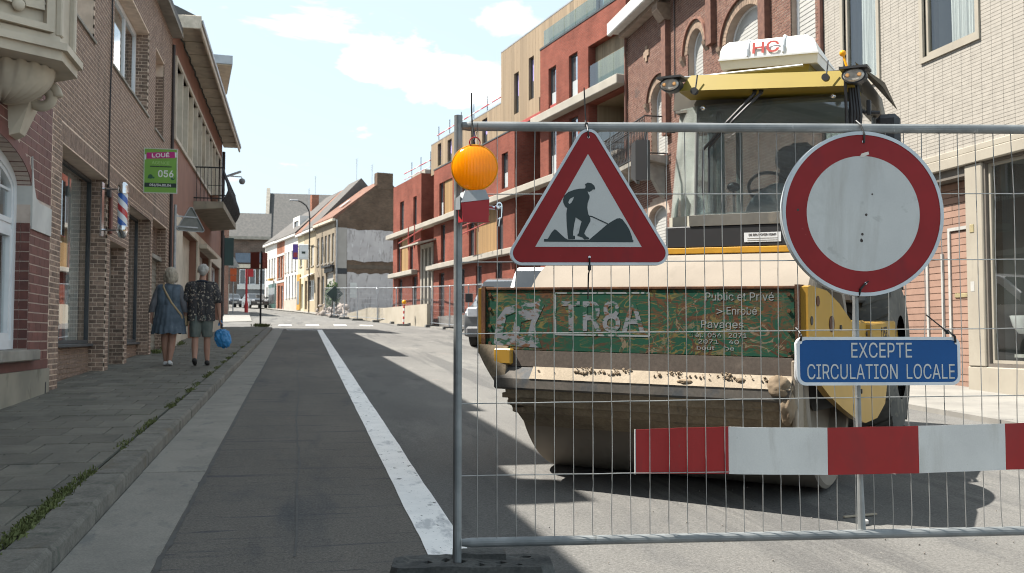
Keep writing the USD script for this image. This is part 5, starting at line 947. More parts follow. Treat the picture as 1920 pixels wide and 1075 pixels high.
T.part('leaves', bush((2.5, 77.2, gz(2.3, 76.5) + 1.5), .6, .9, 1.3, 900, .10, 4), lf); T.part('stem', tube([(2.5, 77.2, gz(2.5, 77)), (2.45, 77.1, gz(2.5, 77) + 1.6)], [.05, .02]), nm('bark', (.08, .06, .045), rough=.9))
# ---------------------------------------------------------------- the road roller
PSI, RC, RHO = 0.711, np.array([2.851, 7.028]), 0.019      # heading, drum centre on the ground, lean with the camber
RA, RN = np.array([math.cos(PSI), -math.sin(PSI)]), np.array([-math.sin(PSI), -math.cos(PSI)])
RG = gz(*RC)
def RM(m):
    """Machine coordinates (u along the drum, w forwards, z up) to the world."""
    u, w, z = m[0].T; xy = RC + np.outer(u, RA) + np.outer(w, RN)
    return (np.c_[xy, RG + z - RHO * u + S * RN[1] * w], m[1][:, ::-1])
yellow = nm('machine_yellow', (.34, .19, .025), (.30, .168, .022), scale=3, rough=.45, spec=.45, spots=[((.16, .075, .03), 5.0, .685, .03, (1, 1, 1)), ((.24, .17, .09), 2.2, .60, .16, (1, 1, 1)), ((.07, .04, .025), 14, .72, .03, (1, 1, 1))])
visor_yellow = nm('visor_yellow', (.245, .18, .03), (.228, .167, .028), scale=2, rough=.5, spec=.2, spots=[((.19, .14, .05), 1.6, .64, .12, (1, 1, 1))])
rust = nm('rust', (.10, .042, .016), (.05, .022, .012), scale=9, rough=.9, bump=.6, bs=60, spots=[((.2, .125, .035), 7, .64, .06, (1, 1, 1))])
dust = nm('dusty_steel', (.235, .195, .15), (.18, .15, .115), scale=2.5, rough=.9, bump=.5, bs=70, spots=[((.28, .235, .185), 4, .6, .12, (1, 1, 1)), ((.17, .14, .11), 6, .66, .08, (1, 1, .5))])
drum_m = nm('drum_shell', (.215, .183, .148), (.182, .155, .125), scale=1.6, rough=.85, bump=.3, bs=60, spots=[((.16, .138, .11), 2.6, .62, .12, (1, 1, .6)), ((.10, .09, .078), 11, .70, .04, (1, 1, 1))])
mud = nm('mud', (.2, .15, .10), (.14, .105, .07), scale=8, rough=.95, bump=.6, bs=50)
steel_dark = nm('dark_steel', (.045, .045, .045), (.07, .065, .06), scale=4, rough=.6, metal=.3)
# the green front panel: paint scratched through to rust in many thin strokes
def scratched():
    N = {'g': ('geometry', {}), 'p': ('principled_bsdf', {'roughness': .5, 'specular_ior_level': .4})}
    L = []; col = None
    N['c0'] = ('noise_texture', {'scale': 3.0, 'detail': 4}); N['r0'] = ('rgb_ramp', {'ramp': [(0, (.005, .05, .028)), (.4, (.005, .05, .028)), (.65, (.007, .058, .032)), (1, (.009, .065, .035))]})
    L += [('g.position', 'c0.vector'), ('c0.fac', 'r0.fac')]; col = 'r0.color'
    ang = -PSI
    # blotches (kind 0) and thin curving strands (kind 1) of rust, ochre and bare primer
    specs = [(0, (.055, .028, .015), (2.2, 2.2, 5.0), .0, .56, .06), (0, (.06, .03, .015), (6, 6, 3.2), -.5, .60, .05), (1, (.12, .10, .03), (3.0, 3.0, 9), .25, .020, .53), (1, (.085, .036, .014), (4.2, 4.2, 7), -.45, .030, .50), (1, (.115, .09, .03), (3.0, 3.0, 12), .12, .016, .53),
             (1, (.06, .026, .012), (7, 7, 5), .6, .028, .52), (1, (.15, .115, .075), (5.5, 5.5, 5), -.2, .016, .54), (1, (.10, .043, .016), (2.2, 2.2, 15), -.08, .022, .46)]
    for i, (kind, c, st, sh, th, so) in enumerate(specs):
        N[f'a{i}'] = ('mapping', {'rotation': (0, sh, 0), 'location': (i * 3.3, i * 1.0, i * 1.7)}); N[f'rz{i}'] = ('mapping', {'rotation': (0, 0, PSI)}); N[f'm{i}'] = ('mapping', {'scale': st})
        N[f'n{i}'] = ('noise_texture', {'scale': 1.0, 'detail': 8 if kind == 0 else 4, 'roughness': .66 if kind == 0 else .5, 'distortion': 1.2}); N[f'x{i}'] = ('mix', {'mix_type': 'mix', 'color2': c})
        L += [('g.position', f'rz{i}.vector'), (f'rz{i}.vector', f'a{i}.vector'), (f'a{i}.vector', f'm{i}.vector'), (f'm{i}.vector', f'n{i}.vector')]
        if kind == 0:
            N[f'q{i}'] = ('map_range', {'from_min': th, 'from_max': th + so, 'to_min': 0, 'to_max': 1, 'clamp': True}); L += [(f'n{i}.fac', f'q{i}.value'), (f'q{i}.result', f'x{i}.fac')]
        else:
            N[f's{i}'] = ('math', {'math_type': 'subtract', 'value2': .5}); N[f'b{i}'] = ('math', {'math_type': 'absolute'}); N[f'q{i}'] = ('map_range', {'from_min': th * .45, 'from_max': th, 'to_min': 1, 'to_max': 0, 'clamp': True})
            N[f'w{i}'] = ('noise_texture', {'scale': 1.9, 'detail': 3}); N[f'o{i}'] = ('mapping', {'location': (i * 2.1, 5.0, i)}); N[f'v{i}'] = ('map_range', {'from_min': so - .04, 'from_max': so + .04, 'to_min': 0, 'to_max': 1, 'clamp': True}); N[f'k{i}'] = ('math', {'math_type': 'multiply'})
            L += [(f'n{i}.fac', f's{i}.value1'), (f's{i}.value', f'b{i}.value1'), (f'b{i}.value', f'q{i}.value'), ('g.position', f'o{i}.vector'), (f'o{i}.vector', f'w{i}.vector'), (f'w{i}.fac', f'v{i}.value'), (f'q{i}.result', f'k{i}.value1'), (f'v{i}.result', f'k{i}.value2'), (f'k{i}.value', f'x{i}.fac')]
        L.append((col, f'x{i}.color1')); col = f'x{i}.color'
    L.append((col, 'p.base_color'))
    return usdkit.material(stage, K + 'scratched_green', N, L, surface='p.BSDF')
green = scratched()
R = Thing('road_roller', 'yellow single-drum road roller with a scratched green front panel behind the fence', 'road roller', (*RC, RG))
# drum
R_, HW = .825, 1.065
a = np.linspace(0, 2 * np.pi, 97)[:-1]
def drum_ring(prof):
    """Revolves (u, r) points about the drum axle."""
    V = np.array([(u, r * math.cos(t), R_ + r * math.sin(t)) for t in a for u, r in prof]); n, m = len(a), len(prof); F_ = []
    for i in range(n):
        for k in range(m - 1):
            p, q = i * m + k, ((i + 1) % n) * m + k; F_ += [[p, p + 1, q + 1], [p, q + 1, q]]
    return (V, np.array(F_))
dr = R.part('drum', RM(drum_ring([(-HW + .17, .05), (-HW + .17, .70), (-HW + .05, .72), (-HW + .05, R_ - .025), (-HW + .07, R_), (HW - .02, R_), (HW, R_ - .025), (HW, .72), (HW - .12, .70), (HW - .12, .05)])), drum_m, smooth=35)
R.part('hub', RM(drum_ring([(HW - .12, .0), (HW + .03, .0), (HW + .03, .26), (HW - .1, .30)])), steel_dark, parent=dr, smooth=35)
# frame round the drum
w1 = 1.12
fp_ = R.part('front_panel', RM(cbx(-1.085, 1.075, w1 - .06, w1, .955, 1.372, .004)), green)
R.part('panel_edge', RM(cbx(-1.09, 1.08, w1 - .10, w1 + .006, 1.373, 1.392, .004)), rust, parent=fp_)
R.part('panel_edge', RM(hull([(-1.117 + x, w1 + w, z) for x in (0, .03) for w, z in ((.012, 1.40), (.012, .95), (-.02, .90), (-.12, 1.40), (-.12, .9))])), rust, parent=fp_)
R.part('panel_edge', RM(hull([(1.078 + x, w1 + w, z) for x in (0, .03) for w, z in ((.012, 1.40), (.012, .95), (-.12, 1.40), (-.12, .95))])), rust, parent=fp_)
lt = nm('faded_letters', (.17, .178, .195), (.13, .137, .15), scale=3, rough=.6, spots=[((.006, .055, .03), 9, .50, .05, (1, 1, 2.2)), ((.10, .043, .018), 12, .56, .05, (1, 1, 2.5)), ((.22, .15, .05), 10, .62, .05, (1.5, 1.5, 4))])
lts = nm('faded_small_letters', (.225, .24, .24), (.18, .195, .195), scale=3, rough=.6, spots=[((.006, .055, .03), 16, .56, .05, (1, 1, 1)), ((.10, .043, .018), 12, .63, .05, (1, 1, 1))])
def FRM(m): return RM((m[0], m[1][:, ::-1]))
class _F:                                                 # lets put_text write on the machine
    def __call__(s, m): return RM(m)
FM = _F()
tw = w1 + .001
for u_ in (-1.05, 1.04):
    for z_ in (1.0, 1.12, 1.24, 1.34): R.part('panel_bolt', RM(moved(tube([(0, 0, 0), (0, .008, 0)], 1.0, 6), None, (u_, w1, z_), (.013, 1, .013))), rust, parent=fp_)
R.part('lettering', put_text(FM, 'TR8A', .19, -.19, 1.10, tw, .0004, bold=True, width=.60), lt, parent=fp_)
R.part('letter_frame', RM(ext(sbox(-.53, 1.075, .135, 1.345).buffer(.012).difference(sbox(-.53, 1.075, .135, 1.345)), tw, tw + .0004)), lts, parent=fp_)
logo = unary_union([Polygon([(-1.02, 1.00), (-1.00, 1.16), (-.93, 1.25), (-.66, 1.315), (-.62, 1.27), (-.70, 1.12), (-.64, .975), (-1.0, .985)])]).difference(unary_union([Polygon([(-.95, 1.05), (-.92, 1.19), (-.84, 1.22), (-.87, 1.08)]), Polygon([(-.82, 1.05), (-.80, 1.15), (-.72, 1.17), (-.75, 1.06)])]))
R.part('emblem', RM(ext(logo, tw, tw + .0004)), lt, parent=fp_)
for t, h, uc, z, w_ in (('Public et Privé', .050, .735, 1.302, .43), ('> Enrobé', .046, .72, 1.215, .25), ('Pavages', .046, .625, 1.13, .27), ('Tél.  056   2071', .028, .60, 1.07, .36), ('2071    40', .026, .60, 1.03, .26), ('bout    be', .026, .58, .99, .24)):
    for k, wd in enumerate(t.split(' ')) if t[0] == '>' else [(0, t)]:
        R.part('lettering', put_text(FM, wd, h, uc + (0 if t[0] != '>' else (-.11, .03)[k]), z, tw, .0004, width=(w_ if t[0] != '>' else (.04, .19)[k])), lts, parent=fp_)
# side plates: yellow, the right one in view
def side(u, name):
    P = Polygon([(1.12, .93), (1.12, 1.385), (1.03, 1.395), (.54, 1.37), (.1, 1.285), (-.35, 1.16), (-.62, 1.135), (-2.0, 1.135), (-2.12, .95), (-2.12, .60), (-1.95, .42), (-1.5, .34), (-.9, .36), (-.45, .44), (.05, .56), (.5, .68), (.85, .80)])
    v, f = ext(P, 0, .045); return RM((np.c_[u + v[:, 1] * 1.0, v[:, 0], v[:, 2]], f[:, ::-1]))
sp_ = R.part('side_plate', side(1.109, 0), yellow)
for w_, z_ in ((.75, 1.0), (.3, .85), (-.2, .75), (-.7, .62), (-1.2, .72), (-1.6, .9), (-1.6, 1.05), (-1.0, 1.05), (-.4, 1.02), (.1, 1.12)): R.part('hex_bolt', RM(moved(tube([(0, 0, 0), (.012, 0, 0)], 1.0, 6), None, (1.154, w_, z_), (1, .020, .020))), steel_dark, parent=sp_)
for k_ in range(3): R.part('hydraulic_hose', RM(tube([(.95 + .03 * k_, -.55, 1.15), (.98 + .03 * k_, -.75, 1.34 + .03 * k_), (.94, -1.1, 1.42 + .02 * k_), (.82, -1.45, 1.34)], .017, 6)), black); R.part('side_plate', side(-1.154, 0), yellow)
hole = lambda w, z, r, ry=None: RM(moved(cyl((0, 0, 0), (.004, 0, 0), 1.0, 14), None, (1.1545, w, z), (1, r, ry or r)))
hm = nm('dark_bolt', (.05, .04, .035), rough=.7)
for w, z in ((1.03, 1.18), (1.03, 1.05)): R.part('bolt', hole(w, z, .035, .028), hm, parent=sp_)
R.part('bolt', hole(.84, 1.30, .05, .034), rust, parent=sp_); R.part('rust_patch', hole(.40, 1.15, .09, .055), rust, parent=sp_)
R.part('rear_wing', RM(join([cbx(1.02, 1.20, -2.35, -1.0, .93, 1.135, .012)])), yellow)
R.part('lettering', (lambda m: RM((np.c_[np.full(len(m[0]), 1.2) + m[0][:, 1] * .003, -m[0][:, 0], m[0][:, 2]], m[1])))((lambda m: (np.c_[np.asarray(m.vertices)[:, 0] + 1.45, np.asarray(m.vertices)[:, 2], np.asarray(m.vertices)[:, 1] + .99], np.asarray(m.faces)[:, ::-1]))(meshkit.text_mesh('1153', .10, 1.0, True))), hm)
R.part('wing_plate', RM(cbx(.90, 1.02, w1 - 1.9, -.5, .55, 1.1, .01)), steel_dark)
R.part('frame_crossbar', RM(join([cbx(-1.1, 1.1, -1.35, -1.05, .55, 1.15, .02)])), yellow)
# scraper below the panel, with dust and mud on it
prof = [(w1 + .010, .953), (w1 + .012, .845), (w1 + .125, .765), (w1 + .125, .695), (w1 + .05, .672), (w1 + .048, .625), (w1 - .03, .612), (w1 - .035, .565), (w1 - .10, .55), (w1 - .13, .50), (.80, .52), (.80, .953)]
def run(P, u0, u1): v, f = ext(Polygon(P), 0, u1 - u0); return RM((np.c_[u0 + v[:, 1], v[:, 0], v[:, 2]], f[:, ::-1]))
band_m = nm('scraper_band', (.105, .085, .07), (.085, .068, .056), scale=4, rough=.9, spots=[((.15, .12, .095), 5, .6, .12, (1, 1, 1))], grain=(50, .2)); low_m = nm('scraper_low', (.19, .15, .10), (.14, .11, .075), scale=5, rough=.95, bump=.5, bs=50, spots=[((.09, .075, .06), 6, .6, .1, (1, 1, .4)), ((.17, .13, .08), 7, .6, .1, (.4, .4, 3))], grain=(50, .2))
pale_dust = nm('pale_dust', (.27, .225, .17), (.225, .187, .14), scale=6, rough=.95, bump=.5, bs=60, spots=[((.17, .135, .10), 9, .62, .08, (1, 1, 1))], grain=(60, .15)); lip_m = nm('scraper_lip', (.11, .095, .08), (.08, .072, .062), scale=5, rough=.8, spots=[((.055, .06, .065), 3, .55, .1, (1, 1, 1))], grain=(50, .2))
scr = R.part('scraper', run([(w1 + .052, .684), (w1 + .036, .632), (w1 + .012, .622), (w1 - .004, .575), (w1 - .04, .563), (w1 - .08, .515), (w1 - .13, .505), (w1 - .21, .445), (w1 - .29, .40), (.72, .40), (.72, .684)], -.90, 1.06), low_m)
R.part('scraper_band', run([(w1 + .010, .953), (w1 + .012, .845), (.82, .845), (.82, .953)], -1.07, 1.06), band_m, parent=scr)
R.part('scraper_lip', run([(w1 + .010, .840), (w1 + .076, .763), (w1 + .078, .70), (w1 + .054, .685), (.82, .685), (.82, .840)], -.975, 1.06), lip_m, parent=scr)
R.part('dust_layer', run([(w1 + .0125, .8445), (w1 + .0795, .7665), (w1 + .076, .7635), (w1 + .010, .8405)], -.70, 1.058), pale_dust, parent=scr)  # pale dust, its left end placed to draw the shadow edge on the ledge
rub_ = []; r_ = np.random.default_rng(3)
for k in range(110):
    u = r_.choice([r_.normal(-.30, .06), r_.normal(-.10, .05), r_.normal(.40, .16), r_.normal(.66, .03), r_.uniform(-.65, 1.0)]); t = r_.uniform(.05, .55); s = r_.uniform(.003, .011)
    m = trimesh.creation.icosphere(1, s); rub_.append((np.array(m.vertices) * r_.uniform(.6, 1.3, 3) + [np.clip(u, -.66, 1.0), w1 + .012 + .066 * t + .006, .85 - .08 * t + s * .3], np.asarray(m.faces)))
R.part('dirt_lumps', RM(join(rub_)), mud, parent=scr, kind='stuff')
def blob(c, s, seed, amp=.3): 
    m = trimesh.creation.icosphere(3, 1.0); v = np.array(m.vertices); v = v * (1 + amp * (meshkit.fbm(v * 2.2 + 9, 4, seed)[:, None] - .5) * 2); return (v * s + np.array(c), np.asarray(m.faces))
for b_ in (blob((.985, w1 + .04, .775), (.08, .055, .075), 4), blob((.40, w1 + .055, .79), (.05, .025, .014), 6), blob((.75, w1 + .04, .81), (.03, .022, .016), 16), blob((1.03, w1 + .02, .66), (.05, .07, .11), 8)): R.part('mud_clod', RM(b_), mud, parent=scr, smooth=True)
R.part('scraper_bracket', RM(join([hull([(u, w, z) for u, z, d in ((-1.125, .99, .02), (-1.115, .92, .04), (-1.07, .85, .05), (-1.01, .78, .07), (-.96, .72, .075), (-.90, .72, .07), (-.90, .98, .015)) for w in (w1 - .25, w1 + d)])])), low_m, parent=scr)
R.part('scraper_block', RM(cbx(-1.0, -.86, w1 - .05, w1 + .045, .855, .965, .01)), yellow, parent=scr)
R.part('scraper_end', RM(join([cbx(-.93 + k * .025, -.80, w1 - .25, w1 + .045 - k * .03, .625 - k * .05, .66 - k * .05, .004) for k in range(3)])), mud, parent=scr)
R.part('scraper_post', RM(cbx(1.055, 1.085, w1 - .16, w1 + .03, .46, .94, .008)), dust, parent=scr)
# rear module: frame, hood, tyres
R.part('engine_hood', RM(hull([(u, w, z) for w, h in ((-3.3, 1.95), (-4.4, 1.8), (-4.95, 1.2)) for u in (-.72, .72) for z in (.75, h)])), yellow)
R.part('rear_frame', RM(cbx(-.74, .74, -4.8, -1.7, .55, 1.25, .03)), steel_dark)
R.part('cab_floor', RM(join([cbx(-.74, .95, -3.2, -1.62, 1.30, 1.70, .02)])), steel_dark)
def tyre(u):
    c = np.array([u, -2.95, .78]); out = []
    prof = [(-.27, .40), (-.28, .62), (-.24, .75), (-.16, .775), (.16, .775), (.24, .75), (.28, .62), (.27, .40)]
    V = np.array([(c[0] + x, c[1] + r * math.cos(t), c[2] + r * math.sin(t)) for t in np.linspace(0, 2 * np.pi, 65)[:-1] for x, r in prof]); m = len(prof); F_ = []
    for i in range(64):
        for k in range(m - 1):
            p, q = i * m + k, ((i + 1) % 64) * m + k; F_ += [[p, p + 1, q + 1], [p, q + 1, q]]
    t_ = R.part('tyre', RM((V, np.array(F_))), rubber2, smooth=40)
    lug = []
    for k in range(22):
        for s in (-1, 1):
            t0 = 2 * np.pi * (k + (.5 if s > 0 else 0)) / 22; p = []
            for x, dt in ((.02, 0), (.255, .20)):
                for e in (-.055, .055):
                    for r in (.755, .805 if x < .2 else .785): p.append((c[0] + s * x, c[1] + r * math.cos(t0 + dt + e), c[2] + r * math.sin(t0 + dt + e)))
            lug.append(hull(p))
    for l in lug: R.part('tread_block', RM(l), rubber2, parent=t_)
    R.part('wheel_rim', RM(moved(tube([(-.2, 0, 0), (.2, 0, 0)], .41, 24), None, c)), yellow, parent=t_)
rubber2 = nm('roller_tyre', (.105, .097, .084), (.065, .062, .056), scale=4, rough=.9, spots=[((.18, .16, .125), 5, .56, .14, (1, 1, 1))])
tyre(.90); tyre(-.90)
# cab
cabin = nm('cab_interior', (.10, .10, .10), (.13, .13, .125), scale=3, rough=.7)
cabgrey = nm('cab_grey', (.20, .19, .17), (.15, .145, .13), scale=3, rough=.7, spots=[((.30, .27, .22), 3, .6, .14, (1, 1, 1))])
cglass = dusty('cab_glass', (.78, .85, .86), (.30, .30, .28), .075)
CF, UL, UR, UC = -1.60, -.72, .97, -.43                   # front of the cab, its left and right side, the corner post
R.part('cab_stripe', RM(cbx(UL, UR, CF - .10, CF + .012, 1.745, 1.80, .004)), nm('orange_yellow', (.52, .27, .03), rough=.4))
R.part('cab_sill', RM(cbx(UL + .01, UR - .01, CF - .12, CF, 1.69, 1.744, .004)), cabgrey)
R.part('cab_lower_front', RM(cbx(UL + .005, UR - .005, CF - .10, CF + .004, 1.801, 2.0, .01)), black)
stk = R.part('maker_plate', RM(bx(.03, .36, CF + .005, CF + .0075, 1.84, 1.925)), white_pvc)
R.part('lettering', put_text(FM, 'DE BRUYCKER KEMP', .019, .195, 1.895, CF + .008, .001, .95, True), hm, parent=stk)
for k in range(2): R.part('lettering', RM(bx(.06, .33, CF + .0078, CF + .0086, 1.852 + k * .018, 1.857 + k * .018)), cabgrey, parent=stk)
R.part('dash_lip', RM(hull([(u, w, z) for u0, u1, w, z in ((UC - .05, UR, CF + .01, 2.0), (UC - .05, UR, CF + .02, 2.10), (UC - .02, UR, CF - .16, 2.13), (UC - .05, UR, CF - .16, 2.0)) for u in (u0, u1)])), cabgrey)
ctop = 3.14; lean = -.09
def cabquad(pts): return RM(hull(pts))
gl_ = R.part('windscreen', RM(hull([(u, w + e, z) for u, z, w in ((UC + .02, 2.1, CF), (UR - .03, 2.1, CF), (UC + .02, ctop, CF + lean), (UR - .03, ctop, CF + lean)) for e in (0, -.008)])), cglass)
R.part('corner_glass', RM(hull([(u, w, z) for u, z, w in ((UC, 2.05, CF - .01), (UL, 2.0, CF - .14), (UC, ctop, CF + lean), (UL + .09, ctop, CF - .20)) for e in (0, -.008)] + [(UC + .006, CF - .015, 2.05), (UL + .006, CF - .145, 2.0), (UC + .006, CF + lean - .005, ctop), (UL + .096, CF - .205, ctop)])), dusty('corner_glass', (.7, .78, .77), (.55, .57, .53), .36), parent=gl_)
R.part('corner_foot', RM(hull([(UL - .005, CF - .14, 2.0), (UL - .005, CF - .14, 2.10), (UC - .02, CF + .0, 2.0), (UC - .02, CF, 2.10), (UC - .1, CF - .15, 2.0), (UC - .03, CF - .06, 2.1)])), nm('pale_plastic', (.42, .40, .33), rough=.6))
R.part('corner_post', RM(tube([(UC + .0, CF - .02, 2.05), (UC, CF + lean - .02, ctop)], .018, 8)), cabin); R.part('corner_post', RM(hull([(UR - .05 + x, w + y, z) for x in (0, .05) for w, z in ((CF, 2.0), (CF + lean, ctop)) for y in (-.06, .0)])), black)
R.part('side_post', RM(hull([(UL + x + (.09 if z > 2 else 0), CF - .15 + (-.06 if z > 2 else 0) + y, z) for x in (0, .03) for y in (-.01, -.05) for z in (1.8, ctop)])), cabgrey)
for u, nme in ((UR - .02, 0), (UL + .02, 1)):
    R.part('side_window', RM(bx(u - .004, u + .004, -3.0, CF - .4, 2.0, ctop)), cglass)
    R.part('rear_post', RM(cbx(u - .04, u + .03, -3.12, -3.0, 1.7, ctop, .01)), cabin); R.part('side_rail', RM(cbx(u - .03, u + .03, -3.0, CF - .42, 1.7, 2.0, .01)), black)
R.part('rear_window', RM(bx(UL + .08, UR - .08, -3.11, -3.10, 2.12, ctop)), cglass); R.part('rear_panel', RM(cbx(UL + .05, UR - .05, -3.13, -3.06, 1.3, 2.11, .01)), cabin)
vz = R.part('visor', RM(hull([(u, w, z + h) for u, e, h in ((-.54, -.43, .065), (UR + .05, UR + .0, -.045)) for u, w, z in ((u, CF + .14, 3.185), (e, CF + .06, 3.335), (e, CF - .25, 3.35), (u, CF - .25, 3.17))])), visor_yellow)
rf = R.part('cab_roof', RM(hull([(u, w, z) for w, z, e in ((CF - .26, 3.15, 0), (-3.3, 3.15, 0), (CF - .26, 3.38, .03), (-3.25, 3.36, .03)) for u in (UL + .0 + e, UR + .06 - e)])), nm('roof_grey', (.16, .145, .12), (.12, .11, .095), scale=3, rough=.7))
R.part('roof_flap', RM(hull([(UR + .05, CF + .05, 3.36), (UR + .05, -3.0, 3.40), (UR + .26, CF - .15, 3.20), (UR + .22, -2.9, 3.16), (UR + .05, CF - .0, 3.34), (UR + .24, CF - .15, 3.17)])), nm('flap_brown', (.14, .12, .09), (.11, .09, .07), scale=3, rough=.7))
R.part('headliner', RM(bx(UL + .06, UR - .05, -3.05, CF - .15, 3.10, 3.125)), cabgrey)
ac = R.part('air_conditioner', RM(join([hull([(u, w, z) for u, w, z in [(a_, b_, c_) for a_, b_, c_ in [(-.26, -1.93, 3.515), (.63, -1.93, 3.485), (-.26, -2.75, 3.515), (.63, -2.75, 3.485), (-.27, -1.89, 3.60), (.645, -1.89, 3.575), (-.27, -2.78, 3.60), (.645, -2.78, 3.575), (-.262, -1.90, 3.68), (.625, -1.90, 3.655), (-.245, -1.925, 3.735), (.60, -1.925, 3.71), (-.20, -1.985, 3.785), (.53, -1.985, 3.77), (-.18, -2.2, 3.80), (.5, -2.2, 3.79), (-.22, -2.65, 3.77), (.53, -2.65, 3.75)]]])])), nm('ac_white', (.66, .65, .62), (.60, .59, .55), scale=2, rough=.45))
R.part('ac_edge', RM(hull([(u, w, z + e) for u, z in ((-.275, 3.60), (.65, 3.573)) for w in (-2.785, -1.882) for e in (-.008, .008)])), white_pvc, parent=ac)
for u in (-.0, .33): R.part('ac_rib', RM(tube([(u, -1.89, 3.61), (u, -1.895, 3.67), (u, -1.92, 3.73), (u, -1.985, 3.782), (u, -2.2, 3.80), (u, -2.65, 3.765)], .014, 6)), white_pvc, parent=ac)
hc = meshkit.text_mesh('HC', .105, .003, True); hv = np.array(hc.vertices); hv[:, 0] -= hv[:, 0].max() / 2
tt = math.atan2(.095, .16); R.part('lettering', RM((np.c_[.165 + hv[:, 0] * 1.25, -1.886 - hv[:, 1] * .14 + hv[:, 2] * .98, 3.625 + hv[:, 1] * .98 - hv[:, 0] * .03 + hv[:, 2] * .14], np.asarray(hc.faces)[:, ::-1])), nm('hc_red', (.42, .06, .05), rough=.5), parent=ac)
R.part('ac_base', RM(hull([(u, w, z) for u0, u1, w, z in ((-.20, .52, -2.0, 3.37), (-.22, .56, -1.95, 3.50), (-.20, .52, -2.7, 3.37), (-.22, .56, -2.72, 3.50)) for u in (u0, u1)])), visor_yellow, parent=ac)
R.part('roof_rail', RM(tube([(-.62, CF + .02, 3.40), (-.3, CF - .1, 3.42), (.55, CF - .1, 3.42)], .012, 6)), zinc)
def lamp(u, z, w=CF + .22):
    l = R.part('work_lamp', RM(join([moved(tube([(0, -.10, 0), (0, 0, 0)], 1.0, 24), None, (u, w, z), (.10, 1, .068)), hull([(u + x, w + y, z + .055 + h) for x in (-.115, .115) for y in (-.2, .03) for h in (0, .02)])])), black)
    R.part('lamp_lens', RM(moved(tube([(0, 0, 0), (0, .012, 0)], [1.0, .8], 24), None, (u, w, z), (.086, 1, .056))), nm('lamp_lens', (.45, .42, .37), (.30, .28, .25), scale=25, rough=.15, coat=1), parent=l)
    for s in (-1, 1): R.part('amber_bulb', RM(moved(tube([(0, 0, 0), (0, .02, 0)], [1, .6], 12), None, (u + s * .048, w + .004, z), (.022, 1, .022))), nm('amber_bulb', (.6, .33, .14), rough=.3), parent=l)
lamp(-.585, 3.30); lamp(1.03, 3.215, CF + .20)
R.part('lamp_arm', RM(tube([(.955, CF + .16, 3.20), (.94, CF + .05, 2.9), (.95, CF + .02, 2.55)], .014, 6)), black)
for u in (-.36, .80):
    R.part('small_lamp', RM(join([moved(cyl((0, 0, 0), (0, .05, 0), .032, 14), None, (u, CF + .165, 3.22)), tube([(u, CF + .16, 3.24), (u + .01, CF + .13, 3.38)], .007, 6)])), black)
    R.part('glass_bolt', RM(moved(tm(trimesh.creation.icosphere(2, .024)), None, (u + .03, CF + .03, 3.09))), chrome, smooth=True)
def wiper(p, q): R.part('wiper', RM(join([tube([p, (np.array(p) + q) / 2 + [0, .03, 0], q], .013, 6), tube([np.array(q) + [-.005, -.01, .0], np.array(q) + [-.01, -.01, -.42]], .011, 6), tube([p, np.array(p) + [0, -.05, .06]], .02, 8)])), black)
wiper((.16, CF + .10, 3.16), (-.33, CF + .04, 2.70)); wiper((.22, CF + .10, 3.16), (-.27, CF + .05, 2.72))
# mirrors
R.part('mirror_left', RM(join([hull([(-.915 + x, CF + .06 + y, z) for x in (-.06, .06) for y in (-.04, .03) for z in (2.45, 2.83)]), tube([(UL, CF - .3, 2.95), (-.90, CF + .0, 2.93), (-.92, CF + .05, 2.60)], .012, 6)])), black)
R.part('mirror_left_back', RM(hull([(-1.01 + x, CF + .05 + y, z) for x, z in ((-.02, 2.48), (.04, 2.42), (-.01, 2.80), (.05, 2.84)) for y in (-.05, .03)])), nm('mirror_grey', (.09, .09, .092), rough=.5))
R.part('mirror_right', RM(join([cbx(1.17, 1.36, CF - .12, CF + .02, 2.55, 2.90, .04), tube([(1.0, CF, 3.12), (1.02, CF + .02, 2.98), (1.08, CF + .0, 2.93), (1.2, CF - .03, 2.92)], .016, 6), cbx(1.10, 1.135, CF - .03, CF + .02, 2.90, 3.03, .006)])), black)
R.part('cable_bundle', RM(join([tube([(.97 + .02 * k, CF + .05, 3.2), (.985 + .025 * k, CF + .05, 2.95 - .02 * k), (.98 + .02 * k, CF + .03, 2.75)], .016, 6) for k in range(4)])), black)
R.part('beacon_stub', RM(join([tube([(.90, CF - .3, 3.38), (.86, CF - .32, 3.52)], .012, 6), moved(tm(trimesh.creation.icosphere(2, .03)), None, (.855, CF - .32, 3.54))])), nm('amber_far', (.75, .32, .01), rough=.2))
# inside the cab
seat = R.part('driver_seat', RM(join([hull([(u, w, z) for u in (-.02, .48) for w, z in ((-2.35, 1.98), (-2.85, 1.95), (-2.35, 2.12), (-2.85, 2.08))]), hull([(u, w, z) for u0, u1, w, z in ((-.0, .46, -2.80, 2.1), (-.0, .46, -2.92, 2.1), (.05, .41, -2.92, 2.70), (.05, .41, -3.02, 2.70)) for u in (u0, u1)])])), cabin)
R.part('headrest', RM(cbx(.12, .36, -3.02, -2.92, 2.74, 2.93, .05)), cabin, parent=seat); R.part('armrest', RM(cbx(.50, .58, -2.85, -2.4, 2.24, 2.31, .02)), cabin, parent=seat)
st = R.part('steering_column', RM(tube([(.10, -1.80, 2.05), (.14, -2.08, 2.36)], .04, 10)), cabin)
R.part('steering_wheel', RM(join([ring((.14, -2.09, 2.38), .19, .016, (.1, .65, -.75), 28, 8), tube([(-.03, -2.1, 2.36), (.14, -2.08, 2.37), (.30, -2.08, 2.40)], .012, 6)])), black, parent=st)
R.part('console', RM(blob((.28, -1.95, 2.06), (.34, .24, .34), 12, .08)), nm('console_grey', (.16, .165, .165), (.12, .125, .125), scale=3, rough=.6), smooth=True)
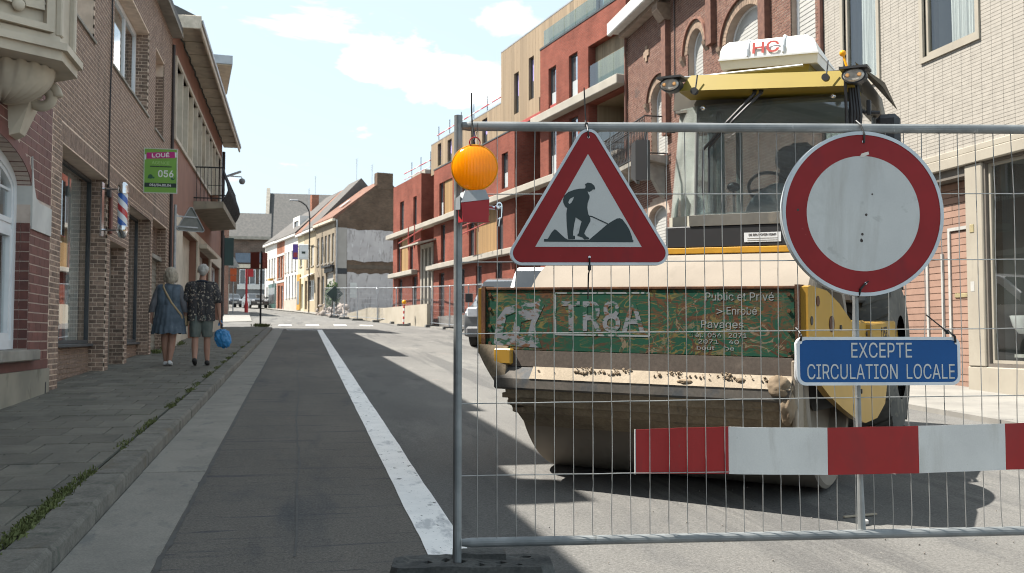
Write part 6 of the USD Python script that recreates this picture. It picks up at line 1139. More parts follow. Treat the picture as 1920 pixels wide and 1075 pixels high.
R.part('display', RM(join([hull([(u, w, z) for u in (.36, .60) for w, z in ((-1.86, 2.52), (-1.94, 2.56), (-1.90, 2.72), (-1.96, 2.71))]), blob((.36, -1.92, 2.62), (.12, .08, .12), 15, .05)])), black)
R.part('lever', RM(join([tube([(-.10, -1.75, 2.1), (-.12, -1.80, 2.34)], .012, 6), blob((-.12, -1.80, 2.37), (.06, .04, .045), 19, .1)])), black)
R.part('inner_post', RM(join([cbx(-.30, -.24, -1.95, -1.85, 2.0, 3.1, .015), cbx(-.42, -.36, -3.02, -2.95, 2.0, 3.1, .015)])), cabgrey)
# ---------------------------------------------------------------- the fence across the road and what hangs on it
A85 = math.radians(8.5)
FF = Fr((0.697, 4.38), (math.cos(A85), -math.sin(A85)), (-math.sin(A85), -math.cos(A85)))   # d towards us
z0f = gz(.7, 4.38)
T = Thing('road_closure_fence', 'galvanised wire fence panel standing across the right half of the road', 'fence', (0.697, 4.38, z0f))
TB, BB, L_ = 2.224, .358, 3.66
zt = lambda u: TB + .008 * u; zb = lambda u: BB + .008 * u
galv = nm('fence_tube', (.235, .245, .245), (.165, .175, .178), scale=7, rough=.5, metal=.45, bump=.15, bs=70, spots=[((.34, .345, .34), 14, .64, .06, (1, 1, 1)), ((.14, .145, .14), 9, .66, .06, (1, 1, .4))])
wire_m = nm('wire_zinc', (.36, .355, .34), (.25, .25, .24), scale=9, rough=.45, metal=.65, spots=[((.24, .17, .11), 20, .68, .05, (1, 1, 1))])
T.part('end_post', FF(tube([(0, 0, .16), (0, 0, zt(0) + .048)], .0195, 14)), galv)
T.part('end_post', FF(tube([(L_, 0, .16), (L_, 0, zt(L_) + .048)], .0195, 14)), galv)
T.part('top_rail', FF(tube([(.018, 0, zt(0)), (.05, 0, zt(0)), (L_, 0, zt(L_))], [.018, .0215, .0215], 14)), galv)
T.part('bottom_rail', FF(tube([(.02, 0, zb(0)), (.06, 0, zb(0)), (L_, 0, zb(L_))], [.016, .021, .021], 14)), galv)
T.part('middle_post', FF(tube([(1.846, -.012, zb(1.8) + .02), (1.843, -.014, .62), (1.836, -.014, 1.4), (1.832, -.013, zt(1.8) - .02)], [.018, .0135, .0135, .0135], 10)), galv)
r_ = np.random.default_rng(21)
U_ = [.089 + .0862 * k for k in range(41)]
HZ = [1.914, 1.605, 1.283, .972, .651]
def board_side(u): return u < 1.22
for k, u in enumerate(U_):
    bent = r_.uniform() < .45; n = 26; zs = np.linspace(zb(u) + .012, zt(u) - .012, n); du = np.zeros(n); dd = np.zeros(n)
    a = .007 if bent else .0022
    if u > 1.9: a *= 1.7
    for j, z in enumerate(zs):
        du[j] = a * 2 * (meshkit.fbm(np.array([z * 2.6, k * 3.1, .2]), 2, 5) - .5) * 1.6; dd[j] = .006 * (meshkit.noise(np.array([z * 2.2, k * 1.7, 4.4])) - .5)
    w_ = np.sin(np.linspace(0, math.pi, n)) ** .4
    T.part('vertical_wire', FF(tube(np.c_[u + du * w_, .004 + dd * w_, zs], .0021, 5)), wire_m)
for k, z in enumerate(HZ):
    us = np.linspace(.012, L_ - .012, 60)
    T.part('horizontal_wire', FF(tube([(u, -.001, z + .0105 * u * (1 if k < 4 else .6) + .004 * (meshkit.noise(np.array([u * 1.6, k * 2.3, .7])) - .5)) for u in us], .0026, 5)), wire_m)
# the recycled-plastic foot
foot = nm('recycled_foot', (.085, .085, .08), (.045, .046, .045), scale=6, rough=.9, bump=.6, bs=60, spots=[((.14, .135, .12), 5, .58, .12, (1, 1, 1)), ((.025, .025, .025), 9, .60, .05, (1, 1, 1))], grain=(60, .3))
fz = gz(.7, 4.3)
def foot_block():
    P = Polygon([(-.36, -.10), (-.33, -.14), (.36, -.15), (.42, -.10), (.42, .10), (.36, .14), (-.33, .13), (-.36, .10)])
    M = m3.CrossSection([np.array(P.exterior.coords)[:-1].tolist() if P.exterior.is_ccw else np.array(P.exterior.coords)[:-1][::-1].tolist()]).extrude(.115, 0, 0, (.9, .86))
    hump = m3.Manifold.cube((.24, .12, .10), True).translate((.06, -.105, .085)); M = M + hump
    for x, y, s in ((.06, .06, .018), (.155, .02, .022), (.23, .075, .016), (-.09, -.03, .016), (-.17, .02, .018), (-.02, .02, .021), (.14, .09, .012)):
        M = M - m3.Manifold.cube((s * 2, s * 2, .3), True).rotate((0, 0, 45 if s > .015 else 10)).translate((x, y, .12))
    M = M - m3.Manifold.cylinder(.4, .028, .028, 20).translate((.27, -.07, -.1))
    m = M.refine_to_length(.03).to_mesh(); return (np.array(m.vert_properties[:, :3], float), np.array(m.tri_verts))
fv, ff = foot_block(); fv[:, 2] += .028 * (meshkit.fbm(fv * 11, 3, 2) - .5) * (fv[:, 2] > .05)
solo('fence_block', 'dark recycled plastic foot block at the bottom of the fence post', 'fence foot', FF((np.c_[fv[:, 0] + .04, -fv[:, 1] * -1 - .02, fv[:, 2] + fz + .002], ff)), foot)
fv2 = fv.copy(); solo('fence_block', 'dark recycled plastic foot block under the far right end of the fence', 'fence foot', FF((np.c_[fv2[:, 0] + L_, fv2[:, 1] - .02, fv2[:, 2] + gz(L_, 4.0) + .002], ff)), foot)
# signs
s_red = nm('reflective_red', (.22, .0125, .0145), (.19, .011, .0125), scale=5, rough=.45, spec=.2, spots=[((.26, .05, .05), 26, .70, .03, (1, 1, 1)), ((.15, .014, .017), 3.5, .56, .14, (1, 1, .35))], grain=(240, .07))
s_white = nm('reflective_white', (.45, .455, .44), (.41, .415, .405), scale=3, rough=.45, spec=.25, spots=[((.37, .375, .36), 2.2, .58, .12, (1, 1, 1)), ((.12, .12, .12), 13, .73, .012, (1, 1, 1)), ((.34, .345, .33), 9, .62, .06, (1, 1, 1)), ((.36, .355, .335), 3.2, .56, .12, (1.4, 1.4, .3))], grain=(260, .06))
s_edge = nm('sign_edge', (.46, .49, .51), (.38, .41, .43), scale=5, rough=.4, metal=.2)
s_black = nm('pictogram_black', (.018, .03, .032), rough=.5)
s_blue = nm('reflective_blue', (.008, .068, .215), (.007, .06, .19), scale=2.5, rough=.45, spec=.2, spots=[((.02, .085, .20), 3.0, .6, .1, (1, 1, .4)), ((.05, .10, .2), 30, .71, .03, (1, 1, 1))], grain=(240, .08))
tie_m = nm('cable_tie', (.012, .012, .012), rough=.5)
SD = .030
def rounded_tri(o): # outer triangle of the works sign, shrunk by o
    P = Polygon([(.236 - .045, 1.590), (.946 + .045, 1.594), (.587, 2.262)]); return P.buffer(-.055 - o).buffer(.055, quad_segs=10) if o else P.buffer(-.055).buffer(.055, quad_segs=10)
T = Thing('roadworks_sign', 'triangular red and white roadworks sign with digging man, tied to the fence', 'road sign', FF.pt(.588, SD, 1.59))
o0 = rounded_tri(0)
T.part('plate', FF.ext(o0, SD, SD + .012), s_edge); T.part('flange', FF.ext(o0.difference(o0.buffer(-.012)), SD - .022, SD + .0145), s_edge)
inner = Polygon([(.345, 1.673), (.828, 1.675), (.585, 2.096)])
T.part('red_border', FF.ext(o0.buffer(-.0125).difference(inner), SD + .0122, SD + .0134), s_red)
T.part('white_field', FF.ext(inner, SD + .0121, SD + .0131), s_white)
# the pictogram, drawn in the sign's own plane (x 0..1, y 0..1 over the white field)
def pic(pts): return Polygon([(x, y) for x, y in pts])
sx = lambda px: .4012 + (px - 20) * .000404; sy = lambda py: 1.6990 + (830 - py) * .000404
def poly(*p): return Polygon([(sx(x), sy(y)) for x, y in p])
man = unary_union([poly((440, 190), (470, 170), (515, 178), (545, 205), (555, 235), (548, 250), (530, 246), (515, 262), (490, 276), (470, 270), (475, 290), (492, 320), (490, 345), (470, 400), (465, 450), (475, 520), (500, 575), (498, 605), (440, 715), (430, 745), (455, 775), (484, 790), (484, 806), (430, 808), (405, 785), (355, 770), (352, 755), (368, 740), (378, 690), (400, 605), (335, 562), (318, 640), (306, 720), (304, 765), (325, 768), (326, 806), (250, 808), (240, 720), (232, 600), (230, 520), (240, 460), (215, 440), (195, 395), (193, 360), (205, 320), (250, 280), (320, 252), (380, 240), (440, 236), (448, 215)),
]).difference(poly((318, 330), (285, 345), (262, 365), (253, 395), (262, 414), (285, 400), (305, 365)))
tool = LineString([(sx(470), sy(545)), (sx(520), sy(552)), (sx(690), sy(630))]).buffer(.0026)
heap = poly((484, 812), (690, 636), (745, 600), (800, 570), (830, 566), (860, 580), (905, 640), (940, 700), (965, 770), (980, 834), (484, 834))
heap2 = poly((-20, 834), (-20, 806), (20, 806), (62, 735), (95, 698), (115, 702), (160, 745), (215, 795), (250, 812), (250, 834))
base_ = poly((-20, 812), (982, 812), (982, 836), (-20, 836))
T.part('digging_man', FF.ext(unary_union([man, tool, heap, heap2, base_]), SD + .0132, SD + .0140), s_black)
for u, z in ((.588, 2.173), (.590, 1.628)): T.part('rivet_hole', FF.ext(Point(u, z).buffer(.006), SD + .0135, SD + .0146), white_pvc)
T.part('cable_tie', join([FF(tube([(.588, SD + .017, 2.170), (.585, SD + .02, 2.20), (.583, .026, 2.235), (.580, .0, 2.255), (.578, -.024, 2.24)], .0035, 6)), FF(tube([(.580, .022, 2.24), (.576, .02, 2.30), (.572, .018, 2.405)], .0032, 6)), FF(cbx(.575, .588, .016, .030, 2.225, 2.243, .002))]), tie_m)
T.part('cable_tie', join([FF(tube([(.590, SD + .018, 1.625), (.591, SD + .016, 1.58), (.588, .02, 1.55), (.586, .018, 1.44)], .0035, 6)), FF(cbx(.583, .596, SD + .006, SD + .022, 1.568, 1.592, .002))]), tie_m)
T = Thing('no_entry_sign', 'round no-traffic sign, white with red rim, tied to the fence', 'road sign', FF.pt(1.857, SD, 1.47))
rc = Point(1.857, 1.836)
T.part('plate', FF.ext(rc.buffer(.372, quad_segs=24), SD, SD + .012), s_edge); T.part('flange', FF.ext(rc.buffer(.380, quad_segs=24).difference(rc.buffer(.364, quad_segs=24)), SD - .022, SD + .0150), s_edge)
T.part('red_ring', FF.ext(rc.buffer(.3635, quad_segs=24).difference(rc.buffer(.266, quad_segs=24)), SD + .0122, SD + .0134), s_red); T.part('white_field', FF.ext(rc.buffer(.2665, quad_segs=24), SD + .0121, SD + .0131), s_white)
T.part('torn_sticker', FF.ext(Polygon([(1.845, 2.098), (1.852, 2.112), (1.87, 2.118), (1.885, 2.122), (1.889, 2.110), (1.872, 2.102), (1.86, 2.096)]), SD + .0135, SD + .0142), nm('sticker_paper', (.62, .56, .50), rough=.7))
T.part('chip', join([FF.ext(Point(u, z).buffer(r), SD + .0132, SD + .0137) for u, z, r in ((1.87, 1.83, .006), (1.90, 1.925, .004), (1.85, 1.74, .006), (1.846, 1.71, .007), (1.845, 1.715, .005), (1.55, 1.85, .006))]), hm)
T.part('cable_tie', join([FF(tube([(1.864, SD + .017, 2.162), (1.866, SD + .019, 2.20), (1.858, .028, 2.25), (1.85, 0, 2.275), (1.848, -.025, 2.25)], .0045, 6)), FF(tube([(1.856, SD + .018, 1.512), (1.835, SD + .018, 1.488), (1.83, SD + .012, 1.46), (1.84, .01, 1.455)], .005, 6)), FF(tube([(1.856, SD + .018, 1.512), (1.872, SD + .022, 1.524)], .003, 6))]), tie_m)
for z in (2.168, 1.515): T.part('rivet_hole', FF.ext(Point(1.862, z).buffer(.006), SD + .0136, SD + .0146), white_pvc)
T = Thing('exception_plate', 'blue plate reading EXCEPTE CIRCULATION LOCALE below the round sign', 'road sign', FF.pt(1.917, SD, 1.05))
rr = lambda o, r: sbox(1.535 + o, 1.050 + o, 2.300 - o, 1.270 - o).buffer(-r).buffer(r, quad_segs=8)
T.part('plate', FF.ext(rr(0, .04), SD, SD + .012), s_edge); T.part('flange', FF.ext(rr(0, .04).difference(rr(.014, .03)), SD - .02, SD + .0140), nm('white_rim', (.58, .60, .62), rough=.4)); T.part('blue_field', FF.ext(rr(.0145, .03), SD + .0121, SD + .0132), s_blue)
T.part('lettering', put_text(FF, 'EXCEPTE', .0670, 1.930, 1.176, SD + .0133, .0009, width=.284), s_white); T.part('lettering', put_text(FF, 'CIRCULATION  LOCALE', .0670, 1.927, 1.079, SD + .0133, .0009, width=.690), s_white)
T.part('cable_tie', join([FF(tube([(1.553, SD + .016, 1.252), (1.556, SD + .018, 1.275), (1.552, .02, 1.30), (1.548, 0, 1.31)], .005, 6)), FF(tube([(2.278, SD + .016, 1.245), (2.272, SD + .022, 1.272), (2.255, .02, 1.298), (2.243, .008, 1.30)], .005, 6)), FF(tube([(2.250, .018, 1.297), (2.21, .02, 1.328), (2.155, .018, 1.372)], .003, 6)), FF(cbx(2.246, 2.262, .012, .026, 1.283, 1.302, .003))]), tie_m)
for u, z in ((2.281, 1.243), (1.553, 1.245)): T.part('rivet_hole', FF.ext(Point(u, z).buffer(.007), SD + .0136, SD + .0148), white_pvc)
# the red and white board, woven through the wires
b_red = nm('board_red', (.27, .011, .011), (.235, .0095, .0095), scale=3, rough=.4, spots=[((.32, .04, .03), 6, .66, .08, (.4, .4, 2)), ((.19, .03, .025), 20, .68, .04, (1, 1, 1)), ((.21, .012, .012), 4, .55, .12, (1, 1, .35))], grain=(220, .08)); b_white = nm('board_white', (.54, .535, .51), (.48, .475, .455), scale=3, rough=.42, spots=[((.10, .11, .11), 8, .735, .015, (1.6, 1, 1)), ((.40, .42, .43), 3, .62, .1, (1, 1, 1)), ((.30, .27, .23), 16, .68, .03, (1, 1, .6)), ((.43, .42, .39), 4, .54, .1, (1.3, 1.3, .3))], grain=(220, .07))
T = Thing('striped_barrier_board', 'red and white striped board woven through the fence wires near the bottom', 'barrier board', FF.pt(2.0, 0, .65))
def bd(u): return float(np.interp(u, [.8, 1.12, 1.27, 1.5, 3.3], [-.020, -.016, .006, .016, .018]))
def stripe(u0, u1):
    us = np.linspace(u0, u1, 14); V = []
    for u in us:
        zl, zh = np.interp(u, [.80, 1.23, 1.68, 2.11, 2.52, 3.4], [.651, .650, .644, .648, .660, .682]), np.interp(u, [.80, 1.0, 1.23, 1.68, 2.11, 2.52, 3.4], [.850, .857, .862, .857, .863, .871, .893])
        d = bd(u) + .002 * math.sin(u * 19); V += [(u, d - .0025, zl), (u, d + .0025, zl), (u, d + .0025, zh), (u, d - .0025, zh)]
    F_ = []
    for i in range(13):
        for k in range(4): a, b = i * 4 + k, i * 4 + (k + 1) % 4; F_ += [[a, b, b + 4], [a, b + 4, a + 4]]
    F_ += [[0, 2, 1], [0, 3, 2], [52, 53, 54], [52, 54, 55]]
    return FF((np.array(V), np.array(F_)))
eb = [.806, 1.228, 1.680, 2.106, 2.518, 2.95, 3.36]
for i in range(6): T.part('red_stripe' if i % 2 == 0 else 'white_stripe', stripe(eb[i] + .0003, eb[i + 1]), b_red if i % 2 == 0 else b_white)
T.part('end_cap', FF(bx(.801, .8055, bd(.8) - .004, bd(.8) + .004, .650, .851)), b_white)
# amber lamp on the end post
am = usdkit.material(stage, K + 'amber_lens', {'g': ('geometry', {}), 'p': ('principled_bsdf', {'base_color': (.95, .40, .008), 'roughness': .08, 'coat_weight': .5}), 't': ('translucent_bsdf', {'color': (.98, .52, .012)}), 'x': ('mix_closure', {'fac': .62}),
    'w': ('wave_texture', {'wave_type': 'bands', 'bands_direction': 'x', 'scale': 22.0, 'distortion': 1.2, 'detail': 2.0}), 'b': ('bump', {'strength': .18, 'distance': .004})}, [('g.position', 'w.vector'), ('w.fac', 'b.height'), ('b.normal', 'p.normal'), ('b.normal', 't.normal'), ('p.BSDF', 'x.closure1'), ('t.BSDF', 'x.closure2')], surface='x.closure')
l_red = nm('lamp_red', (.34, .02, .025), (.30, .018, .022), scale=6, rough=.4); l_grey = nm('lamp_grey', (.36, .38, .40), (.30, .32, .33), scale=6, rough=.5)
T = Thing('warning_lamp', 'amber warning lamp with red and grey battery box on the fence post', 'warning lamp', FF.pt(.072, .07, 1.775))
LD = .075
prof_ = [(0, .034), (.03, .033), (.06, .028), (.085, .018), (.098, .006), (.102, 0), (.098, -.006), (.085, -.018), (.06, -.028), (.03, -.033), (0, -.034)]
lm = lathe(prof_, 40); T.part('lens', FF((np.c_[.072 + lm[0][:, 0], LD + lm[0][:, 2], 2.022 + lm[0][:, 1]], lm[1][:, ::-1])), am, smooth=50)
ml = T.part('lens_rim', FF(ring((.072, LD, 2.022), .1015, .004, (0, 1, 0), 40, 6)), nm('amber_rim', (.6, .27, .01), rough=.3))
T.part('hanger', FF(ring((.073, LD, 2.135), .024, .003, (.15, 1, 0), 24, 6)), l_red)
T.part('box', FF(hull([(u, LD + d, z) for u, d, z in [(.020, .035, 1.775), (.133, .035, 1.775), (.014, .04, 1.86), (.136, .04, 1.875), (.0, -.035, 1.78), (.125, -.035, 1.78), (.0, -.035, 1.87), (.13, -.035, 1.88)]])), l_red)
T.part('box_top', FF(hull([(u, LD + d, z) for u, d, z in [(.013, .041, 1.861), (.137, .041, 1.876), (.030, .03, 1.915), (.12, .03, 1.92), (-.001, -.036, 1.871), (.131, -.036, 1.881), (.01, -.03, 1.912), (.12, -.03, 1.918)]])), l_grey)
T.part('box_side', FF(hull([(-.012 + u, LD + d, z) for u, d, z in [(0, .02, 1.83), (.02, .035, 1.83), (0, -.03, 1.83), (.02, .036, 1.895), (0, .02, 1.88), (.018, -.03, 1.90)]])), l_grey)
T.part('lock', FF(join([cyl((.137, LD, 1.845), (.165, LD + .01, 1.842), .008, 8), moved(tm(trimesh.creation.icosphere(2, .012)), None, (.172, LD + .012, 1.842)), tube([(.178, LD + .01, 1.86), (.19, LD + .008, 1.85), (.188, LD + .008, 1.80), (.18, LD + .01, 1.79), (.176, LD + .01, 1.76)], .006, 6), ring((.182, LD + .012, 1.855), .010, .004, (0, 1, 0), 12, 5)])), chrome)
T.part('cable_tie', join([FF(tube([(.072, LD - .03, 2.125), (.068, .045, 2.17), (.064, .03, 2.21), (.062, .0, 2.25), (.06, -.022, 2.23)], .0045, 6)), FF(tube([(.070, LD - .02, 2.15), (.062, .035, 2.22), (.059, .03, 2.30), (.058, .025, 2.37)], .004, 6)), FF(tube([(.072, LD - .02, 2.15), (.085, .03, 2.2), (.088, .022, 2.235)], .0015, 5))]), tie_m)
# crumbs of stone and a splinter of wood on the road
r_ = np.random.default_rng(5); cr = []
for k in range(120):
    x, y = r_.uniform(1.2, 5.5), r_.uniform(4.2, 6.5); s = r_.uniform(.0015, .0055); m = trimesh.creation.icosphere(1, s); cr.append((np.array(m.vertices) * r_.uniform(.6, 1.3, 3) + [x, y, gz(x, y) + s * .4 + .006], np.asarray(m.faces)))
solo('road_crumbs', 'small crumbs of stone scattered on the sunlit road in front of the roller', 'gravel', join(cr), nm('crumb', (.2, .18, .16), (.13, .12, .11), scale=9, rough=.95), kind='stuff')
def at(x, y, m): return moved(m, rotz(.2), (x, y, gz(x, y) + .006))
solo('plaster_lump', 'pale lump on the road at the edge of the roller shadow', 'stone', at(3.24, 5.27, cbx(-.028, .028, -.022, .022, 0, .03, .008)), nm('lump', (.48, .45, .42), rough=.9))
solo('wood_splinter', 'thin pale wood splinter lying in the roller shadow', 'stick', at(3.35, 5.48, cbx(-.13, .13, -.008, .008, 0, .012, .003)), nm('splinter', (.34, .29, .22), rough=.9))

# ---------------------------------------------------------------- the couple walking away
def body(chains, length=.035, smooth=6):
    parts = []
    for c in chains:
        for (p, r), (q, s) in zip(c[:-1], c[1:]):
            a = m3.Manifold.sphere(r, 14).translate(tuple(map(float, p))); b = m3.Manifold.sphere(s, 14).translate(tuple(map(float, q))); parts.append(m3.Manifold.batch_hull([a, b]))
    M = m3.Manifold.batch_boolean(parts, m3.OpType.Add).refine_to_length(length); m = M.to_mesh()
    t = trimesh.Trimesh(np.array(m.vert_properties[:, :3], float), np.array(m.tri_verts), process=True)
    if smooth: trimesh.smoothing.filter_taubin(t, iterations=smooth)
    return tm(t)
def hand(wr, d, side, curl=.5):
    """Chains of a hand hanging from the wrist along d; side: direction of the thumb."""
    d = np.array(d, float) / np.linalg.norm(d); s = np.array(side, float); s -= d * (s @ d); s /= np.linalg.norm(s); n = np.cross(d, s); wr = np.array(wr, float); out = []
    k0 = wr + d * .085; out.append([(wr, .024), (wr + d * .05 + s * .018, .020), (k0 + s * .024, .013)]); out.append([(wr, .024), (wr + d * .05 - s * .018, .019), (k0 - s * .026, .012)])
    for i, l in enumerate((.070, .080, .075, .058)):
        b = k0 + s * (.027 - .018 * i); q1 = b + d * l * .45 + n * l * .12 * curl; q2 = q1 + d * l * .22 + n * l * .28 * curl; q3 = q2 + d * l * .1 + n * l * .28 * curl
        out.append([(b, .0095), (q1, .0088), (q2, .0082), (q3, .0074)])
    t0 = wr + d * .02 + s * .026; t1 = t0 + d * .035 + s * .024 + n * .008; t2 = t1 + d * .03 + s * .004 + n * .012
    out.append([(t0, .013), (t1, .011), (t2, .009)]); return out
skin = nm('skin', (.36, .205, .15), (.32, .175, .125), scale=6, rough=.55, spec=.3)
def cloth(n, c, c2=None, **k): return nm(n, c, c2 or tuple(x * .75 for x in c), scale=k.pop('scale', 7), rough=.9, spec=.15, bump=.3, bs=60, **k)
grey_hair = nm('grey_hair', (.42, .40, .37), (.28, .265, .24), scale=40, rough=.7, stretch=(1, 1, .3)); blond_hair = nm('ash_blond_hair', (.40, .345, .27), (.24, .2, .155), scale=36, rough=.7, stretch=(1, 1, .3))
def person(label, loc, parts):
    T = Thing('person', label, 'person', loc); loc = np.array(loc, float)
    for name, mesh, mat, *o in parts:
        if name in ('hair', 'shirt', 'shorts', 'dress_top', 'sleeve'):     # locks of hair, folds in cloth
            v = mesh[0]; k, a = (np.array([38, 38, 14]), .018) if name == 'hair' else (np.array([13, 13, 5]), .020)
            c = v.mean(0) * [1, 1, 0] + [0, 0, 1] * v[:, 2:3]; o_ = (v - c) * [1, 1, 0]; o_ /= np.linalg.norm(o_, axis=1, keepdims=True) + 1e-6
            mesh = (v + o_ * ((meshkit.fbm(v * k + 3, 3, 9) - .5) * 2 * a)[:, None], mesh[1])
        T.part(name, (mesh[0] + loc, mesh[1]), mat, smooth=True)
    return T
def head_chain(c, tilt=(0, 0, 0)):
    c = np.array(c, float); return [[(c + [0, -.012, .012], .088), (c + [0, .018, .02], .084)], [(c + [0, .03, -.03], .066), (c + [0, .055, -.075], .045)], [(c + [0, .075, -.085], .030), (c + [0, .060, -.05], .042)],
        [(c + [0, .098, -.005], .012), (c + [0, .112, -.035], .014)], [(c + [-.034, .086, -.062], .008), (c + [.034, .086, -.062], .008)], [(c + [-.035, .088, .004], .012), (c + [.035, .088, .004], .012)]] + [[(c + [s * .086, -.004, .012], .014), (c + [s * .088, .002, -.022], .013)] for s in (-1, 1)]
# the man: right hand with a bag, left hand held
mh = (.02, .02, 1.665)
man_skin = head_chain(mh) + [[((.01, 0, 1.43), .060), ((.015, .012, 1.60), .055)],
    [((-.21, -.01, 1.40), .055), ((-.262, -.015, 1.12), .043), ((-.262, .03, .88), .030)], [((.215, -.01, 1.40), .055), ((.285, -.03, 1.12), .043), ((.305, .01, .88), .030)],
    [((0, 0, 1.38), .11), ((0, 0, .98), .12)], [((-.20, 0, 1.40), .06), ((.20, 0, 1.40), .06)],
    [((-.09, 0, .90), .092), ((-.095, -.03, .50), .058), ((-.095, -.07, .30), .056), ((-.09, -.13, .10), .036)], [((.09, 0, .90), .092), ((.10, .03, .50), .058), ((.10, .02, .30), .055), ((.105, .05, .09), .036)]] + hand((-.262, .03, .87), (-.08, .1, -1), (.25, 1, 0), .5) + hand((.305, .01, .87), (.04, .05, -1), (-.2, 1, 0), .9)
shirt = [[((-.17, 0, 1.41), .072), ((.17, 0, 1.41), .072)], [((-.12, 0, 1.36), .115), ((-.12, 0, 1.10), .120), ((-.115, 0, .70), .118)], [((.12, 0, 1.36), .115), ((.12, 0, 1.10), .120), ((.115, 0, .70), .118)], [((0, .0, 1.38), .12), ((0, .03, 1.08), .15), ((0, .01, .70), .14)],
    [((-.20, 0, 1.405), .072), ((-.262, -.012, 1.16), .072)], [((.205, 0, 1.405), .072), ((.28, -.022, 1.15), .072)]]
shorts = [[((-.085, 0, .84), .118), ((-.095, -.02, .53), .092)], [((.085, 0, .84), .118), ((.10, .025, .53), .092)], [((-.07, 0, .88), .11), ((.07, 0, .88), .11)]]
def flatcut(m, z, below=False):
    """Trims a garment off cleanly at a hem."""
    t = trimesh.Trimesh(m[0], m[1], process=True); t = trimesh.intersections.slice_mesh_plane(t, [0, 0, -1 if below else 1], [0, 0, z]); return tm(t)
shoe = lambda x, y, a, up: (lambda m: m)(body([[((x, y - .05, .055), .045), ((x, y + .05, .045), .042), ((x, y + .15, .035), .033)], [((x, y - .05, .075), .042), ((x, y + .02, .085), .040)]], .02, 3))
floral = cloth('floral_shirt', (.05, .048, .05), (.035, .034, .036), spots=[((.36, .31, .25), 30, .58, .03, (1, 1, .8)), ((.20, .13, .10), 30, .62, .03, (1, 1, 1))])
px_, py_ = -1.675, 18.1
T = person('person with grey hair, dark floral shirt and denim shorts, carrying a blue bag', (px_, py_, gz(px_, py_) + .112), [
    ('body', body(man_skin, .022, 3), skin), ('shirt', flatcut(body(shirt, .03, 4), .78), floral), ('shorts', flatcut(body(shorts, .03, 3), .50), cloth('denim_shorts', (.135, .15, .135), (.10, .115, .105))),
    ('hair', body([[((.02, -.018, 1.692), .093), ((.02, .02, 1.705), .089)], [((.02, -.045, 1.66), .066), ((.02, -.04, 1.625), .055)]], .02, 2), grey_hair),
    ('collar', body([[((-.07, -.05, 1.475), .022), ((.0, -.075, 1.485), .022), ((.08, -.05, 1.475), .022), ((.09, .03, 1.46), .02)], [((-.07, -.05, 1.475), .022), ((-.08, .03, 1.46), .02)]], .015, 2), cloth('collar_blue', (.035, .042, .055))),
    ('shoe', body([[((-.09, -.16, .10), .042), ((-.09, -.09, .055), .043), ((-.09, .0, .030), .030)]], .02, 3), nm('black_shoe', (.022, .02, .02), rough=.6)), ('shoe', body([[((.105, .02, .052), .045), ((.107, .10, .042), .042), ((.11, .19, .034), .033)]], .02, 3), nm('black_shoe', (.022, .02, .02), rough=.6))])
# the woman
wh = (.02, .015, 1.60)
wom_skin = head_chain(wh) + [[((.0, 0, 1.38), .050), ((.012, .01, 1.53), .048)], [((0, 0, 1.30), .08), ((0, 0, .95), .10)], [((-.17, 0, 1.34), .05), ((.17, 0, 1.34), .05)],
    [((-.18, -.01, 1.34), .046), ((-.255, -.03, 1.08), .036), ((-.285, .0, .88), .026)], [((.18, -.01, 1.34), .046), ((.235, -.03, 1.08), .036), ((.272, .04, .87), .026)],
    [((-.08, 0, .86), .095), ((-.06, .0, .50), .068), ((-.055, .02, .32), .062), ((-.05, .05, .09), .036)], [((.08, 0, .86), .095), ((.06, -.02, .50), .068), ((.05, -.03, .32), .062), ((.03, -.06, .10), .036)]] + hand((-.285, .0, .87), (-.06, .08, -1), (.3, 1, 0), .6) + hand((.272, .04, .865), (.0, .1, -1), (-.2, 1, 0), .8)
dress = [[((-.15, 0, 1.35), .072), ((.15, 0, 1.35), .072)], [((-.09, -.01, 1.30), .118), ((-.09, -.01, 1.08), .118), ((-.10, 0, .92), .13)], [((.09, -.01, 1.30), .118), ((.09, -.01, 1.08), .118), ((.10, 0, .92), .13)], [((0, -.02, 1.34), .11), ((0, -.02, .95), .13)], [((0, .02, 1.3), .11), ((0, .02, .95), .14)]]
def skirt():
    a = np.linspace(0, 2 * np.pi, 73)[:-1]; V = []
    lv = [(1.06, .215, .150), (1.00, .225, .165), (.90, .235, .178), (.84, .242, .184), (.835, .252, .194), (.76, .258, .20), (.70, .262, .204), (.695, .272, .214), (.62, .278, .22), (.56, .288, .228)]
    for i, (z, rx, ry) in enumerate(lv):
        k = 1 + (.018 + .004 * i) * np.sin(a * 19 + i * .3) + .012 * np.sin(a * 7); V.append(np.c_[rx * k * np.cos(a), ry * k * np.sin(a), z + .012 * np.sin(a * 9 + i) * (i > 6)])
    n = 72; F_ = [[i * n + k, i * n + (k + 1) % n, (i + 1) * n + (k + 1) % n] for i in range(len(lv) - 1) for k in range(n)] + [[i * n + k, (i + 1) * n + (k + 1) % n, (i + 1) * n + k] for i in range(len(lv) - 1) for k in range(n)]
    return (np.vstack(V), np.array(F_)[:, ::-1])
blue_d = cloth('blue_dress', (.10, .125, .155), (.065, .085, .105), spots=[((.2, .225, .24), 26, .66, .05, (1, 1, .5))])
sheer = cloth('sheer_sleeve', (.135, .135, .145), (.105, .105, .115))
wx_, wy_ = -2.215, 18.1
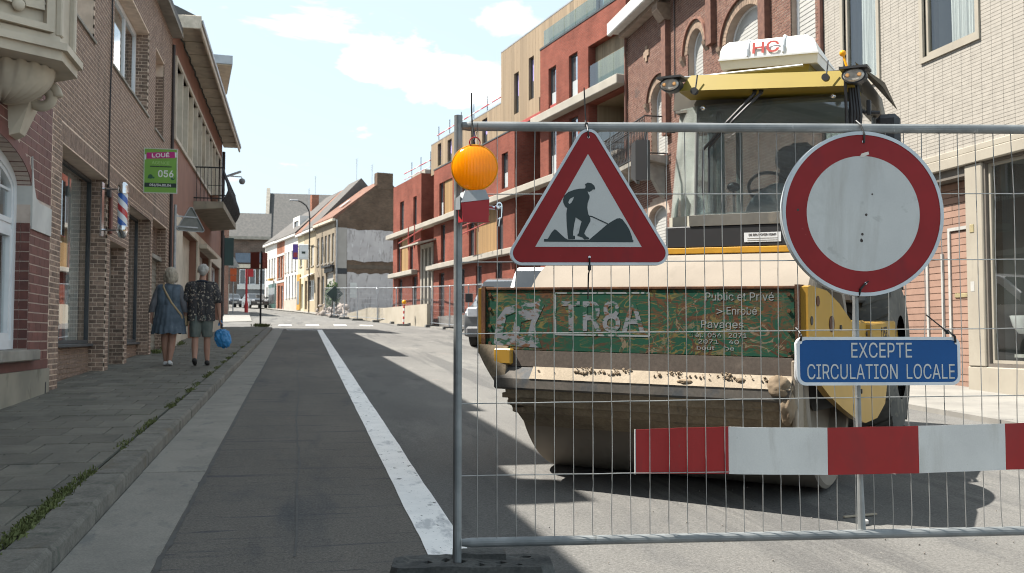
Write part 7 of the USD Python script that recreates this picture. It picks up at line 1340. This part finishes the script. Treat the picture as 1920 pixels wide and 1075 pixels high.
T = person('person with ash blond hair in a tiered blue-grey dress', (wx_, wy_, gz(wx_, wy_) + .112), [
    ('body', body(wom_skin, .022, 3), skin), ('dress_top', body(dress, .03, 4), blue_d), ('dress_skirt', skirt(), blue_d),
    ('sleeve', flatcut(body([[((-.165, 0, 1.35), .066), ((-.255, -.03, 1.08), .066), ((-.282, -.01, .93), .060)]], .03, 3), .93), sheer), ('sleeve', flatcut(body([[((.165, 0, 1.35), .066), ((.238, -.03, 1.08), .066), ((.268, .02, .93), .060)]], .03, 3), .93), sheer),
    ('hair', body([[((.02, -.02, 1.625), .098), ((.02, .02, 1.64), .094)], [((.02, -.03, 1.60), .098), ((.02, -.035, 1.50), .082), ((.02, -.03, 1.455), .062)], [((-.05, .0, 1.58), .06), ((-.045, .0, 1.50), .055)], [((.09, .0, 1.58), .06), ((.085, .0, 1.50), .055)]], .022, 3), blond_hair),
    ('strap', tube([(-.09, -.03, 1.425), (-.085, -.115, 1.36), (-.03, -.135, 1.25), (.05, -.135, 1.10), (.14, -.135, .98), (.215, -.10, .88), (.225, -.05, .80)], .018, 6), nm('tan_leather', (.36, .26, .15), rough=.6)),
    ('handbag', moved(cbx(-.05, .05, -.10, .10, -.11, .09, .03), None, (.27, .10, .80)), nm('tan_leather', (.36, .26, .15), rough=.6)),
    ('shoe', body([[((-.05, .02, .045), .040), ((-.05, .10, .038), .038), ((-.05, .17, .030), .03)]], .02, 3), nm('white_shoe', (.62, .62, .62), rough=.6)), ('shoe', body([[((.03, -.09, .06), .040), ((.035, -.01, .042), .040), ((.04, .07, .030), .031)]], .02, 3), nm('white_shoe', (.62, .62, .62), rough=.6))])
# the plastic bag hanging from the man's hand
bv = trimesh.creation.icosphere(4, 1.0); v = np.array(bv.vertices); t = (v[:, 2:3] + 1) / 2
v = v * [.155, .085, .235] * (1 - .62 * t ** 1.8); v = v * (1 + .34 * (meshkit.fbm(np.array(bv.vertices) * 3.1 + 3, 4, 2)[:, None] - .5) * 2); v[:, 0] += .05 * (1 - t[:, 0]); bl = (px_ + .315, py_ + .04, gz(px_, py_) + .112)
T = Thing('shopping_bag', 'crumpled blue plastic bag hanging from the hand of the person in shorts', 'bag', (bl[0], bl[1], bl[2] + .36))
bagm = nm('blue_plastic', (.035, .20, .42), (.025, .15, .34), scale=6, rough=.3, bump=.8, bs=22, spec=.5)
T.part('sack', (v + np.array(bl) + [.02, 0, .54], np.asarray(bv.faces)), bagm, smooth=True)
T.part('handles', join([tube(np.array(bl) + [[-.03 + s, .0, .70], [-.01 + s * .4, .0, .78], [.0, 0.0, .805], [.02 + s * .4, .0, .78], [.05, .01, .70]], .009, 6) for s in (0, .02)]), bagm)
